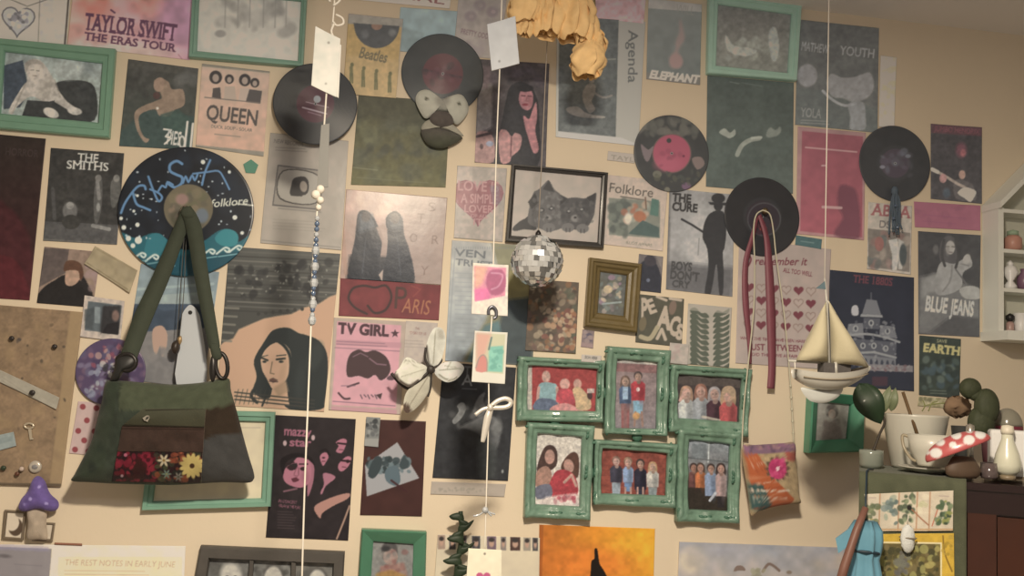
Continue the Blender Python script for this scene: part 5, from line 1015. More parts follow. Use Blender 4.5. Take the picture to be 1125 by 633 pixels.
# ------------------------------------------------------------------ patchwork shoulder bag hung over the painted record
bo_ = P(185, 240, .03)
m_dk = pm('dark_metal', '#3a332c', 240, 400, rough=.35, metal=.5)
T = thing('shoulder_bag', 'olive patchwork shoulder bag with flower panel hung over the painted record', 'bag', bo_)
def s(c):
    c.f('#3f4234').n(.08, 9).n(.05, 3)
    c.p([(112, 414), (134, 418), (130, 450), (122, 490), (118, 536), (70, 530), (98, 489)], '#3f4333', 1, 2).mott((85, 440, 122, 525), ['#353a2e', '#474a3a', '#2e322a'], 7, 24, 4, .6, 3).p([(135, 414), (252, 414), (260, 446), (214, 452), (135, 450)], '#55563f').g('#5a5b44', '#4b4c38', (190, 415), (190, 450), .0)
    c.p([(226, 450), (262, 443), (268, 478), (224, 482)], '#3e3125').p([(222, 486), (236, 478), (254, 475), (268, 476), (284, 532), (218, 534)], '#4b463f', 1, 2).n(.06, 5).l([(136, 418), (133, 448)], 1, '#343628', .8).l([(226, 450), (222, 530)], 1, '#2b251e', .7)
out = [(117, 419), (135, 418.5), (160, 420.5), (192, 422.5), (225, 420), (250, 415.5), (254, 430), (261, 455), (267, 478), (273, 500), (279, 520), (278.5, 527), (272, 530.5), (245, 530), (218, 531.5), (190, 533), (160, 532.5), (125, 531.5), (100, 530), (79, 528.5), (82, 521), (92, 502), (101, 483), (107, 460), (112, 440)]
V, Fc, cc = pillow(out, .075, .045, s, 5, 34, .5, .42, (185, 478), .012, .85, 0.0); build('body', V, Fc, m_fab, parent=T, cols=cc)
def s(c): c.f('#4b4735').n(.06, 5).g('#504c39', '#46412f', (190, 450), (190, 466)).l([(160, 451), (226, 449)], 1.2, '#332e22').l([(134, 467), (225, 469.5)], 1.4, '#2e261c')
def patch(nm, q, fn, dd=.002, th=.0015):
    dfn = pillow_depth(out, .075, .045, 5, .42, (185, 478), .012, dd+.003)
    C = [np.array(t, float) for t in q]
    return sheet(nm, None, None, q, fn, d=.12, parent=T, curl=0, th=th, m=m_fab, res=1.7, dfun=dfn, fade=0, gain=.9)
patch('zip_band', [(157, 449), (226, 449.5), (224.5, 470), (134, 468)], s, .006)
patch('pocket', [(134, 468), (224.5, 470), (223, 497), (129, 496)], lambda c: c.f('#46342a').n(.06, 6).l([(132, 471), (224, 472)], 1, '#33251d'), .004)
def s(c):
    c.f('#2e1d1c').n(.1, 4).mott((125, 497, 172, 531), ['#6e1f26', '#8a2c33', '#4d1a1d', '#3a1a1b', '#7a2630'], 3.4, 80, 4, .8).mott((140, 508, 158, 528), ['#3a1f1b'], 5, 12, 5, .8).mott((170, 497, 222, 531), ['#2b2a22', '#4b4a30', '#6e3b2a', '#3b3a2b', '#8a4a2e'], 3, 70, 6, .8).mott((188, 497, 206, 508), ['#8a4630', '#a0563a'], 3, 12, 7, .8)
    def fl(x, y, r, n, pc, cc_):
        for k in range(n):
            a = 2*math.pi*k/n; c.e(x+r*.55*math.cos(a), y+r*.55*math.sin(a), r*.5, r*.2, pc, math.degrees(a), 1)
        c.e(x, y, r*.2, r*.2, cc_)
    fl(211, 512, 13.5, 13, '#c6a964', '#4a3320'); fl(180, 506, 7, 6, '#c2ac86', '#8a6a3a'); fl(183, 521, 5, 6, '#6f7a66', '#8f8a5a'); fl(196, 524, 5, 6, '#7a705f', '#4a4a3a'); c.e(134, 523, 1.6, 1.6, '#b08c88').e(138, 500, 2, 2, '#b0606a')
patch('flower_panel', [(129, 496.5), (222.5, 497), (221, 531), (123, 529)], s, .003)
V, Fc = band([(158, 461), (163, 458), (161, 463)], 4, 3, .128, .003, 5); build('zip_pull', V, Fc, mat('zip_metal', (.6, .57, .5), rough=.3, metal=.7), parent=T, smooth=False)
m_strap = pm('olive_webbing', '#484838', 180, 330, rough=.9, noise=.12, nscale=60, bump=.4, bscale=600, spec=.2)
V, Fc = band([(207, 229), (196, 258), (177, 305), (157, 350), (142, 391)], [12, 15, 18, 20, 18], 0, [.046, .046, .06, .075, .09], .004); build('strap', V, Fc, m_strap, parent=T)
V, Fc = band([(204, 229), (213, 250), (221, 300), (230, 350), (236, 382)], [12, 17, 16, 14, 12], 0, [.05, .05, .06, .075, .09], .004); build('strap', V, Fc, m_strap, parent=T)
V, Fc, cc = pillow([(199, 236), (201, 229), (206, 226.5), (211, 229), (214, 238), (206, 240)], .052, .006, None, 4); build('strap_loop', V, Fc, m_strap, parent=T)
def ringpts(cx, cy_, rx, ry, rot, d, n=26):
    t = np.linspace(0, 2*math.pi, n); a = math.radians(rot)
    return np.array([P(cx+rx*math.cos(k)*math.cos(a)-ry*math.sin(k)*math.sin(a), cy_+rx*math.cos(k)*math.sin(a)+ry*math.sin(k)*math.cos(a), d) for k in t])
V, Fc = tube(ringpts(243.5, 402, 6.5, 14, -6, .09), .0042, 8, False); build('strap_ring', V, Fc, m_dk, parent=T)
V, Fc, cc = pillow([(231, 378), (240, 379), (244, 392), (238, 396), (233, 392)], .09, .008, None, 4); build('strap_end', V, Fc, m_strap, parent=T)
V, Fc, cc = pillow([(232, 392), (237, 395), (237, 414), (233, 420), (230, 410)], .09, .006, None, 4); build('side_tab', V, Fc, m_dk, parent=T)
V, Fc = tube(ringpts(139, 398, 10, 9, 0, .09), .005, 8, False); build('strap_ring', V, Fc, m_dk, parent=T)
V, Fc, cc = pillow([(128, 391), (146, 389), (152, 396), (147, 404), (136, 409), (130, 418), (121, 419), (126, 404)], .085, .014, None, 4); build('buckle', V, Fc, pm('black_leather', '#2b2823', 140, 400, rough=.45), parent=T)
# white tag with a punched hole, and a pair of thin cords with a small dark charm, both behind the bag
T = thing('paper_tag', 'tall white tag with a punched hole behind the right bag strap', 'tag', P(210, 335, .02))
m_wt = pm('white_card', '#c4bdb0', 210, 390, rough=.6)
V, Fc = ext([(199, 352), (201, 344), (205, 338), (209, 335), (213, 337), (217, 342), (221, 356), (227, 422), (194, 422), (197, 380)], .03, .002, 3); build('card', V, Fc, m_wt, parent=T, smooth=False)
V, Fc = lathe([(.0042, 0), (.0042, .0008)], P(209, 343.5, .0323), 16, M3=rotm('x', 90)); build('hole', V, Fc, mat('dark_hole', (.02, .02, .02), rough=.8), parent=T, smooth=False)
m_thin = pm('thin_grey_cord', '#5a5348', 200, 320, rough=.7)
T = thing('cord_charm', 'thin looped cord with a small dark charm between the bag straps', 'charm', P(200, 250, .02))
V, Fc = tube(cordpts([(203, 250), (198, 320), (194, 376)], .034), .0009, 6); build('cord', V, Fc, m_thin, parent=T)
V, Fc = tube(cordpts([(205, 250), (202, 320), (197, 372)], .035), .0009, 6); build('cord', V, Fc, m_thin, parent=T)
V, Fc, cc = pillow([(190, 376), (196, 374), (198, 382), (195, 389), (190, 388), (188, 382)], .036, .012, None, 4); build('charm', V, Fc, mat('charm_dark', (.04, .03, .025), rough=.4), parent=T)
V, Fc, cc = pillow([(195, 372), (199, 369), (200, 375), (197, 379)], .037, .005, None, 4); build('charm_bead', V, Fc, mat('charm_gold', (.5, .36, .2), rough=.35, metal=.5), parent=T)
V, Fc = lathe([(.006, 0), (.006, .016), (.011, .018), (.008, .024), (.001, .026)], P(205, 233, .012), 18, M3=rotm('x', 90))
T = build('wall_hook', V, Fc, mat('hook_metal', (.55, .5, .42), rough=.25, metal=.9)); tag(T, 'small silver hook at the centre of the painted record', 'hook'); T['kind'] = 'thing'

# ------------------------------------------------------------------ cream ornament under the second record
T = thing('fabric_ornament', 'cream two lobed ornament with brown middle hung below the red label record', 'ornament', P(487, 130, .012))
def s(c): c.f('#a89d84').n(.04, 6).e(468, 110, 2, 2, '#57513f').e(504, 115.5, 2, 2, '#57513f').e(486, 112, 8, 7, '#7c7160', 0, 5, .7)
V, Fc, cc = pillow([(456.5, 110), (460, 101), (469, 98.5), (478, 104), (485, 109), (494, 106), (505, 103.5), (511.5, 109), (515, 120), (510, 130), (502, 137), (496, 132), (494, 124), (480, 122), (474, 128), (467, 130), (461, 122)], .016, .014, s, 5, cen=(487, 114)); build('upper_lobes', V, Fc, m_fab, parent=T, cols=cc)
V, Fc, cc = pillow([(474, 126), (481, 122), (493, 124), (498, 131), (496, 138), (486, 141), (476, 138), (472, 132)], .024, .012, lambda c: c.f('#4f4338').n(.06, 4), 5); build('middle', V, Fc, m_fab, parent=T, cols=cc)
V, Fc, cc = pillow([(465, 136), (474, 131), (486, 138), (496, 136), (507, 146), (508, 150), (490, 143), (478, 141), (464, 143)], .02, .009, lambda c: c.f('#96896f').n(.05, 4), 4, cen=(486, 140)); build('rim', V, Fc, m_fab, parent=T, cols=cc)
V, Fc, cc = pillow([(463, 142), (478, 141), (490, 143), (507, 150), (506, 154), (498, 159), (486, 163), (474, 161), (466, 154)], .016, .016, lambda c: c.f('#4c4438').g('#54493d', '#45432f', (485, 142), (485, 162)).n(.05, 5), 4, cen=(486, 151)); build('lower_flap', V, Fc, m_fab, parent=T, cols=cc)

# ------------------------------------------------------------------ hanging mobiles
def up_to_ceiling(px, py, d): p = P(px, py, d); return np.array([p[0], p[1], ZC])
m_white = mat('white_cotton', (.78, .74, .66), rough=.8)
def hanging(name, label, cat, px, py, d, group=None):
    return thing(name, label, cat, up_to_ceiling(px, py, d), group)
HG = 'things hung from the ceiling'
# string with gift tag, metal strip, blue beads
d = .42
T = hanging('beaded_hanging_string', 'long white string with a paper tag, grey strip and blue beads', 'hanging string', 372, -60, d, HG)
pts = [P(369, -20, d), P(366, 20, d), P(361, 70, d), P(356, 140, d), P(350, 215, d), P(344, 285, d), P(342, 350, d), P(338, 450, d), P(334.5, 540, d), P(331, 660, d)]
top = pts[0].copy(); top[2] = ZC
V, Fc = tube(spline([top]+pts, 5), .0016, 7); build('cord', V, Fc, m_white, parent=T)
def tagsheet(nm, q, fn, d, parent, thk=.0012, mt=None, curl=.002): return sheet(nm, None, None, q, fn, d=d, parent=parent, curl=curl, th=thk, m=mt or m_paper)
m_ptag = m_paper
tagsheet('paper_tag', [(346.5, 29), (374, 43), (369.5, 107), (342, 94)], lambda c: c.f('#b3a68b').n(.03, 8).e(361, 47, 1.4, 1.4, '#7a6c58').e(358, 92, 1.2, 1.2, '#8a7a64'), d+.004, T)
tagsheet('paper_tag', [(352, 34), (375, 50), (372, 108), (366, 104)], lambda c: c.f('#b5a78c'), d+.001, T)
for k in range(4):
    q = [[(369, 16), (376, 20), (377, 26), (370, 28), (366, 24)], [(363, 2), (358, -6), (364, -10), (370, 0)], [(366, 6), (372, 2), (376, -6), (370, -10)], [(367, 26), (364, 34), (366, 40)]][k]
    V, Fc = tube(cordpts(q, d+.003, 5), .0022, 6); build('ribbon_loop', V, Fc, m_white, parent=T)
V, Fc = ext([(353, 138), (362, 136), (360.5, 206), (348, 206)], d+.002, .003); build('metal_strip', V, Fc, pm('grey_strip', '#8a8070', 355, 170, .42, rough=.5, metal=.4), parent=T, smooth=False)
m_bead = mat('clear_bead', (.62, .66, .70), rough=.08, trans=.35, spec=.8); m_blue = pm('blue_bead', '#6a7480', 345, 260, .7, rough=.12, coat=.6)
for x, y, r in ((352, 208, 4.2), (347, 214, 4.6), (352, 220, 3.6), (350, 228, 3)):
    V, Fc = ellipsoid(P(x, y, d+.003), r*.0018, r*.0018, r*.0018, 10, 6); build('knot', V, Fc, m_white, parent=T)
g = np.random.default_rng(3)
for k in range(20):
    y = 240+k*5.9; x = 348.6-(y-240)*.052; big = k in (6, 9, 12, 16, 19)
    r = .0085 if big else .0052; V, Fc = ellipsoid(P(x, y, d+.002), r*.85, r*.85, r*(1.1 if big else .95), 8 if not big else 6, 6 if not big else 4)
    build('bead', V, Fc, m_bead if k % 3 == 0 or big else m_blue, parent=T, smooth=not big)
# string with the two little picture cards, bow, heart tag
d = .36
T = hanging('card_hanging_string', 'white string with two coloured picture cards, silver bow and heart tag', 'hanging string', 553, -60, d, HG)
pts = [P(552, -20, d), P(549, 75, d), P(545.5, 160, d), P(542, 290, d), P(540.5, 345, d), P(537, 400, d), P(537, 450, d), P(535, 520, d), P(532.5, 608, d)]
top = pts[0].copy(); top[2] = ZC
V, Fc = tube(spline([top]+pts, 5), .0013, 7); build('cord', V, Fc, m_white, parent=T)
tagsheet('paper_tag', [(535, 27), (566, 18), (570.5, 70), (540, 78)], lambda c: c.f('#8f867a').n(.03, 8).e(548.5, 67.5, 1.3, 1.3, '#5f574d'), d+.003, T)
def s(c):
    c.f('#cdbda4').p([(521, 292.5), (556, 294.5), (555, 325), (521.5, 331.5)], '#c4707c').p([(521, 292), (536, 293), (530, 312), (521, 318)], '#d09a74', .9, 5).p([(521, 318), (540, 316), (538, 328), (522, 331)], '#cf5a80', .9, 3).p([(538, 298), (552, 297), (556, 310), (552, 322), (540, 324), (534, 312)], '#9c3f57', .9, 2, 3).l([(540, 300), (552, 302), (548, 314), (540, 318)], 2, '#bb7080', .9, 3).n(.05, 4)
tagsheet('picture_card', [(519.5, 289), (558.5, 291.5), (557.5, 347.5), (518, 345)], s, d+.003, T)
def s(c):
    c.f('#c9bda4').p([(523, 366), (555, 367.5), (553, 411), (522.5, 408)], '#b9b083').p([(523, 366), (540, 367), (532, 392), (523, 400)], '#c88a70', .8, 5).p([(538, 381), (553, 380), (552, 409), (536, 408)], '#6faa8a', 1, 2).mott((538, 382, 552, 408), ['#82b896', '#5a9478'], 3, 14, 3, .7).p([(523, 400), (528, 391), (534, 392), (535, 408), (523, 408)], '#c06a5a', .9, 1, 2).l([(523, 404), (526, 394), (531, 390), (535, 396), (535, 408)], 1.2, '#8a7a66', .9, 4).l([(540, 371), (537, 384)], 2, '#5a6a5a')
tagsheet('picture_card', [(521.5, 363.5), (557.5, 365.5), (554.5, 422), (518, 419.5)], s, d+.003, T)
V, Fc = tube(cordpts([(537, 346), (537, 340), (541, 337), (545, 341), (545, 348), (542, 350)], d+.008, 5), .003, 8); build('clip', V, Fc, pm('clip_metal', '#6b6460', 541, 343, rough=.3, metal=.6), parent=T)
m_rib = mat('silver_ribbon', (.75, .72, .66), rough=.28, metal=.35)
V, Fc = band([(538, 448), (546, 441), (555, 438), (561, 441), (559, 446), (551, 448), (541, 448)], 5, 5, d+.006, .002, 5); build('bow_loop', V, Fc, m_rib, parent=T)
V, Fc = band([(540, 446), (536, 458), (533, 472), (530, 486)], [5, 8, 7, 4], 0, [d+.008, d+.012], .002, 5); build('bow_tail', V, Fc, m_rib, parent=T)
V, Fc = band([(538, 448), (530, 450), (522, 456)], [4, 4], 4, d+.004, .002, 5); build('bow_tail', V, Fc, m_rib, parent=T)
V, Fc, cc = pillow([(536, 444), (541, 445), (541, 451), (536, 451)], d+.01, .006, None, 4); build('bow_knot', V, Fc, m_rib, parent=T)
for q in ([(532, 562), (526, 566), (520, 567)], [(534, 561), (540, 564), (544, 565)], [(535, 562), (540, 567)]):
    V, Fc = tube(cordpts(q, d+.002, 5), .0017, 6); build('clear_bead', V, Fc, m_bead, parent=T)
V, Fc = ellipsoid(P(533, 560.5, d+.002), .006, .006, .006, 10, 8); build('clear_bead', V, Fc, m_bead, parent=T)
tagsheet('heart_tag', [(514.5, 602.5), (551, 604.5), (551, 662), (511, 660)], lambda c: c.f('#dfceac').n(.02, 8).e(532.5, 608.5, 1.3, 1.3, '#8a7a60').heart(531, 635, 8, '#c0506e'), d+.003, T)
# mirror ball
d = .17; c0 = P(590, 287, d); rb = 28.3*mpp(590, 287, d)
T = hanging('mirror_ball', 'small mirrored disco ball in front of the kitten picture', 'disco ball', 590, 200, d, HG)
V = []; Fc = []; cols = []
g = np.random.default_rng(9); nl = 15
off = 0
for i in range(nl):                                      # rows of little mirrors, each tipped a touch its own way
    a0, a1 = math.pi*i/nl, math.pi*(i+1)/nl; nn = max(5, int(2*nl*math.sin((a0+a1)/2)))
    for j in range(nn):
        b0, b1 = 2*math.pi*j/nn, 2*math.pi*(j+1)/nn; t = g.normal(0, .012, 2)
        q = [np.array([math.sin(a)*math.cos(b), math.sin(a)*math.sin(b), math.cos(a)]) for a, b in ((a0, b0), (a1, b0), (a1, b1), (a0, b1))]
        n0 = len(V)
        for k, v in enumerate(q): V.append(c0+rb*v*(1+t[0]*(1 if k in (0, 3) else -1)+t[1]*(1 if k < 2 else -1)))
        Fc.append((n0, n0+1, n0+2, n0+3)); cc_ = g.choice([.3, .6, .85, .98, .98]); cols += [(cc_*.93, cc_*.97, cc_)]*4
build('mirrors', V, Fc, mat('mirror_tiles', rough=.14, metal=.5, attr=True, coat=.6), parent=T, cols=np.array(cols), smooth=False)
V, Fc = lathe([(.006, 0), (.006, .006), (.002, .012)], c0+np.array([0, 0, rb*.98]), 14); build('cap', V, Fc, m_dk, parent=T)
top = c0.copy(); top[2] = ZC
V, Fc = tube([c0+np.array([0, 0, rb]), (c0+top)/2, top], .0011, 6); build('string', V, Fc, mat('grey_thread', (.42, .37, .32), rough=.7), parent=T)
V, Fc = ellipsoid(c0, rb*.93, rb*.93, rb*.93, 20, 12); build('core', V, Fc, mat('ball_core', (.05, .05, .05), rough=.5), parent=T)

# dried yellow roses hung head down
d = .26
T = hanging('dried_flower_bunch', 'dried yellow flowers hung head down from the ceiling at the top edge', 'dried flowers', 612, -40, d, HG)
m_pet = mat('dried_petals', (.92, .63, .30), rough=.75, noise=.22, nscale=50, bump=.4, bscale=140, sheen=.1)
m_stem = mat('dry_stem', (.22, .17, .08), rough=.8)
def rose(cx, cy_, w, h, seed, lean=0, n=9):
    g = np.random.default_rng(seed); c = P(cx, cy_, d); k = mpp(cx, cy_, d); R0 = w*k; H = h*k; mm = M()
    for i in range(n):
        a = 2*math.pi*i/n+g.uniform(-.3, .3); lay = i % 3; rr = R0*(1-.22*lay); wid = g.uniform(.75, 1.1)
        nu, nv = 9, 12; V = []
        for u in range(nu):
            for v in range(nv):
                s_, t_ = u/(nu-1)-.5, v/(nv-1)
                bulge = math.sin(min(t_*1.25, 1)*math.pi*.62)**.8*(1-.28*max(0, t_-.75)/.25)
                an = a+s_*wid*1.9; r = rr*bulge*(1+.13*math.sin(s_*9+i*2+t_*5))*(1+.08*g.normal())+.002
                z = -H*t_*(1+.12*math.cos(s_*math.pi))*(1-.06*lay)+.04*H*math.sin(s_*11+i)*t_
                nz = vnoise(np.array([s_*3.2+i*7]), np.array([t_*4.2+seed*5]), .6, seed+i)[0]-.5; r *= 1+.55*nz; z += H*.10*(vnoise(np.array([s_*5+i*3]), np.array([t_*2+seed]), .5, seed)[0]-.5)
                V.append(c+np.array([r*math.cos(an)+lean*t_*H, r*math.sin(an)*.85, z+H*.5]))
        mm.add(V, [(u*nv+v, (u+1)*nv+v, (u+1)*nv+v+1, u*nv+v+1) for u in range(nu-1) for v in range(nv-1)])
    o = build('flower_head', mm.V, mm.F, m_pet, parent=T); o.modifiers.new('s', 'SOLIDIFY').thickness = .0016
    su = o.modifiers.new('u', 'SUBSURF'); su.levels = 1; su.render_levels = 1
    top = up_to_ceiling(612, -40, d); V, Fc = tube(spline([c+np.array([-lean*H*.4, 0, H*.45]), c*.5+top*.5+np.array([(cx-612)*k*.3, 0, .02]), top], 5), .0025, 7); build('stem', V, Fc, m_stem, parent=T)
rose(584, 2, 19, 44, 1, -.12); rose(602, 8, 17, 56, 2, .0, 10); rose(629, 6, 20, 64, 3, .04, 10); rose(640, 22, 12, 46, 6, .1, 7); rose(649, 60, 17, 44, 5, -.12, 10); rose(577, 26, 9, 26, 8, -.1, 6); rose(655, 42, 9, 24, 9, .1, 6)

# hanging sailboat
d = .40
T = hanging('sailboat', 'cream sailed model sailboat hung on a thread', 'model boat', 906, -60, d, HG)
m_sail = pm('sail_cloth', '#d8c092', 905, 370, .6, rough=.85, bump=.2, bscale=300, sheen=.1); m_hull = pm('hull_white', '#c4b49a', 910, 410, .72, rough=.4, coat=.2)
def sail(nm, pts, bul, rev=False):
    q = np.array(pts, float); n = 10; V = []; Fc = []
    A, B, C = [P(*t, d+.006) for t in q]
    idx = {}
    for i in range(n+1):
        for j in range(n+1-i):
            u, v = i/n, j/n; w_ = 1-u-v; p = A*w_+B*u+C*v; p = p-np.array([0, bul*27*u*v*w_*.6+bul*2*u*v, 0]); idx[i, j] = len(V); V.append(p)
    for i in range(n):
        for j in range(n-i):
            Fc.append((idx[i, j], idx[i+1, j], idx[i, j+1]))
            if i+j < n-1: Fc.append((idx[i+1, j], idx[i+1, j+1], idx[i, j+1]))
    o = build(nm, V, Fc, m_sail, parent=T); o.modifiers.new('s', 'SOLIDIFY').thickness = .0012
sail('mainsail', [(907.5, 331), (909, 397.5), (874.5, 396)], .03)
sail('jib', [(911, 331), (913, 399), (955, 404)], .035)
V, Fc = tube([P(906, 306, d), P(908.5, 334, d), P(912, 416, d)], [.0016, .0022, .0026], 8); build('mast', V, Fc, m_hull, parent=T)
V, Fc = tube([P(866, 396.5, d), P(912, 399, d)], .0025, 8); build('boom', V, Fc, m_hull, parent=T)
V, Fc = tube([P(918, 398, d+.01), P(918.5, 412, d+.01)], .0035, 8); build('post', V, Fc, m_hull, parent=T)
# hull: lofted along its length
k_ = mpp(910, 412, d); xs_ = np.linspace(0, 1, 17); V = []; Fc = []; L_, R_ = P(872.5, 411.5, d), P(953.5, 408, d)
nn = 13
for i, t in enumerate(xs_):
    beam = .034*math.sin(math.pi*min(max(t*.9+.06, 0), 1))**.6; dep = 21.5*k_*math.sin(math.pi*(t*.86+.1))**.55*.86
    c = L_*(1-t)+R_*t+np.array([0, 0, .010*(abs(t-.5)*2)**2])
    for j in range(nn):
        a = math.pi*j/(nn-1); V.append(c+np.array([0, -beam*math.cos(a), -dep*math.sin(a)**.8]))
for i in range(16):
    for j in range(nn-1): Fc.append((i*nn+j, (i+1)*nn+j, (i+1)*nn+j+1, i*nn+j+1))
Fc += [tuple(range(nn-1, -1, -1)), tuple(16*nn+j for j in range(nn))]
build('hull', V, Fc, m_hull, parent=T)
dk = []; 
for i in range(17): dk += [V[i*nn]+np.array([0, 0, -.002]), V[i*nn+nn-1]+np.array([0, 0, -.002])]
build('deck', dk, [(2*i, 2*i+2, 2*i+3, 2*i+1) for i in range(16)], pm('deck_brown', '#7a6a55', 910, 408, rough=.6), parent=T)
V, Fc = tube(np.array([V[i*nn]+np.array([0, -.001, -.012]) for i in range(1, 16)]), .0012, 6); build('stripe', V, Fc, pm('stripe_brown', '#8d7a5f', 910, 416, rough=.5), parent=T)
V, Fc, cc = pillow([(880, 426), (896, 428), (912, 428), (926, 426), (921, 436), (908, 442.5), (894, 442), (886, 437)], d-.004, .006, None, 5, 6, 1.0); build('keel', V, Fc, mat('keel_white', paint('#cbbfa8', 905, 436, .75), rough=.45), parent=T)
def s(c): c.f('#70706a').n(.06, 6)
V, Fc = ext([(906, 309), (896, 317), (907, 318)], d+.001, .001); build('pennant', V, Fc, pm('pennant_grey', '#5f6a66', 900, 314, .8, rough=.8), parent=T, smooth=False)
cab = M(); cab.add(*box(0, 1, 0, 1, 0, 1)); A = P(898, 412, d-.012); B = P(935, 400, d+.012)
V, Fc = box(min(A[0], B[0]), max(A[0], B[0]), -d-.012, -d+.012, min(A[2], B[2]), max(A[2], B[2])); build('cabin', V, Fc, pm('cabin_dark', '#5a5046', 915, 405, .8, rough=.5, noise=.3, nscale=90), parent=T, smooth=False)
V, Fc = tube([P(873, 396.5, d), P(874, 411, d)], .0011, 6); build('rigging', V, Fc, m_white, parent=T)
V, Fc = tube([P(909, 330, d), P(955.5, 404.5, d)], .0011, 6); build('rigging', V, Fc, m_white, parent=T)
top = P(906, 306, d); t2 = top.copy(); t2[2] = ZC
V, Fc = tube([top, (top+t2)/2, t2], .0012, 6); build('thread', V, Fc, m_white, parent=T)

# white butterfly
T = thing('butterfly_ornament', 'white cloth butterfly with dark edges pinned above the maroon print', 'butterfly ornament', P(474, 406, .05))
d = .05
m_bfd = mat('dark_wire', (.035, .03, .028), rough=.5)
def wing(pts, fn, dd, tilt=.0):
    V, Fc, cc = pillow(pts, d+dd, .0035, fn, 5, 8, .3, .6, gain=1.25, fade=0); V[:, 1] -= tilt*np.abs(V[:, 0]-P(474, 406, d)[0]); build('wing', V, Fc, m_fab, parent=T, cols=cc)
wing([(471, 404), (468, 392), (468, 380), (472, 368), (478, 360), (486, 362), (489, 373), (487, 386), (484, 396), (478, 403)], lambda c: c.f('#cdc2aa').n(.05, 6).l([(478, 366), (476, 400)], 1, '#8a7f68', .8).l([(468, 380), (470, 396), (473, 404)], 2.6, '#4a4036', .9).p([(479, 362), (487, 362), (488, 374), (482, 372)], '#a89c86', .8, 3), .012, .55)
wing([(477, 407), (484, 400), (492, 397.5), (502, 398), (508, 405), (501, 416), (490, 420), (480, 414)], lambda c: c.f('#dcd2ba').n(.04, 6).l([(482, 407), (504, 405)], 1, '#8f8671', .9).l([(490, 406), (494, 398)], .8, '#8f8671', .8).l([(482, 412), (492, 418), (501, 415)], 1.6, '#8b8069', .9).l([(488, 402), (500, 404)], 1, '#9d927b', .8), .008, .5)
wing([(470, 404), (458, 398), (446, 393), (438, 404), (433, 410), (436, 418), (448, 425), (458, 420), (466, 412)], lambda c: c.f('#dccfb2').n(.04, 7).l([(445, 396), (468, 400)], 1, '#7d735f', .8).l([(440, 414), (466, 406)], .8, '#a3987e', .8).l([(432, 409), (436, 418), (448, 425), (459, 419)], 4, '#57493d', .9).l([(442, 398), (462, 404)], .8, '#a3987e', .8), .008, .5)
wing([(472, 410), (464, 416), (448, 428), (443, 440), (444, 452), (452, 452), (464, 441), (473, 426), (475, 414)], lambda c: c.f('#bcae92').n(.05, 7).l([(470, 414), (450, 444)], 1, '#82745f', .8).p([(438, 446), (446, 442), (453, 452), (444, 456)], '#4f3b30', .9, 2), .004, .4)
V, Fc = tube(cordpts([(468, 382), (467, 394), (472, 404), (475, 408)], d+.02, 5), [.002]*15+[.003], 8) if False else tube(cordpts([(468, 382), (467, 394), (472, 404), (475, 408)], d+.02, 5), .0028, 8); build('body', V, Fc, m_bfd, parent=T)
V, Fc, cc = pillow([(470, 402), (476, 402), (478, 408), (473, 411), (469, 408)], d+.02, .006, None, 4); build('body', V, Fc, m_bfd, parent=T)
for q in ([(474, 405), (480, 402), (485, 397), (484, 393)], [(472, 408), (464, 415), (456, 422), (449, 427), (440, 422), (433, 414), (430, 410)], [(474, 410), (473, 426), (470, 436)]):
    V, Fc = tube(cordpts(q, d+.016, 5), .0022 if q[0][1] != 408 else .0032, 7); build('wire_edge', V, Fc, m_bfd, parent=T)

# dark green leafy sprig
T = thing('leaf_sprig', 'dark green zigzag leaf sprig in front of the portrait board', 'leaf sprig', P(503, 660, .05))
m_lf = pm('dark_leaf', '#2e3824', 505, 600, rough=.55, noise=.2, nscale=40); d = .05
pts = cordpts([(506, 562), (507, 585), (505, 605), (502, 622), (498, 664)], d, 6); V, Fc = tube(pts, .005, 8); build('stem', V, Fc, m_lf, parent=T)
for k in range(8):
    y = 568+k*12.2; x = 506.5-max(0, y-590)*.09; sg = 1 if k % 2 else -1; w_ = 13+k*1.1
    q = [(x-sg*2, y-3), (x+sg*w_*.4, y-4.5), (x+sg*w_, y-9 if sg > 0 else y-1), (x+sg*w_*.75, y-2 if sg > 0 else y+3), (x+sg*w_*.3, y+4), (x-sg*3, y+6)]
    V, Fc, cc = pillow(q, d+.004*(k % 3), .005, None, 4, 5, .4); build('leaf', V, Fc, m_lf, parent=T)
    q = [(x+sg*2, y+3), (x-sg*w_*.5, y+5), (x-sg*w_*.8, y+10), (x-sg*w_*.4, y+10), (x, y+9)]
    V, Fc, cc = pillow(q, d+.003*((k+1) % 3), .004, None, 4, 5, .4); build('leaf', V, Fc, m_lf, parent=T)
V, Fc, cc = pillow([(506, 562), (509, 568), (507, 578), (503, 570)], d, .005, None, 4, 5); build('leaf', V, Fc, m_lf, parent=T)

# ------------------------------------------------------------------ ribbons, cords and the little woven pouch
d = .02
m_red = mat('red_ribbon', paint('#84474a', 845, 330, .8), rough=.5, noise=.1, nscale=60); m_cord = pm('cream_cord', '#b8a888', 830, 300, rough=.8)
T = thing('red_ribbon', 'long dark red ribbon hanging in two tails from the right hand record', 'ribbon', P(840, 236, .02))
V, Fc = band([(834, 236), (842, 262), (845, 300), (847, 350), (848, 400), (846.5, 427)], [4, 6, 9, 10, 8, 8], 0, [.02, .026, .026], .0012); build('tail', V, Fc, m_red, parent=T)
V, Fc = band([(832, 238), (826, 262), (819, 290), (819, 330), (823, 372), (824, 400)], [3, 5, 6, 7, 5, 3], 0, [.02, .024, .022], .0012); build('tail', V, Fc, m_red, parent=T)
T = thing('woven_pouch', 'small woven pouch with a pink flower hung on cream cords', 'pouch', P(838, 232, .02))
V, Fc = tube(cordpts([(838, 231), (831, 236), (828, 252), (829, 290), (828, 340), (822, 400), (817, 450), (815, 494)], [.034, .034, .04, .055, .06]), .0017, 7); build('cord', V, Fc, m_cord, parent=T)
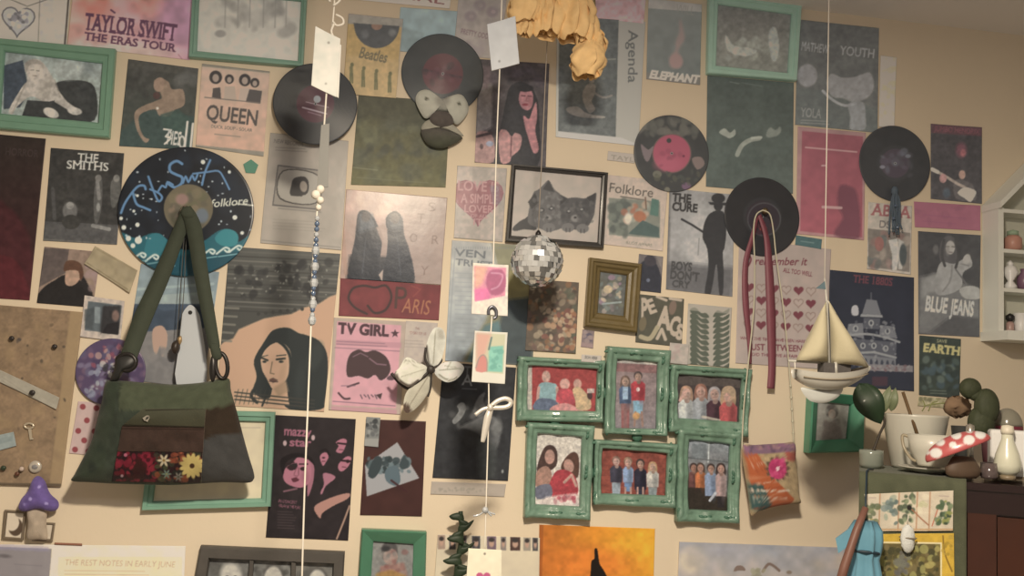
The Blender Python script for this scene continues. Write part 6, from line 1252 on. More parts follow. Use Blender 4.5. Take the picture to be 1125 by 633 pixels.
V, Fc = tube(cordpts([(838, 231), (846, 236), (850, 256), (853, 284), (862, 350), (869, 430), (872, 488)], [.034, .034, .04, .05, .058]), .0017, 7); build('cord', V, Fc, m_cord, parent=T)
for k in range(6):
    c0 = P(868.5+k*.75, 424+k*13, .056); V, Fc = ellipsoid(c0, .003, .003, .004, 8, 6); build('bead', V, Fc, m_cord, parent=T)
def s(c):
    c.f('#a98a5f').n(.1, 4).p([(815, 496), (826, 494), (846, 525), (870, 548), (862, 564), (840, 556), (822, 530)], '#b0562f', 1, 2).p([(820, 530), (834, 532), (846, 556), (838, 562), (824, 560)], '#3c5148', 1, 2)
    for k in range(9): c.l([(816+k*1.4, 506+k*6.5), (836+k*3.6, 500+k*6.8)], 1.4, ['#c07a50', '#c9a585', '#9a4528'][k % 3], .6)
    for k in range(14): c.l([(822+k*3, 538.5), (824+k*3, 538)], 1.6, '#d0bfa0', .8)
    for k in range(12): c.l([(823+k*3.2, 546.5), (824.5+k*3.2, 546)], 1.6, '#d0bfa0', .7)
    c.p([(816, 489), (873, 486), (873, 495), (816, 499)], '#7c5a62').mott((817, 488, 872, 496), ['#5d454f', '#a0736a', '#8a5a6a'], 2, 34, 4, .8).p([(858, 496), (874, 496), (872, 506), (862, 506)], '#a24a3c', .9, 2)
    for k in range(12):
        a = k*math.pi/6; c.e(850+9*math.cos(a), 514+9*math.sin(a), 2.4, 5, '#5f4a35', math.degrees(a)+90)
    c.e(850, 514, 10, 11.5, '#b8375a').mott((842, 504, 858, 524), ['#c74b6d', '#a02c4c'], 3, 16, 5, .7).e(850, 514, 2, 2, '#d8b8b0')
V, Fc, cc = pillow([(815, 491), (830, 489), (845, 488), (860, 487), (873, 487), (874, 505), (877, 525), (878, 545), (879.5, 553), (868, 554), (850, 557), (834, 562), (825, 566), (822, 545), (818, 520)], .06, .022, s, 5, 16, .6, .4, (846, 522), .004); build('body', V, Fc, m_fab, parent=T, cols=cc)
V, Fc = lathe([(.004, 0), (.004, .012), (.008, .014), (.001, .018)], P(838, 233, .008), 14, M3=rotm('x', 90)); T = build('brass_hook', V, Fc, mat('hook_brass', (.5, .4, .25), rough=.3, metal=.8)); tag(T, 'small hook at the centre of the ribboned record', 'hook')
T = thing('blue_tassel', 'dark blue tassel hanging from the last record', 'tassel', P(983, 200, .02))
m_tas = pm('tassel_blue', '#454a4c', 984, 235, rough=.7, noise=.2, nscale=80)
for k in range(9):
    x = 979+k*1.2; V, Fc = tube(cordpts([(983, 208), (x, 222), (x+((k*7) % 5-2)*.8, 240), (x+((k*3) % 5-2)*1.2, 258-(k % 3)*3)], .018+.002*(k % 3), 4), .0022, 6); build('strand', V, Fc, m_tas, parent=T)
V, Fc = ellipsoid(P(983, 210, .018), .009, .007, .012, 12, 8); build('knot', V, Fc, m_tas, parent=T)
for x, y in ((984, 226), (982, 240), (986, 250)):
    V, Fc = ellipsoid(P(x, y, .026), .004, .004, .004, 8, 6); build('bead', V, Fc, m_blue, parent=T)
# ------------------------------------------------------------------ white house shaped shelf
ds = .06
def wl(px, py, d=0): return P(px, py, d)
xl = wl(1079, 300)[0]; xr = xl+.30; zb = wl(1085, 367)[2]; ze = wl(1079, 232)[2]; zp = ze+.15; ym = -ds
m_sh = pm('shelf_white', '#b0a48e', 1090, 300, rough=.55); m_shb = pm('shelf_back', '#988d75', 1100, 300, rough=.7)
T = thing('house_shelf', 'white house shaped wall shelf with trinkets at the right edge', 'shelf', (xl, -.001, zb))
t_ = .014
def part(nm, b, m=m_sh):
    V, Fc = box(*b); return build(nm, V, Fc, m, parent=T, smooth=False)
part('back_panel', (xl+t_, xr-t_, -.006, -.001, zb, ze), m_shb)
part('side_panel', (xl, xl+t_, -ds, -.001, zb, ze)); part('side_panel', (xr-t_, xr, -ds, -.001, zb, ze))
for k, py in enumerate((364, 316, 273, 229)):
    z = wl(1100, py, ds)[2]
    if k == 0: V, Fc = ext([(0, 0)]*3, 0, 0) if False else box(xl-.006, xr+.006, -ds-.04, -.001, z-.022, z); build('base_board', V, Fc, m_sh, parent=T, smooth=False)
    else: part('shelf_board', (xl+t_, xr-t_, -ds, -.006, z-.009, z))
V = [(xl-.012, y, z) for y in (-ds-.012, -.001) for z in (ze-.006, ze+.012)]
for sg in (0, 1):
    xa, xb = (xl-.002, (xl+xr)/2) if sg == 0 else (xr+.002, (xl+xr)/2)
    V = [(xa, -ds-.012, ze-.004), (xa, -.001, ze-.004), (xb, -.001, zp), (xb, -ds-.012, zp)]; V += [(x, y, z+.016) for x, y, z in V]
    build('roof_board', V, [(0, 1, 2, 3), (7, 6, 5, 4), (0, 4, 5, 1), (1, 5, 6, 2), (2, 6, 7, 3), (3, 7, 4, 0)], m_sh, parent=T, smooth=False)
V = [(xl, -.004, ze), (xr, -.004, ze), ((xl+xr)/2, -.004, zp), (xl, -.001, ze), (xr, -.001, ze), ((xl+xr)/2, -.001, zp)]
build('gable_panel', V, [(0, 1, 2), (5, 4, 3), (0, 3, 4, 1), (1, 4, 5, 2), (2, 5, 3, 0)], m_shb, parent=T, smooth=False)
# trinkets
def zs(py): return float(wl(1100, py, ds)[2])+.0006
def trinket(nm, lb, px, pz, prof, m, cat='ornament', extra=None, d_=.035, n=18):
    x = float(wl(px, 300, d_)[0]); o = thing(nm, lb, cat, (x, -d_, pz), 'trinkets on the house shelf')
    V, Fc = lathe(prof, (x, -d_, pz), n); build('body', V, Fc, m, parent=o)
    if extra:
        for e_nm, pr, mm_ in extra: V, Fc = lathe(pr, (x, -d_, pz), n); build(e_nm, V, Fc, mm_, parent=o)
trinket('round_jar', 'green and red jar on the top shelf of the white house shelf', 1113, zs(273), [(.014, 0), (.02, .006), (.02, .03), (.012, .038), (.001, .038)], pm('jar_red', '#8a5f4c', 1113, 255, rough=.4), 'jar', [('lid', [(.013, .038), (.013, .048), (.002, .052)], pm('jar_green', '#6c7358', 1113, 240, rough=.5))])
trinket('white_figurine', 'pale glass ornament on the middle shelf of the white house shelf', 1110, zs(316), [(.012, 0), (.015, .008), (.006, .02), (.018, .04), (.012, .055), (.002, .06)], pm('figurine_white', '#b0a898', 1110, 300, rough=.3), 'ornament', [('head', [(.002, .055), (.008, .062), (.002, .07)], pm('figurine_white', '#b0a898', 1110, 300))])
trinket('purple_vase', 'small plum vase at the cut edge of the middle shelf', 1125, zs(316), [(.01, 0), (.016, .01), (.016, .03), (.007, .045), (.009, .052), (.002, .052)], pm('vase_plum', '#5c4046', 1122, 290, rough=.35), 'vase')
trinket('dark_topped_bottle', 'tiny bottle with a black top on the lowest shelf of the house shelf', 1109.5, zs(364), [(.008, 0), (.009, .004), (.009, .022), (.005, .026), (.001, .026)], pm('bottle_pink', '#8a6a5a', 1109, 355, rough=.3), 'bottle', [('cap', [(.004, .026), (.010, .032), (.010, .04), (.002, .046)], mat('black_cap', (.02, .018, .02), rough=.4))])
trinket('small_white_cup', 'small white cup behind the black topped bottle on the lowest shelf', 1121, zs(364), [(.012, 0), (.014, .01), (.017, .045), (.015, .045), (.012, .01), (.001, .008)], pm('cup_white', '#c0b5a3', 1121, 345, rough=.35), 'cup', [('rim', [(.0165, .044), (.018, .046), (.0165, .048), (.015, .046)], pm('cup_white', '#c0b5a3', 1121, 345))])

# ------------------------------------------------------------------ corner cabinet, turned to face the room
FL = P(947.5, 519, .30); vv = FL-CAM; ang = math.atan2(vv[0], vv[1])          # its left side lies along the line of sight
ux = np.array([math.cos(ang), -math.sin(ang), 0]); uy = np.array([math.sin(ang), math.cos(ang), 0])   # along the front, and inwards
ZT = float(FL[2])
DEP = .27
def cp_(a, b, z): return np.array([FL[0], FL[1], 0])+ux*a+uy*b+np.array([0, 0, z])
def cbox(a0, a1, b0, b1, z0, z1):
    V = [cp_(a, b, z) for a in (a0, a1) for b in (b0, b1) for z in (z0, z1)]
    return np.array(V), [(0, 1, 3, 2), (4, 6, 7, 5), (0, 4, 5, 1), (2, 3, 7, 6), (0, 2, 6, 4), (1, 5, 7, 3)]
def onfront(px, py, off=0.0):
    """where the line of sight through a pixel meets the plane off in front of the cabinet's face"""
    v = _R*((px-562.5)/F)-_U*((py-316.5)/F)+_f; p0 = cp_(0, -off, 0); n = uy
    return CAM+v*(((p0-CAM)@n)/(v@n))
def fa(px, py, off=0.0):
    p = onfront(px, py, off); q = p-np.array([FL[0], FL[1], 0]); return float(q@ux), float(p[2])
def rel(px, py, b): return onfront(px, py, -b)
W_ = .80
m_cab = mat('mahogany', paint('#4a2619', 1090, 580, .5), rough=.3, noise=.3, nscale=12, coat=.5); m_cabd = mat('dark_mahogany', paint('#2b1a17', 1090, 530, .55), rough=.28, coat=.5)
T = thing('wooden_cabinet', 'dark mahogany cabinet standing in the right corner', 'cabinet', cp_(W_/2, DEP/2, 0))
a_s = fa(1063, 560)[0]
def cpart(nm, *b, m=m_cab):
    V, Fc = cbox(*b); return build(nm, V, Fc, m, parent=T, smooth=False)
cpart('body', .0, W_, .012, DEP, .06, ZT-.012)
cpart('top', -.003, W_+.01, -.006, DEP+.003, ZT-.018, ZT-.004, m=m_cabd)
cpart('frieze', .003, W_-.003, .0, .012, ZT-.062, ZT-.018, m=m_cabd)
cpart('stile', a_s, a_s+.05, .001, .012, .07, ZT-.062); cpart('stile', .0, .05, .001, .012, .07, ZT-.062); cpart('stile', W_-.05, W_, .001, .012, .07, ZT-.062)
cpart('door', a_s+.052, W_-.052, .002, .012, .08, ZT-.066, m=mat('door_mahogany', paint('#44210f', 1110, 600, .5), rough=.32, noise=.35, nscale=9, coat=.5))
cpart('door', .052, a_s-.002, .002, .012, .08, ZT-.066)
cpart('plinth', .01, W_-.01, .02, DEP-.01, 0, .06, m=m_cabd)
# green cloth over the top and down the front
def s(c): pass
T2 = None
aw = fa(1061, 560)[0]
nu, nv = 40, 60; V = []; pix = []
path = [(DEP*.9, ZT), (DEP*.45, ZT), (.002, ZT), (-.008, ZT-.0005), (-.0115, ZT-.006), (-.012, ZT-.05), (-.012, ZT-.2), (-.012, ZT-.42)]
seg = np.array([(b, z) for b, z in path]); L_ = np.concatenate([[0], np.cumsum(np.hypot(*np.diff(seg, axis=0).T))]); tt = np.linspace(0, L_[-1], nv)
for j in range(nv):
    b, z = np.interp(tt[j], L_, seg[:, 0]), np.interp(tt[j], L_, seg[:, 1])
    for i in range(nu):
        a = -.006+(aw+.006)*i/(nu-1); w_ = .0011*(1+math.sin(a*70+z*9)) if b < -.006 else 0
        V.append(cp_(a, b-w_*(b < 0), z+.0008))
V = np.array(V); Fc = [(j*nu+i, j*nu+i+1, (j+1)*nu+i+1, (j+1)*nu+i) for j in range(nv-1) for i in range(nu-1)]
pp = proj(V); cv = Cv(pp[:, 0], pp[:, 1]); cv.f('#4c4934').n(.06, 8)
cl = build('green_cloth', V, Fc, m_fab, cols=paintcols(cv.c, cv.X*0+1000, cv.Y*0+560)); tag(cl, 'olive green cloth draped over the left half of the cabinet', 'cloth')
cl.modifiers.new('s', 'SOLIDIFY').thickness = .0015
# printed sheets hung on the cloth
def frontsheet(name, label, cat, quad, draw, off, group=None, m=None, res=1.6, parent=None):
    q = [np.array(onfront(*t, off)) for t in quad]; qq = [np.array(t, float) for t in quad]
    nu = int(max(np.hypot(*(qq[1]-qq[0])), 4)*res); nv = int(max(np.hypot(*(qq[3]-qq[0])), 4)*res)
    u, v = np.meshgrid(np.linspace(0, 1, nu), np.linspace(0, 1, nv)); u = u.ravel()[:, None]; v = v.ravel()[:, None]
    V = (q[0]*(1-u)+q[1]*u)*(1-v)+(q[3]*(1-u)+q[2]*u)*v
    V = V-uy[None, :]*(.0015*np.sin(u*9+v*2))
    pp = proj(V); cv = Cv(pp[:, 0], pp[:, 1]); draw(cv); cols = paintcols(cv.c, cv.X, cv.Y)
    idx = np.arange(nu*nv).reshape(nv, nu); Fq = np.stack([idx[1:, :-1], idx[1:, 1:], idx[:-1, 1:], idx[:-1, :-1]], -1).reshape(-1, 4).tolist()
    n = len(V); V = np.vstack([V, V+uy*.0012]); cols = np.vstack([cols, cols]); Fb = [[n+i for i in f[::-1]] for f in Fq]
    ring = np.concatenate([idx[0, :-1], idx[:-1, -1], idx[-1, :0:-1], idx[:0:-1, 0]]); k = len(ring)
    side = [(int(ring[i]), int(ring[(i+1) % k]), n+int(ring[(i+1) % k]), n+int(ring[i])) for i in range(k)]
    o = build(name, V, Fq+Fb+side, m or m_fab, cols=cols, parent=parent)
    if label: tag(o, label, cat, group)
    return o
def s(c):
    c.f('#b5a184').n(.04, 6)
    for x in (967, 988, 1008, 1022): c.l([(x, 541), (x-1.5, 583)], 1.4, '#9a6f50', .9)
    c.l([(951, 582), (1047, 582)], 2, '#a5825c').mott((952, 552, 966, 580), ['#6a6a4a', '#8a7a4c', '#55583f'], 3.4, 14, 3, .8).mott((970, 546, 985, 578), ['#6f7468', '#585f54', '#8a8a72'], 3.4, 20, 4, .8).mott((989, 544, 1004, 578), ['#5b5f44', '#4a4d3b', '#7c7c5c'], 3.6, 26, 5, .85).e(999, 558, 2.6, 3, '#2a2520').l([(1002, 560), (1012, 570), (1020, 577)], 1.4, '#8a5a40').mott((1010, 546, 1018, 566), ['#a59a72', '#c2b08f'], 3, 10, 6, .6).l([(1024, 578), (1030, 560)], 1, '#a0523a').mott((1029, 550, 1045, 576), ['#4c563c', '#6a7050', '#38402f', '#7d7a45'], 3, 34, 7, .9).l([(1032, 545), (1042, 545.5)], 1.4, '#a08a76').l([(955, 547), (962, 547)], 1.2, '#a08a76')
frontsheet('plant_chart', 'row of botanical cards printed on a cloth hung over the green cloth', 'plant chart', [(949.5, 542), (978, 538.5), (1047.5, 539.5), (1047, 583.5)], s, .018) if False else frontsheet('plant_chart', 'cream strip of five botanical cards on the green cloth', 'plant chart', [(949.5, 543), (1047.5, 539), (1047, 583.5), (956, 584)], s, .0195)
def s(c):
    c.f('#b08a35').n(.08, 9).p([(963, 597), (1033, 597.5), (1033, 660), (963, 660)], '#5b4d2e').mott((965, 600, 1031, 650), ['#4a4229', '#6f6236', '#857a48', '#3f3a26', '#93824c', '#6a5a3a'], 4, 150, 3, .85).l([(963, 596), (1034, 597), (1034, 650)], 1.6, '#c9b48a').mott((985, 606, 998, 634), ['#5a5349', '#66604f'], 4, 20, 5, .8).l([(1036, 589), (1038, 608), (1046, 628)], 1.6, '#6d5124', .9, 4).mott((1036, 590, 1046, 612), ['#8a6d2c', '#9a7c38'], 2, 14, 6, .7)
frontsheet('yellow_plant_print', 'yellow bordered leafy print hung below the botanical cards', 'plant print', [(955, 587), (1048, 586), (1049, 662), (958, 664)], s, .0185)
T = thing('white_charm', 'small white knitted charm hanging on the botanical cards', 'charm', onfront(997, 576, .02))
V = []; 
c0 = onfront(997.5, 592, .028)
V, Fc = ellipsoid(c0, .0145, .009, .027, 18, 12); V = V+np.random.default_rng(1).normal(0, .0006, V.shape); build('body', V, Fc, mat('white_wool', paint('#b9ae9a', 997, 592), rough=.9, bump=.6, bscale=300), parent=T)
V, Fc = tube([onfront(997, 575, .02), onfront(998, 566, .02)], .001, 6); build('loop', V, Fc, m_white, parent=T)
V, Fc = tube(np.array([c0+ux*.0148*math.cos(t)-uy*.0093*math.sin(t)+np.array([0, 0, .002]) for t in np.linspace(0, math.pi, 14)]), .0016, 6); build('seam', V, Fc, mat('wool_dark', (.25, .22, .18), rough=.9), parent=T)
# blue folded umbrella with a wooden stick, hung at the cabinet's corner
m_bl = mat('blue_cloth', paint('#6a9296', 940, 600, .75), rough=.75, noise=.15, nscale=30, sheen=.1)
T = thing('blue_umbrella', 'folded light blue umbrella with dark band hanging at the cabinet corner', 'umbrella', onfront(947, 640, .085))
def fp(px, py, off): return onfront(px, py, off)
c_a, c_b = fp(951, 572, .085), fp(945, 720, .085)
V = []; Fc = []; n = 40; K = 14
for i in range(K+1):
    t = i/K; c = c_a*(1-t)+c_b*t; r = np.interp(t, [0, .08, .2, .26, .4, 1], [.018, .028, .028, .022, .028, .06])
    for j in range(n):
        a = 2*math.pi*j/n; rr = r*(1+.16*math.sin(a*7+t*2)+.05*math.sin(a*13)); V.append(c+ux*rr*math.cos(a)-uy*rr*.7*math.sin(a))
for i in range(K):
    for j in range(n): Fc.append((i*n+j, i*n+(j+1) % n, (i+1)*n+(j+1) % n, (i+1)*n+j))
Fc += [tuple(range(n)), tuple(K*n+j for j in range(n-1, -1, -1))]
build('canopy', V, Fc, m_bl, parent=T)
V, Fc = tube([c_a+np.array([0, 0, -.004]), c_a*.6+cp_(.006, -.02, ZT-.01)*.4+np.array([0, 0, .01]), cp_(.008, -.022, ZT+.004), cp_(.012, .01, ZT+.0065), cp_(.02, .03, ZT+.0055)], .0018, 7); build('hanging_loop', V, Fc, mat('band_dark', (.02, .04, .06), rough=.5), parent=T)
tt_ = np.linspace(0, 2*math.pi, 30); cb = c_a*.76+c_b*.24
V, Fc = tube(np.array([cb+ux*.026*math.cos(t)-uy*.02*math.sin(t)+np.array([0, 0, .004*math.sin(t)]) for t in tt_]), .003, 7, False); build('band', V, Fc, mat('band_dark', (.02, .04, .06), rough=.5), parent=T)
V = [fp(x, y, .095) for x, y in ((933, 581), (918, 592), (920, 602), (921, 608), (931, 601), (937, 590))]; V2 = [v+uy*.012 for v in V]
build('canopy_flap', V+V2, [(0, 1, 2, 3, 4, 5), (11, 10, 9, 8, 7, 6)]+[(i, (i+1) % 6, 6+(i+1) % 6, 6+i) for i in range(6)], m_bl, parent=T, smooth=False)
V, Fc = tube([fp(951, 558, .10), fp(941, 583, .118), fp(928, 622, .135), fp(916, 665, .145)], [.006, .0075, .0085, .009], 12)
T = build('wooden_stick', V, Fc, mat('brown_stick', paint('#6b4636', 930, 610), rough=.5, noise=.2, nscale=30)); tag(T, 'brown wooden stick leaning in front of the blue umbrella', 'stick')

# ------------------------------------------------------------------ things on the cabinet
def on_top(px, b):
    """point on the cabinet top seen at pixel column px, b behind the front edge"""
    lo, hi = 300.0, 633.0
    for _ in range(50):
        mid = (lo+hi)/2; v = _R*((px-562.5)/F)-_U*((mid-316.5)/F)+_f; p0 = cp_(0, b, 0); p = CAM+v*(((p0-CAM)@uy)/(v@uy))
        if p[2] > ZT+.0025: lo = mid
        else: hi = mid
    return p
def pxm(b): return np.linalg.norm(cp_(.1, b, ZT)-CAM)/F     # metres per pixel there
def topthing(nm, lb, cat, px, b, grp='things on the cabinet'):
    p = on_top(px, b); return thing(nm, lb, cat, p, grp), p, pxm(b)*1.01
m_cer = mat('cream_ceramic', paint('#b5a68c', 1005, 480), rough=.35, coat=.3); m_soil = mat('soil', (.05, .035, .02), rough=.95)
T, p, k = topthing('plant_pot', 'large cream plant pot with a brown stick, on the cloth covered cabinet', 'plant pot', 1005, .20)
V, Fc = lathe([(20*k, 0), (22*k, 3*k), (31*k, 51*k), (31.5*k, 53*k), (30*k, 53*k), (29*k, 46*k), (.002, 45*k)], p, 40); build('pot', V, Fc, m_cer, parent=T)
V, Fc = lathe([(28.6*k, 46*k), (.002, 47*k)], p, 30); build('soil', V, Fc, m_soil, parent=T)
V, Fc = tube([rel(1008, 478, .13), rel(992, 431, .15)], 1.6*k, 8)
build('stick', V, Fc, mat('stick_brown', (.16, .10, .05), rough=.7), parent=T)
m_gl = mat('rubber_leaf', paint('#26331f', 958, 445, .95), rough=.5, coat=.05)
def leafmesh(base, tip, wid, bend, m, parent, nm='leaf'):
    ax = tip-base; side = np.cross(ax/np.linalg.norm(ax), uy); V = []; n, w_ = 12, 5
    for i in range(n+1):
        t = i/n; h = wid*math.sin(math.pi*t**.8)**.8
        for j in range(w_):
            s_ = (j/(w_-1)-.5)*2; V.append(base+ax*t+side*h*s_+uy*(-bend*math.sin(math.pi*t)+.25*wid*(1-s_*s_)*.6))
    o = build(nm, V, [(i*w_+j, i*w_+j+1, (i+1)*w_+j+1, (i+1)*w_+j) for i in range(n) for j in range(w_-1)], m, parent=parent); o.modifiers.new('s', 'SOLIDIFY').thickness = .0012
T1, p1, k1 = topthing('rubber_plant', 'dark plant with one broad green leaf left of the cream pot', 'plant', 957, .11)
V, Fc = lathe([(9*k1, 0), (11.5*k1, 4*k1), (11.5*k1, 14*k1), (11.8*k1, 18*k1), (11*k1, 18*k1), (11*k1, 12*k1), (.001, 12*k1)], p1, 26); build('glass_pot', V, Fc, mat('grey_glaze', paint('#7c7864', 962, 505), rough=.2, coat=.4), parent=T1)
V, Fc = tube(spline([p1+np.array([0, 0, 12*k1]), rel(966, 478, .12), rel(972, 463, .12), rel(965, 452, .12)], 6), 1.3*k1, 8); build('stem', V, Fc, mat('stem_dark', (.05, .04, .03), rough=.6), parent=T1)
leafmesh(rel(944, 421, .12), rel(968, 466, .12), 14.5*k1, .02, m_gl, T1)
for a, b_, w_ in (((968, 455), (978, 424), 3.5), ((979, 452), (984, 426), 3)):
    leafmesh(rel(*a, .17), rel(*b_, .17), w_*k1*1.6, .01, mat('grey_green_leaf', paint('#6a6a48', 978, 440), rough=.5), T1)
for q in ([(1013, 452), (1016, 446), (1014, 440)], [(1015, 446), (1026, 444), (1038, 443)], [(1020, 452), (1024, 443), (1030, 441)]): 
    V, Fc = tube(np.array([rel(x, y, .15) for x, y in spline(q, 4)]), .0014, 6); build('sprout', V, Fc, mat('sprout_green', paint('#6f6a3c', 1020, 445), rough=.6), parent=T)
T, p, k = topthing('teacup', 'cream teacup with a looped handle in front of the plant pot', 'cup', 1024, .085)
rs = 7*k
V, Fc = lathe([(13*k, 7*k), (14*k, 9*k), (21*k, 22*k), (23*k, 37*k), (22.2*k, 37*k), (20*k, 22*k), (12*k, 10*k), (.001, 9*k)], p, 36); build('bowl', V, Fc, m_cer, parent=T)
hp = [p-ux*21*k+np.array([0, 0, 34*k]), p-ux*27*k+np.array([0, 0, 35*k]), p-ux*26*k-uy*4*k+np.array([0, 0, 24*k]), p-ux*20*k-uy*6*k+np.array([0, 0, 14*k]), p-ux*15*k-uy*6*k+np.array([0, 0, 11*k])]
V, Fc = tube(spline(hp, 6), 1.5*k, 8); build('handle', V, Fc, mat('gilt_handle', paint('#8a775a', 1003, 495), rough=.3), parent=T)
T, p, k = topthing('saucer', 'cream saucer under the teacup', 'saucer', 1021, .085)
V, Fc = lathe([(14*k, 0), (15*k, 1*k), (29*k, 5*k), (30*k, 5.8*k), (28*k, 6*k), (13*k, 3*k), (.001, 3*k)], p, 40); build('plate', V, Fc, m_cer, parent=T)
V, Fc = lathe([(13.2*k, 2.8*k), (13.6*k, 4*k), (12.6*k, 4*k), (12.2*k, 2.8*k)], p, 30); build('well_ring', V, Fc, mat('gilt_handle', (.3, .2, .1)), parent=T)
# red spotted mushroom lying on its brown stump
T, p, k = topthing('toadstool_ornament', 'red toadstool ornament with white spots tilted over the teacup', 'mushroom ornament', 1058, .012)
Rt = np.array([ux, uy, [0, 0, 1]]).T @ rotm('y', -25)
cc0 = rel(1050, 489, -.012)
V, Fc = lathe([(31*k, -6*k), (31.5*k, -3*k), (29*k, 5*k), (22*k, 11*k), (12*k, 14*k), (.001, 15*k)], cc0, 40, 1, .62, Rt)
cv_c = np.tile(lin(hx('#9c2f2c')), (len(V), 1)); nrm = 0
spots = [(-20, 0, 5.2), (-3, 2, 3.2), (12, 1, 5), (24, 2, 5), (-12, 8, 4), (4, 9, 4.5), (17, 9, 3.5), (-27, 3, 2.5)]
lo = (V-cc0) @ Rt
build_V, build_F = V, Fc
# finer cap so that the spots stay round
prof = [(31*k, -6*k)]+[(31.5*k*math.cos(t), -5*k+15*k*math.sin(t)) for t in np.linspace(0.05, 1.54, 22)]
V, Fc = lathe(prof, cc0, 110, 1, .5, Rt); lo = (V-cc0) @ Rt / k
base = paint('#a04a42', 1052, 490); wh = paint('#cdbba4', 1052, 490); cols = np.tile(base, (len(V), 1))
for sx_, sz_, r_ in spots:
    m_ = np.clip((r_-np.hypot(lo[:, 0]-sx_, (lo[:, 2]-sz_)*1.15))/1.0+.5, 0, 1)*(lo[:, 1] < 3); cols = cols*(1-m_[:, None])+wh*m_[:, None]
build('cap', V, Fc, mat('cap_glaze', rough=.3, attr=True, coat=.3), parent=T, cols=cols)
V, Fc = lathe([(12*k, 0), (16*k, 3*k), (17*k, 9*k), (13*k, 15*k), (10*k, 20*k), (.001, 21*k)], p, 28, 1.1, .5); build('stem', V, Fc, mat('stump_brown', paint('#4d3a2a', 1056, 508), rough=.6, noise=.2, nscale=30), parent=T)
# cactus in its plum pot
T, p, k = topthing('cactus_plant', 'green cactus of stacked pads in a small plum pot', 'cactus', 1090, .155)
V, Fc = lathe([(7*k, 0), (9*k, 22*k), (10*k, 38*k), (8.5*k, 38*k), (.001, 34*k)], p, 24); build('pot', V, Fc, mat('plum_pot', paint('#4a2c2a', 1088, 490), rough=.4), parent=T)
m_cac = mat('cactus_green', paint('#4a4a30', 1080, 450, .5), rough=.7, noise=.25, nscale=70, bump=.5, bscale=250)
for px, py, rx, rz in ((1078, 465, 13, 16), (1084, 447, 12, 17), (1081, 438, 9, 9), (1066, 427, 10.5, 10), (1072, 434, 7, 6)):
    c = rel(px, py, .155); V, Fc = ellipsoid(c, rx*k, rx*k*.75, rz*k, 22, 14); n_ = (V-c); V = V+n_*(.05*np.sin(np.arctan2(n_[:, 1], n_[:, 0])*9))[:, None]; build('pad', V, Fc, m_cac, parent=T)
T, p, k = topthing('woven_basket', 'brown dried flower head over a dark cup behind the toadstool', 'dried flower', 1058, .21)
V, Fc = lathe([(8*k, 0), (9*k, 20*k), (11*k, 44*k), (10*k, 44*k), (.001, 40*k)], p, 22); build('cup', V, Fc, mat('dark_cup', paint('#3a362f', 1050, 465), rough=.35), parent=T)
c = rel(1052, 447, .21); V, Fc = ellipsoid(c, 14*k, 9*k, 10*k, 20, 12); V = V+np.random.default_rng(4).normal(0, .0022, V.shape); build('flower_head', V, Fc, mat('dry_brown', paint('#765a40', 1049, 446), rough=.9), parent=T)
bpy.data.objects[T.name].name = 'dried_flower_cup'
T, p, k = topthing('silver_lighter', 'small shiny silver stub between the dried flower and the cactus', 'ornament', 1066, .10)
V, Fc = lathe([(3.2*k, 0), (3.2*k, 34*k), (4*k, 36*k), (4*k, 48*k), (.001, 50*k)], p, 16); build('body', V, Fc, mat('silver_stub', (.7, .67, .6), rough=.2, metal=.8), parent=T)
V, Fc = lathe([(4.2*k, 36*k), (4.2*k, 38*k)], p, 16); build('collar', V, Fc, m_dk, parent=T); T.name = 'silver_stub'
# cream lantern box with a pear shaped bottle, a dome behind, a dark votive
T, p, k = topthing('cream_box', 'cream white box behind the pear shaped bottle', 'box', 1112, .085)
V = [p+ux*a*k+uy*b*k+np.array([0, 0, z*k]) for a in (-19, 34) for b in (-2, 24) for z in (1.5, 46)]
o = build('body', V, [(0, 1, 3, 2), (4, 6, 7, 5), (0, 4, 5, 1), (2, 3, 7, 6), (0, 2, 6, 4), (1, 5, 7, 3)], mat('cream_card', paint('#cbbb98', 1110, 495), rough=.6), parent=T, smooth=False); bv = o.modifiers.new('b', 'BEVEL'); bv.width = 3*k; bv.segments = 3
V = [p+ux*a*k+uy*b*k+np.array([0, 0, z*k]) for a in (-19.5, 34.5) for b in (-2.5, 24.5) for z in (0, 2.5)]
build('base', V, [(0, 1, 3, 2), (4, 6, 7, 5), (0, 4, 5, 1), (2, 3, 7, 6), (0, 2, 6, 4), (1, 5, 7, 3)], mat('box_base', (.2, .15, .1), rough=.5), parent=T, smooth=False)
T, p, k = topthing('pear_bottle', 'pear shaped cream bottle in front of the cream box', 'bottle', 1107, .055)
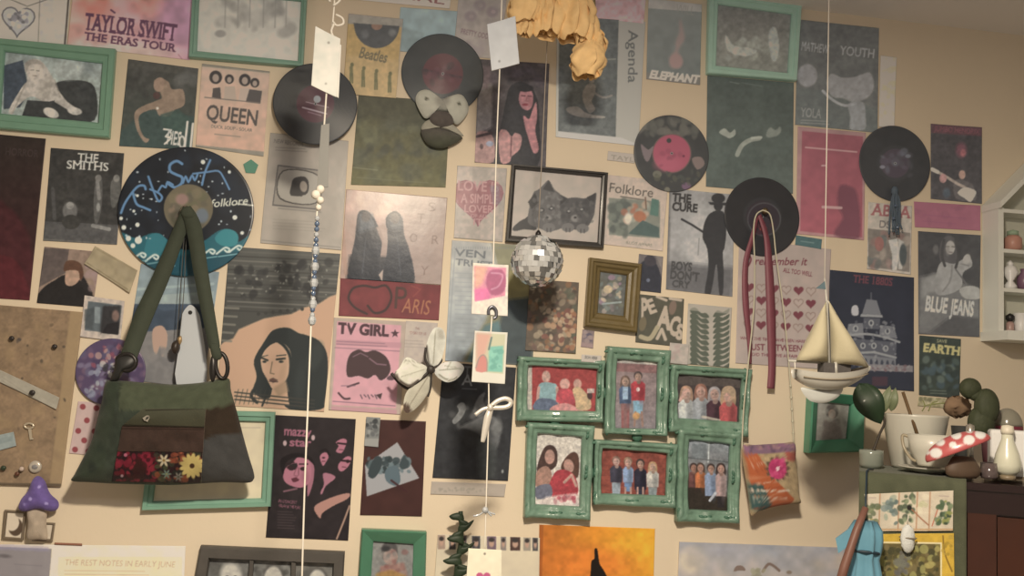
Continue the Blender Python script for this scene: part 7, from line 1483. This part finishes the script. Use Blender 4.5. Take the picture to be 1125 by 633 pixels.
V, Fc = lathe([(6*k, 4*k), (11*k, 8*k), (12.5*k, 14*k), (10.5*k, 24*k), (5.5*k, 38*k), (5*k, 43*k), (.001, 44*k)], p, 28); build('body', V, Fc, mat('bottle_cream', paint('#b0a384', 1107, 490), rough=.3, coat=.3), parent=T)
V, Fc = lathe([(5.6*k, 43*k), (6*k, 46*k), (5.2*k, 51*k), (.001, 52*k)], p, 20); build('neck', V, Fc, mat('bottle_neck', paint('#b5a284', 1108, 462), rough=.4), parent=T)
V, Fc = lathe([(7*k, 0), (7*k, 4*k), (.001, 4.5*k)], p, 20); build('foot', V, Fc, mat('bottle_foot', (.3, .24, .16), rough=.4), parent=T)
T, p, k = topthing('glass_dome', 'grey dome with a red band behind the cream box', 'dome', 1107, .225)
V, Fc = lathe([(13*k, 0), (13*k, 38*k), (.001, 38*k)], p, 24); build('base', V, Fc, mat('dome_base', paint('#4a3a30', 1107, 475), rough=.5), parent=T)
V, Fc = lathe([(13.5*k, 38*k), (13.5*k, 46*k), (12*k, 46.5*k)], p, 28); build('band', V, Fc, mat('dome_red', paint('#5c2428', 1107, 462), rough=.4), parent=T)
V, Fc = lathe([(13.5*k*math.cos(t), 46*k+17*k*math.sin(t)) for t in np.linspace(0, 1.55, 12)], p, 28); build('dome', V, Fc, mat('dome_grey', paint('#6f6450', 1107, 452), rough=.2, coat=.4), parent=T)
T, p, k = topthing('votive_holder', 'small dark glass votive holder at the cabinet front edge', 'candle holder', 1087, .05)
V, Fc = lathe([(7*k, 0), (8*k, 2*k), (8*k, 15*k), (7*k, 15*k), (6.5*k, 4*k), (.001, 3*k)], p, 24); build('glass', V, Fc, mat('smoke_glass', paint('#4f4038', 1088, 506), rough=.12, coat=.6), parent=T)
V, Fc = lathe([(6.4*k, 3.5*k), (6.4*k, 10*k), (.001, 10*k)], p, 20); build('candle', V, Fc, mat('candle_dark', (.16, .10, .08), rough=.6), parent=T)
# keep private helper values out of the finished scene
for o in bpy.data.objects:
    if '_o' in o: del o['_o']
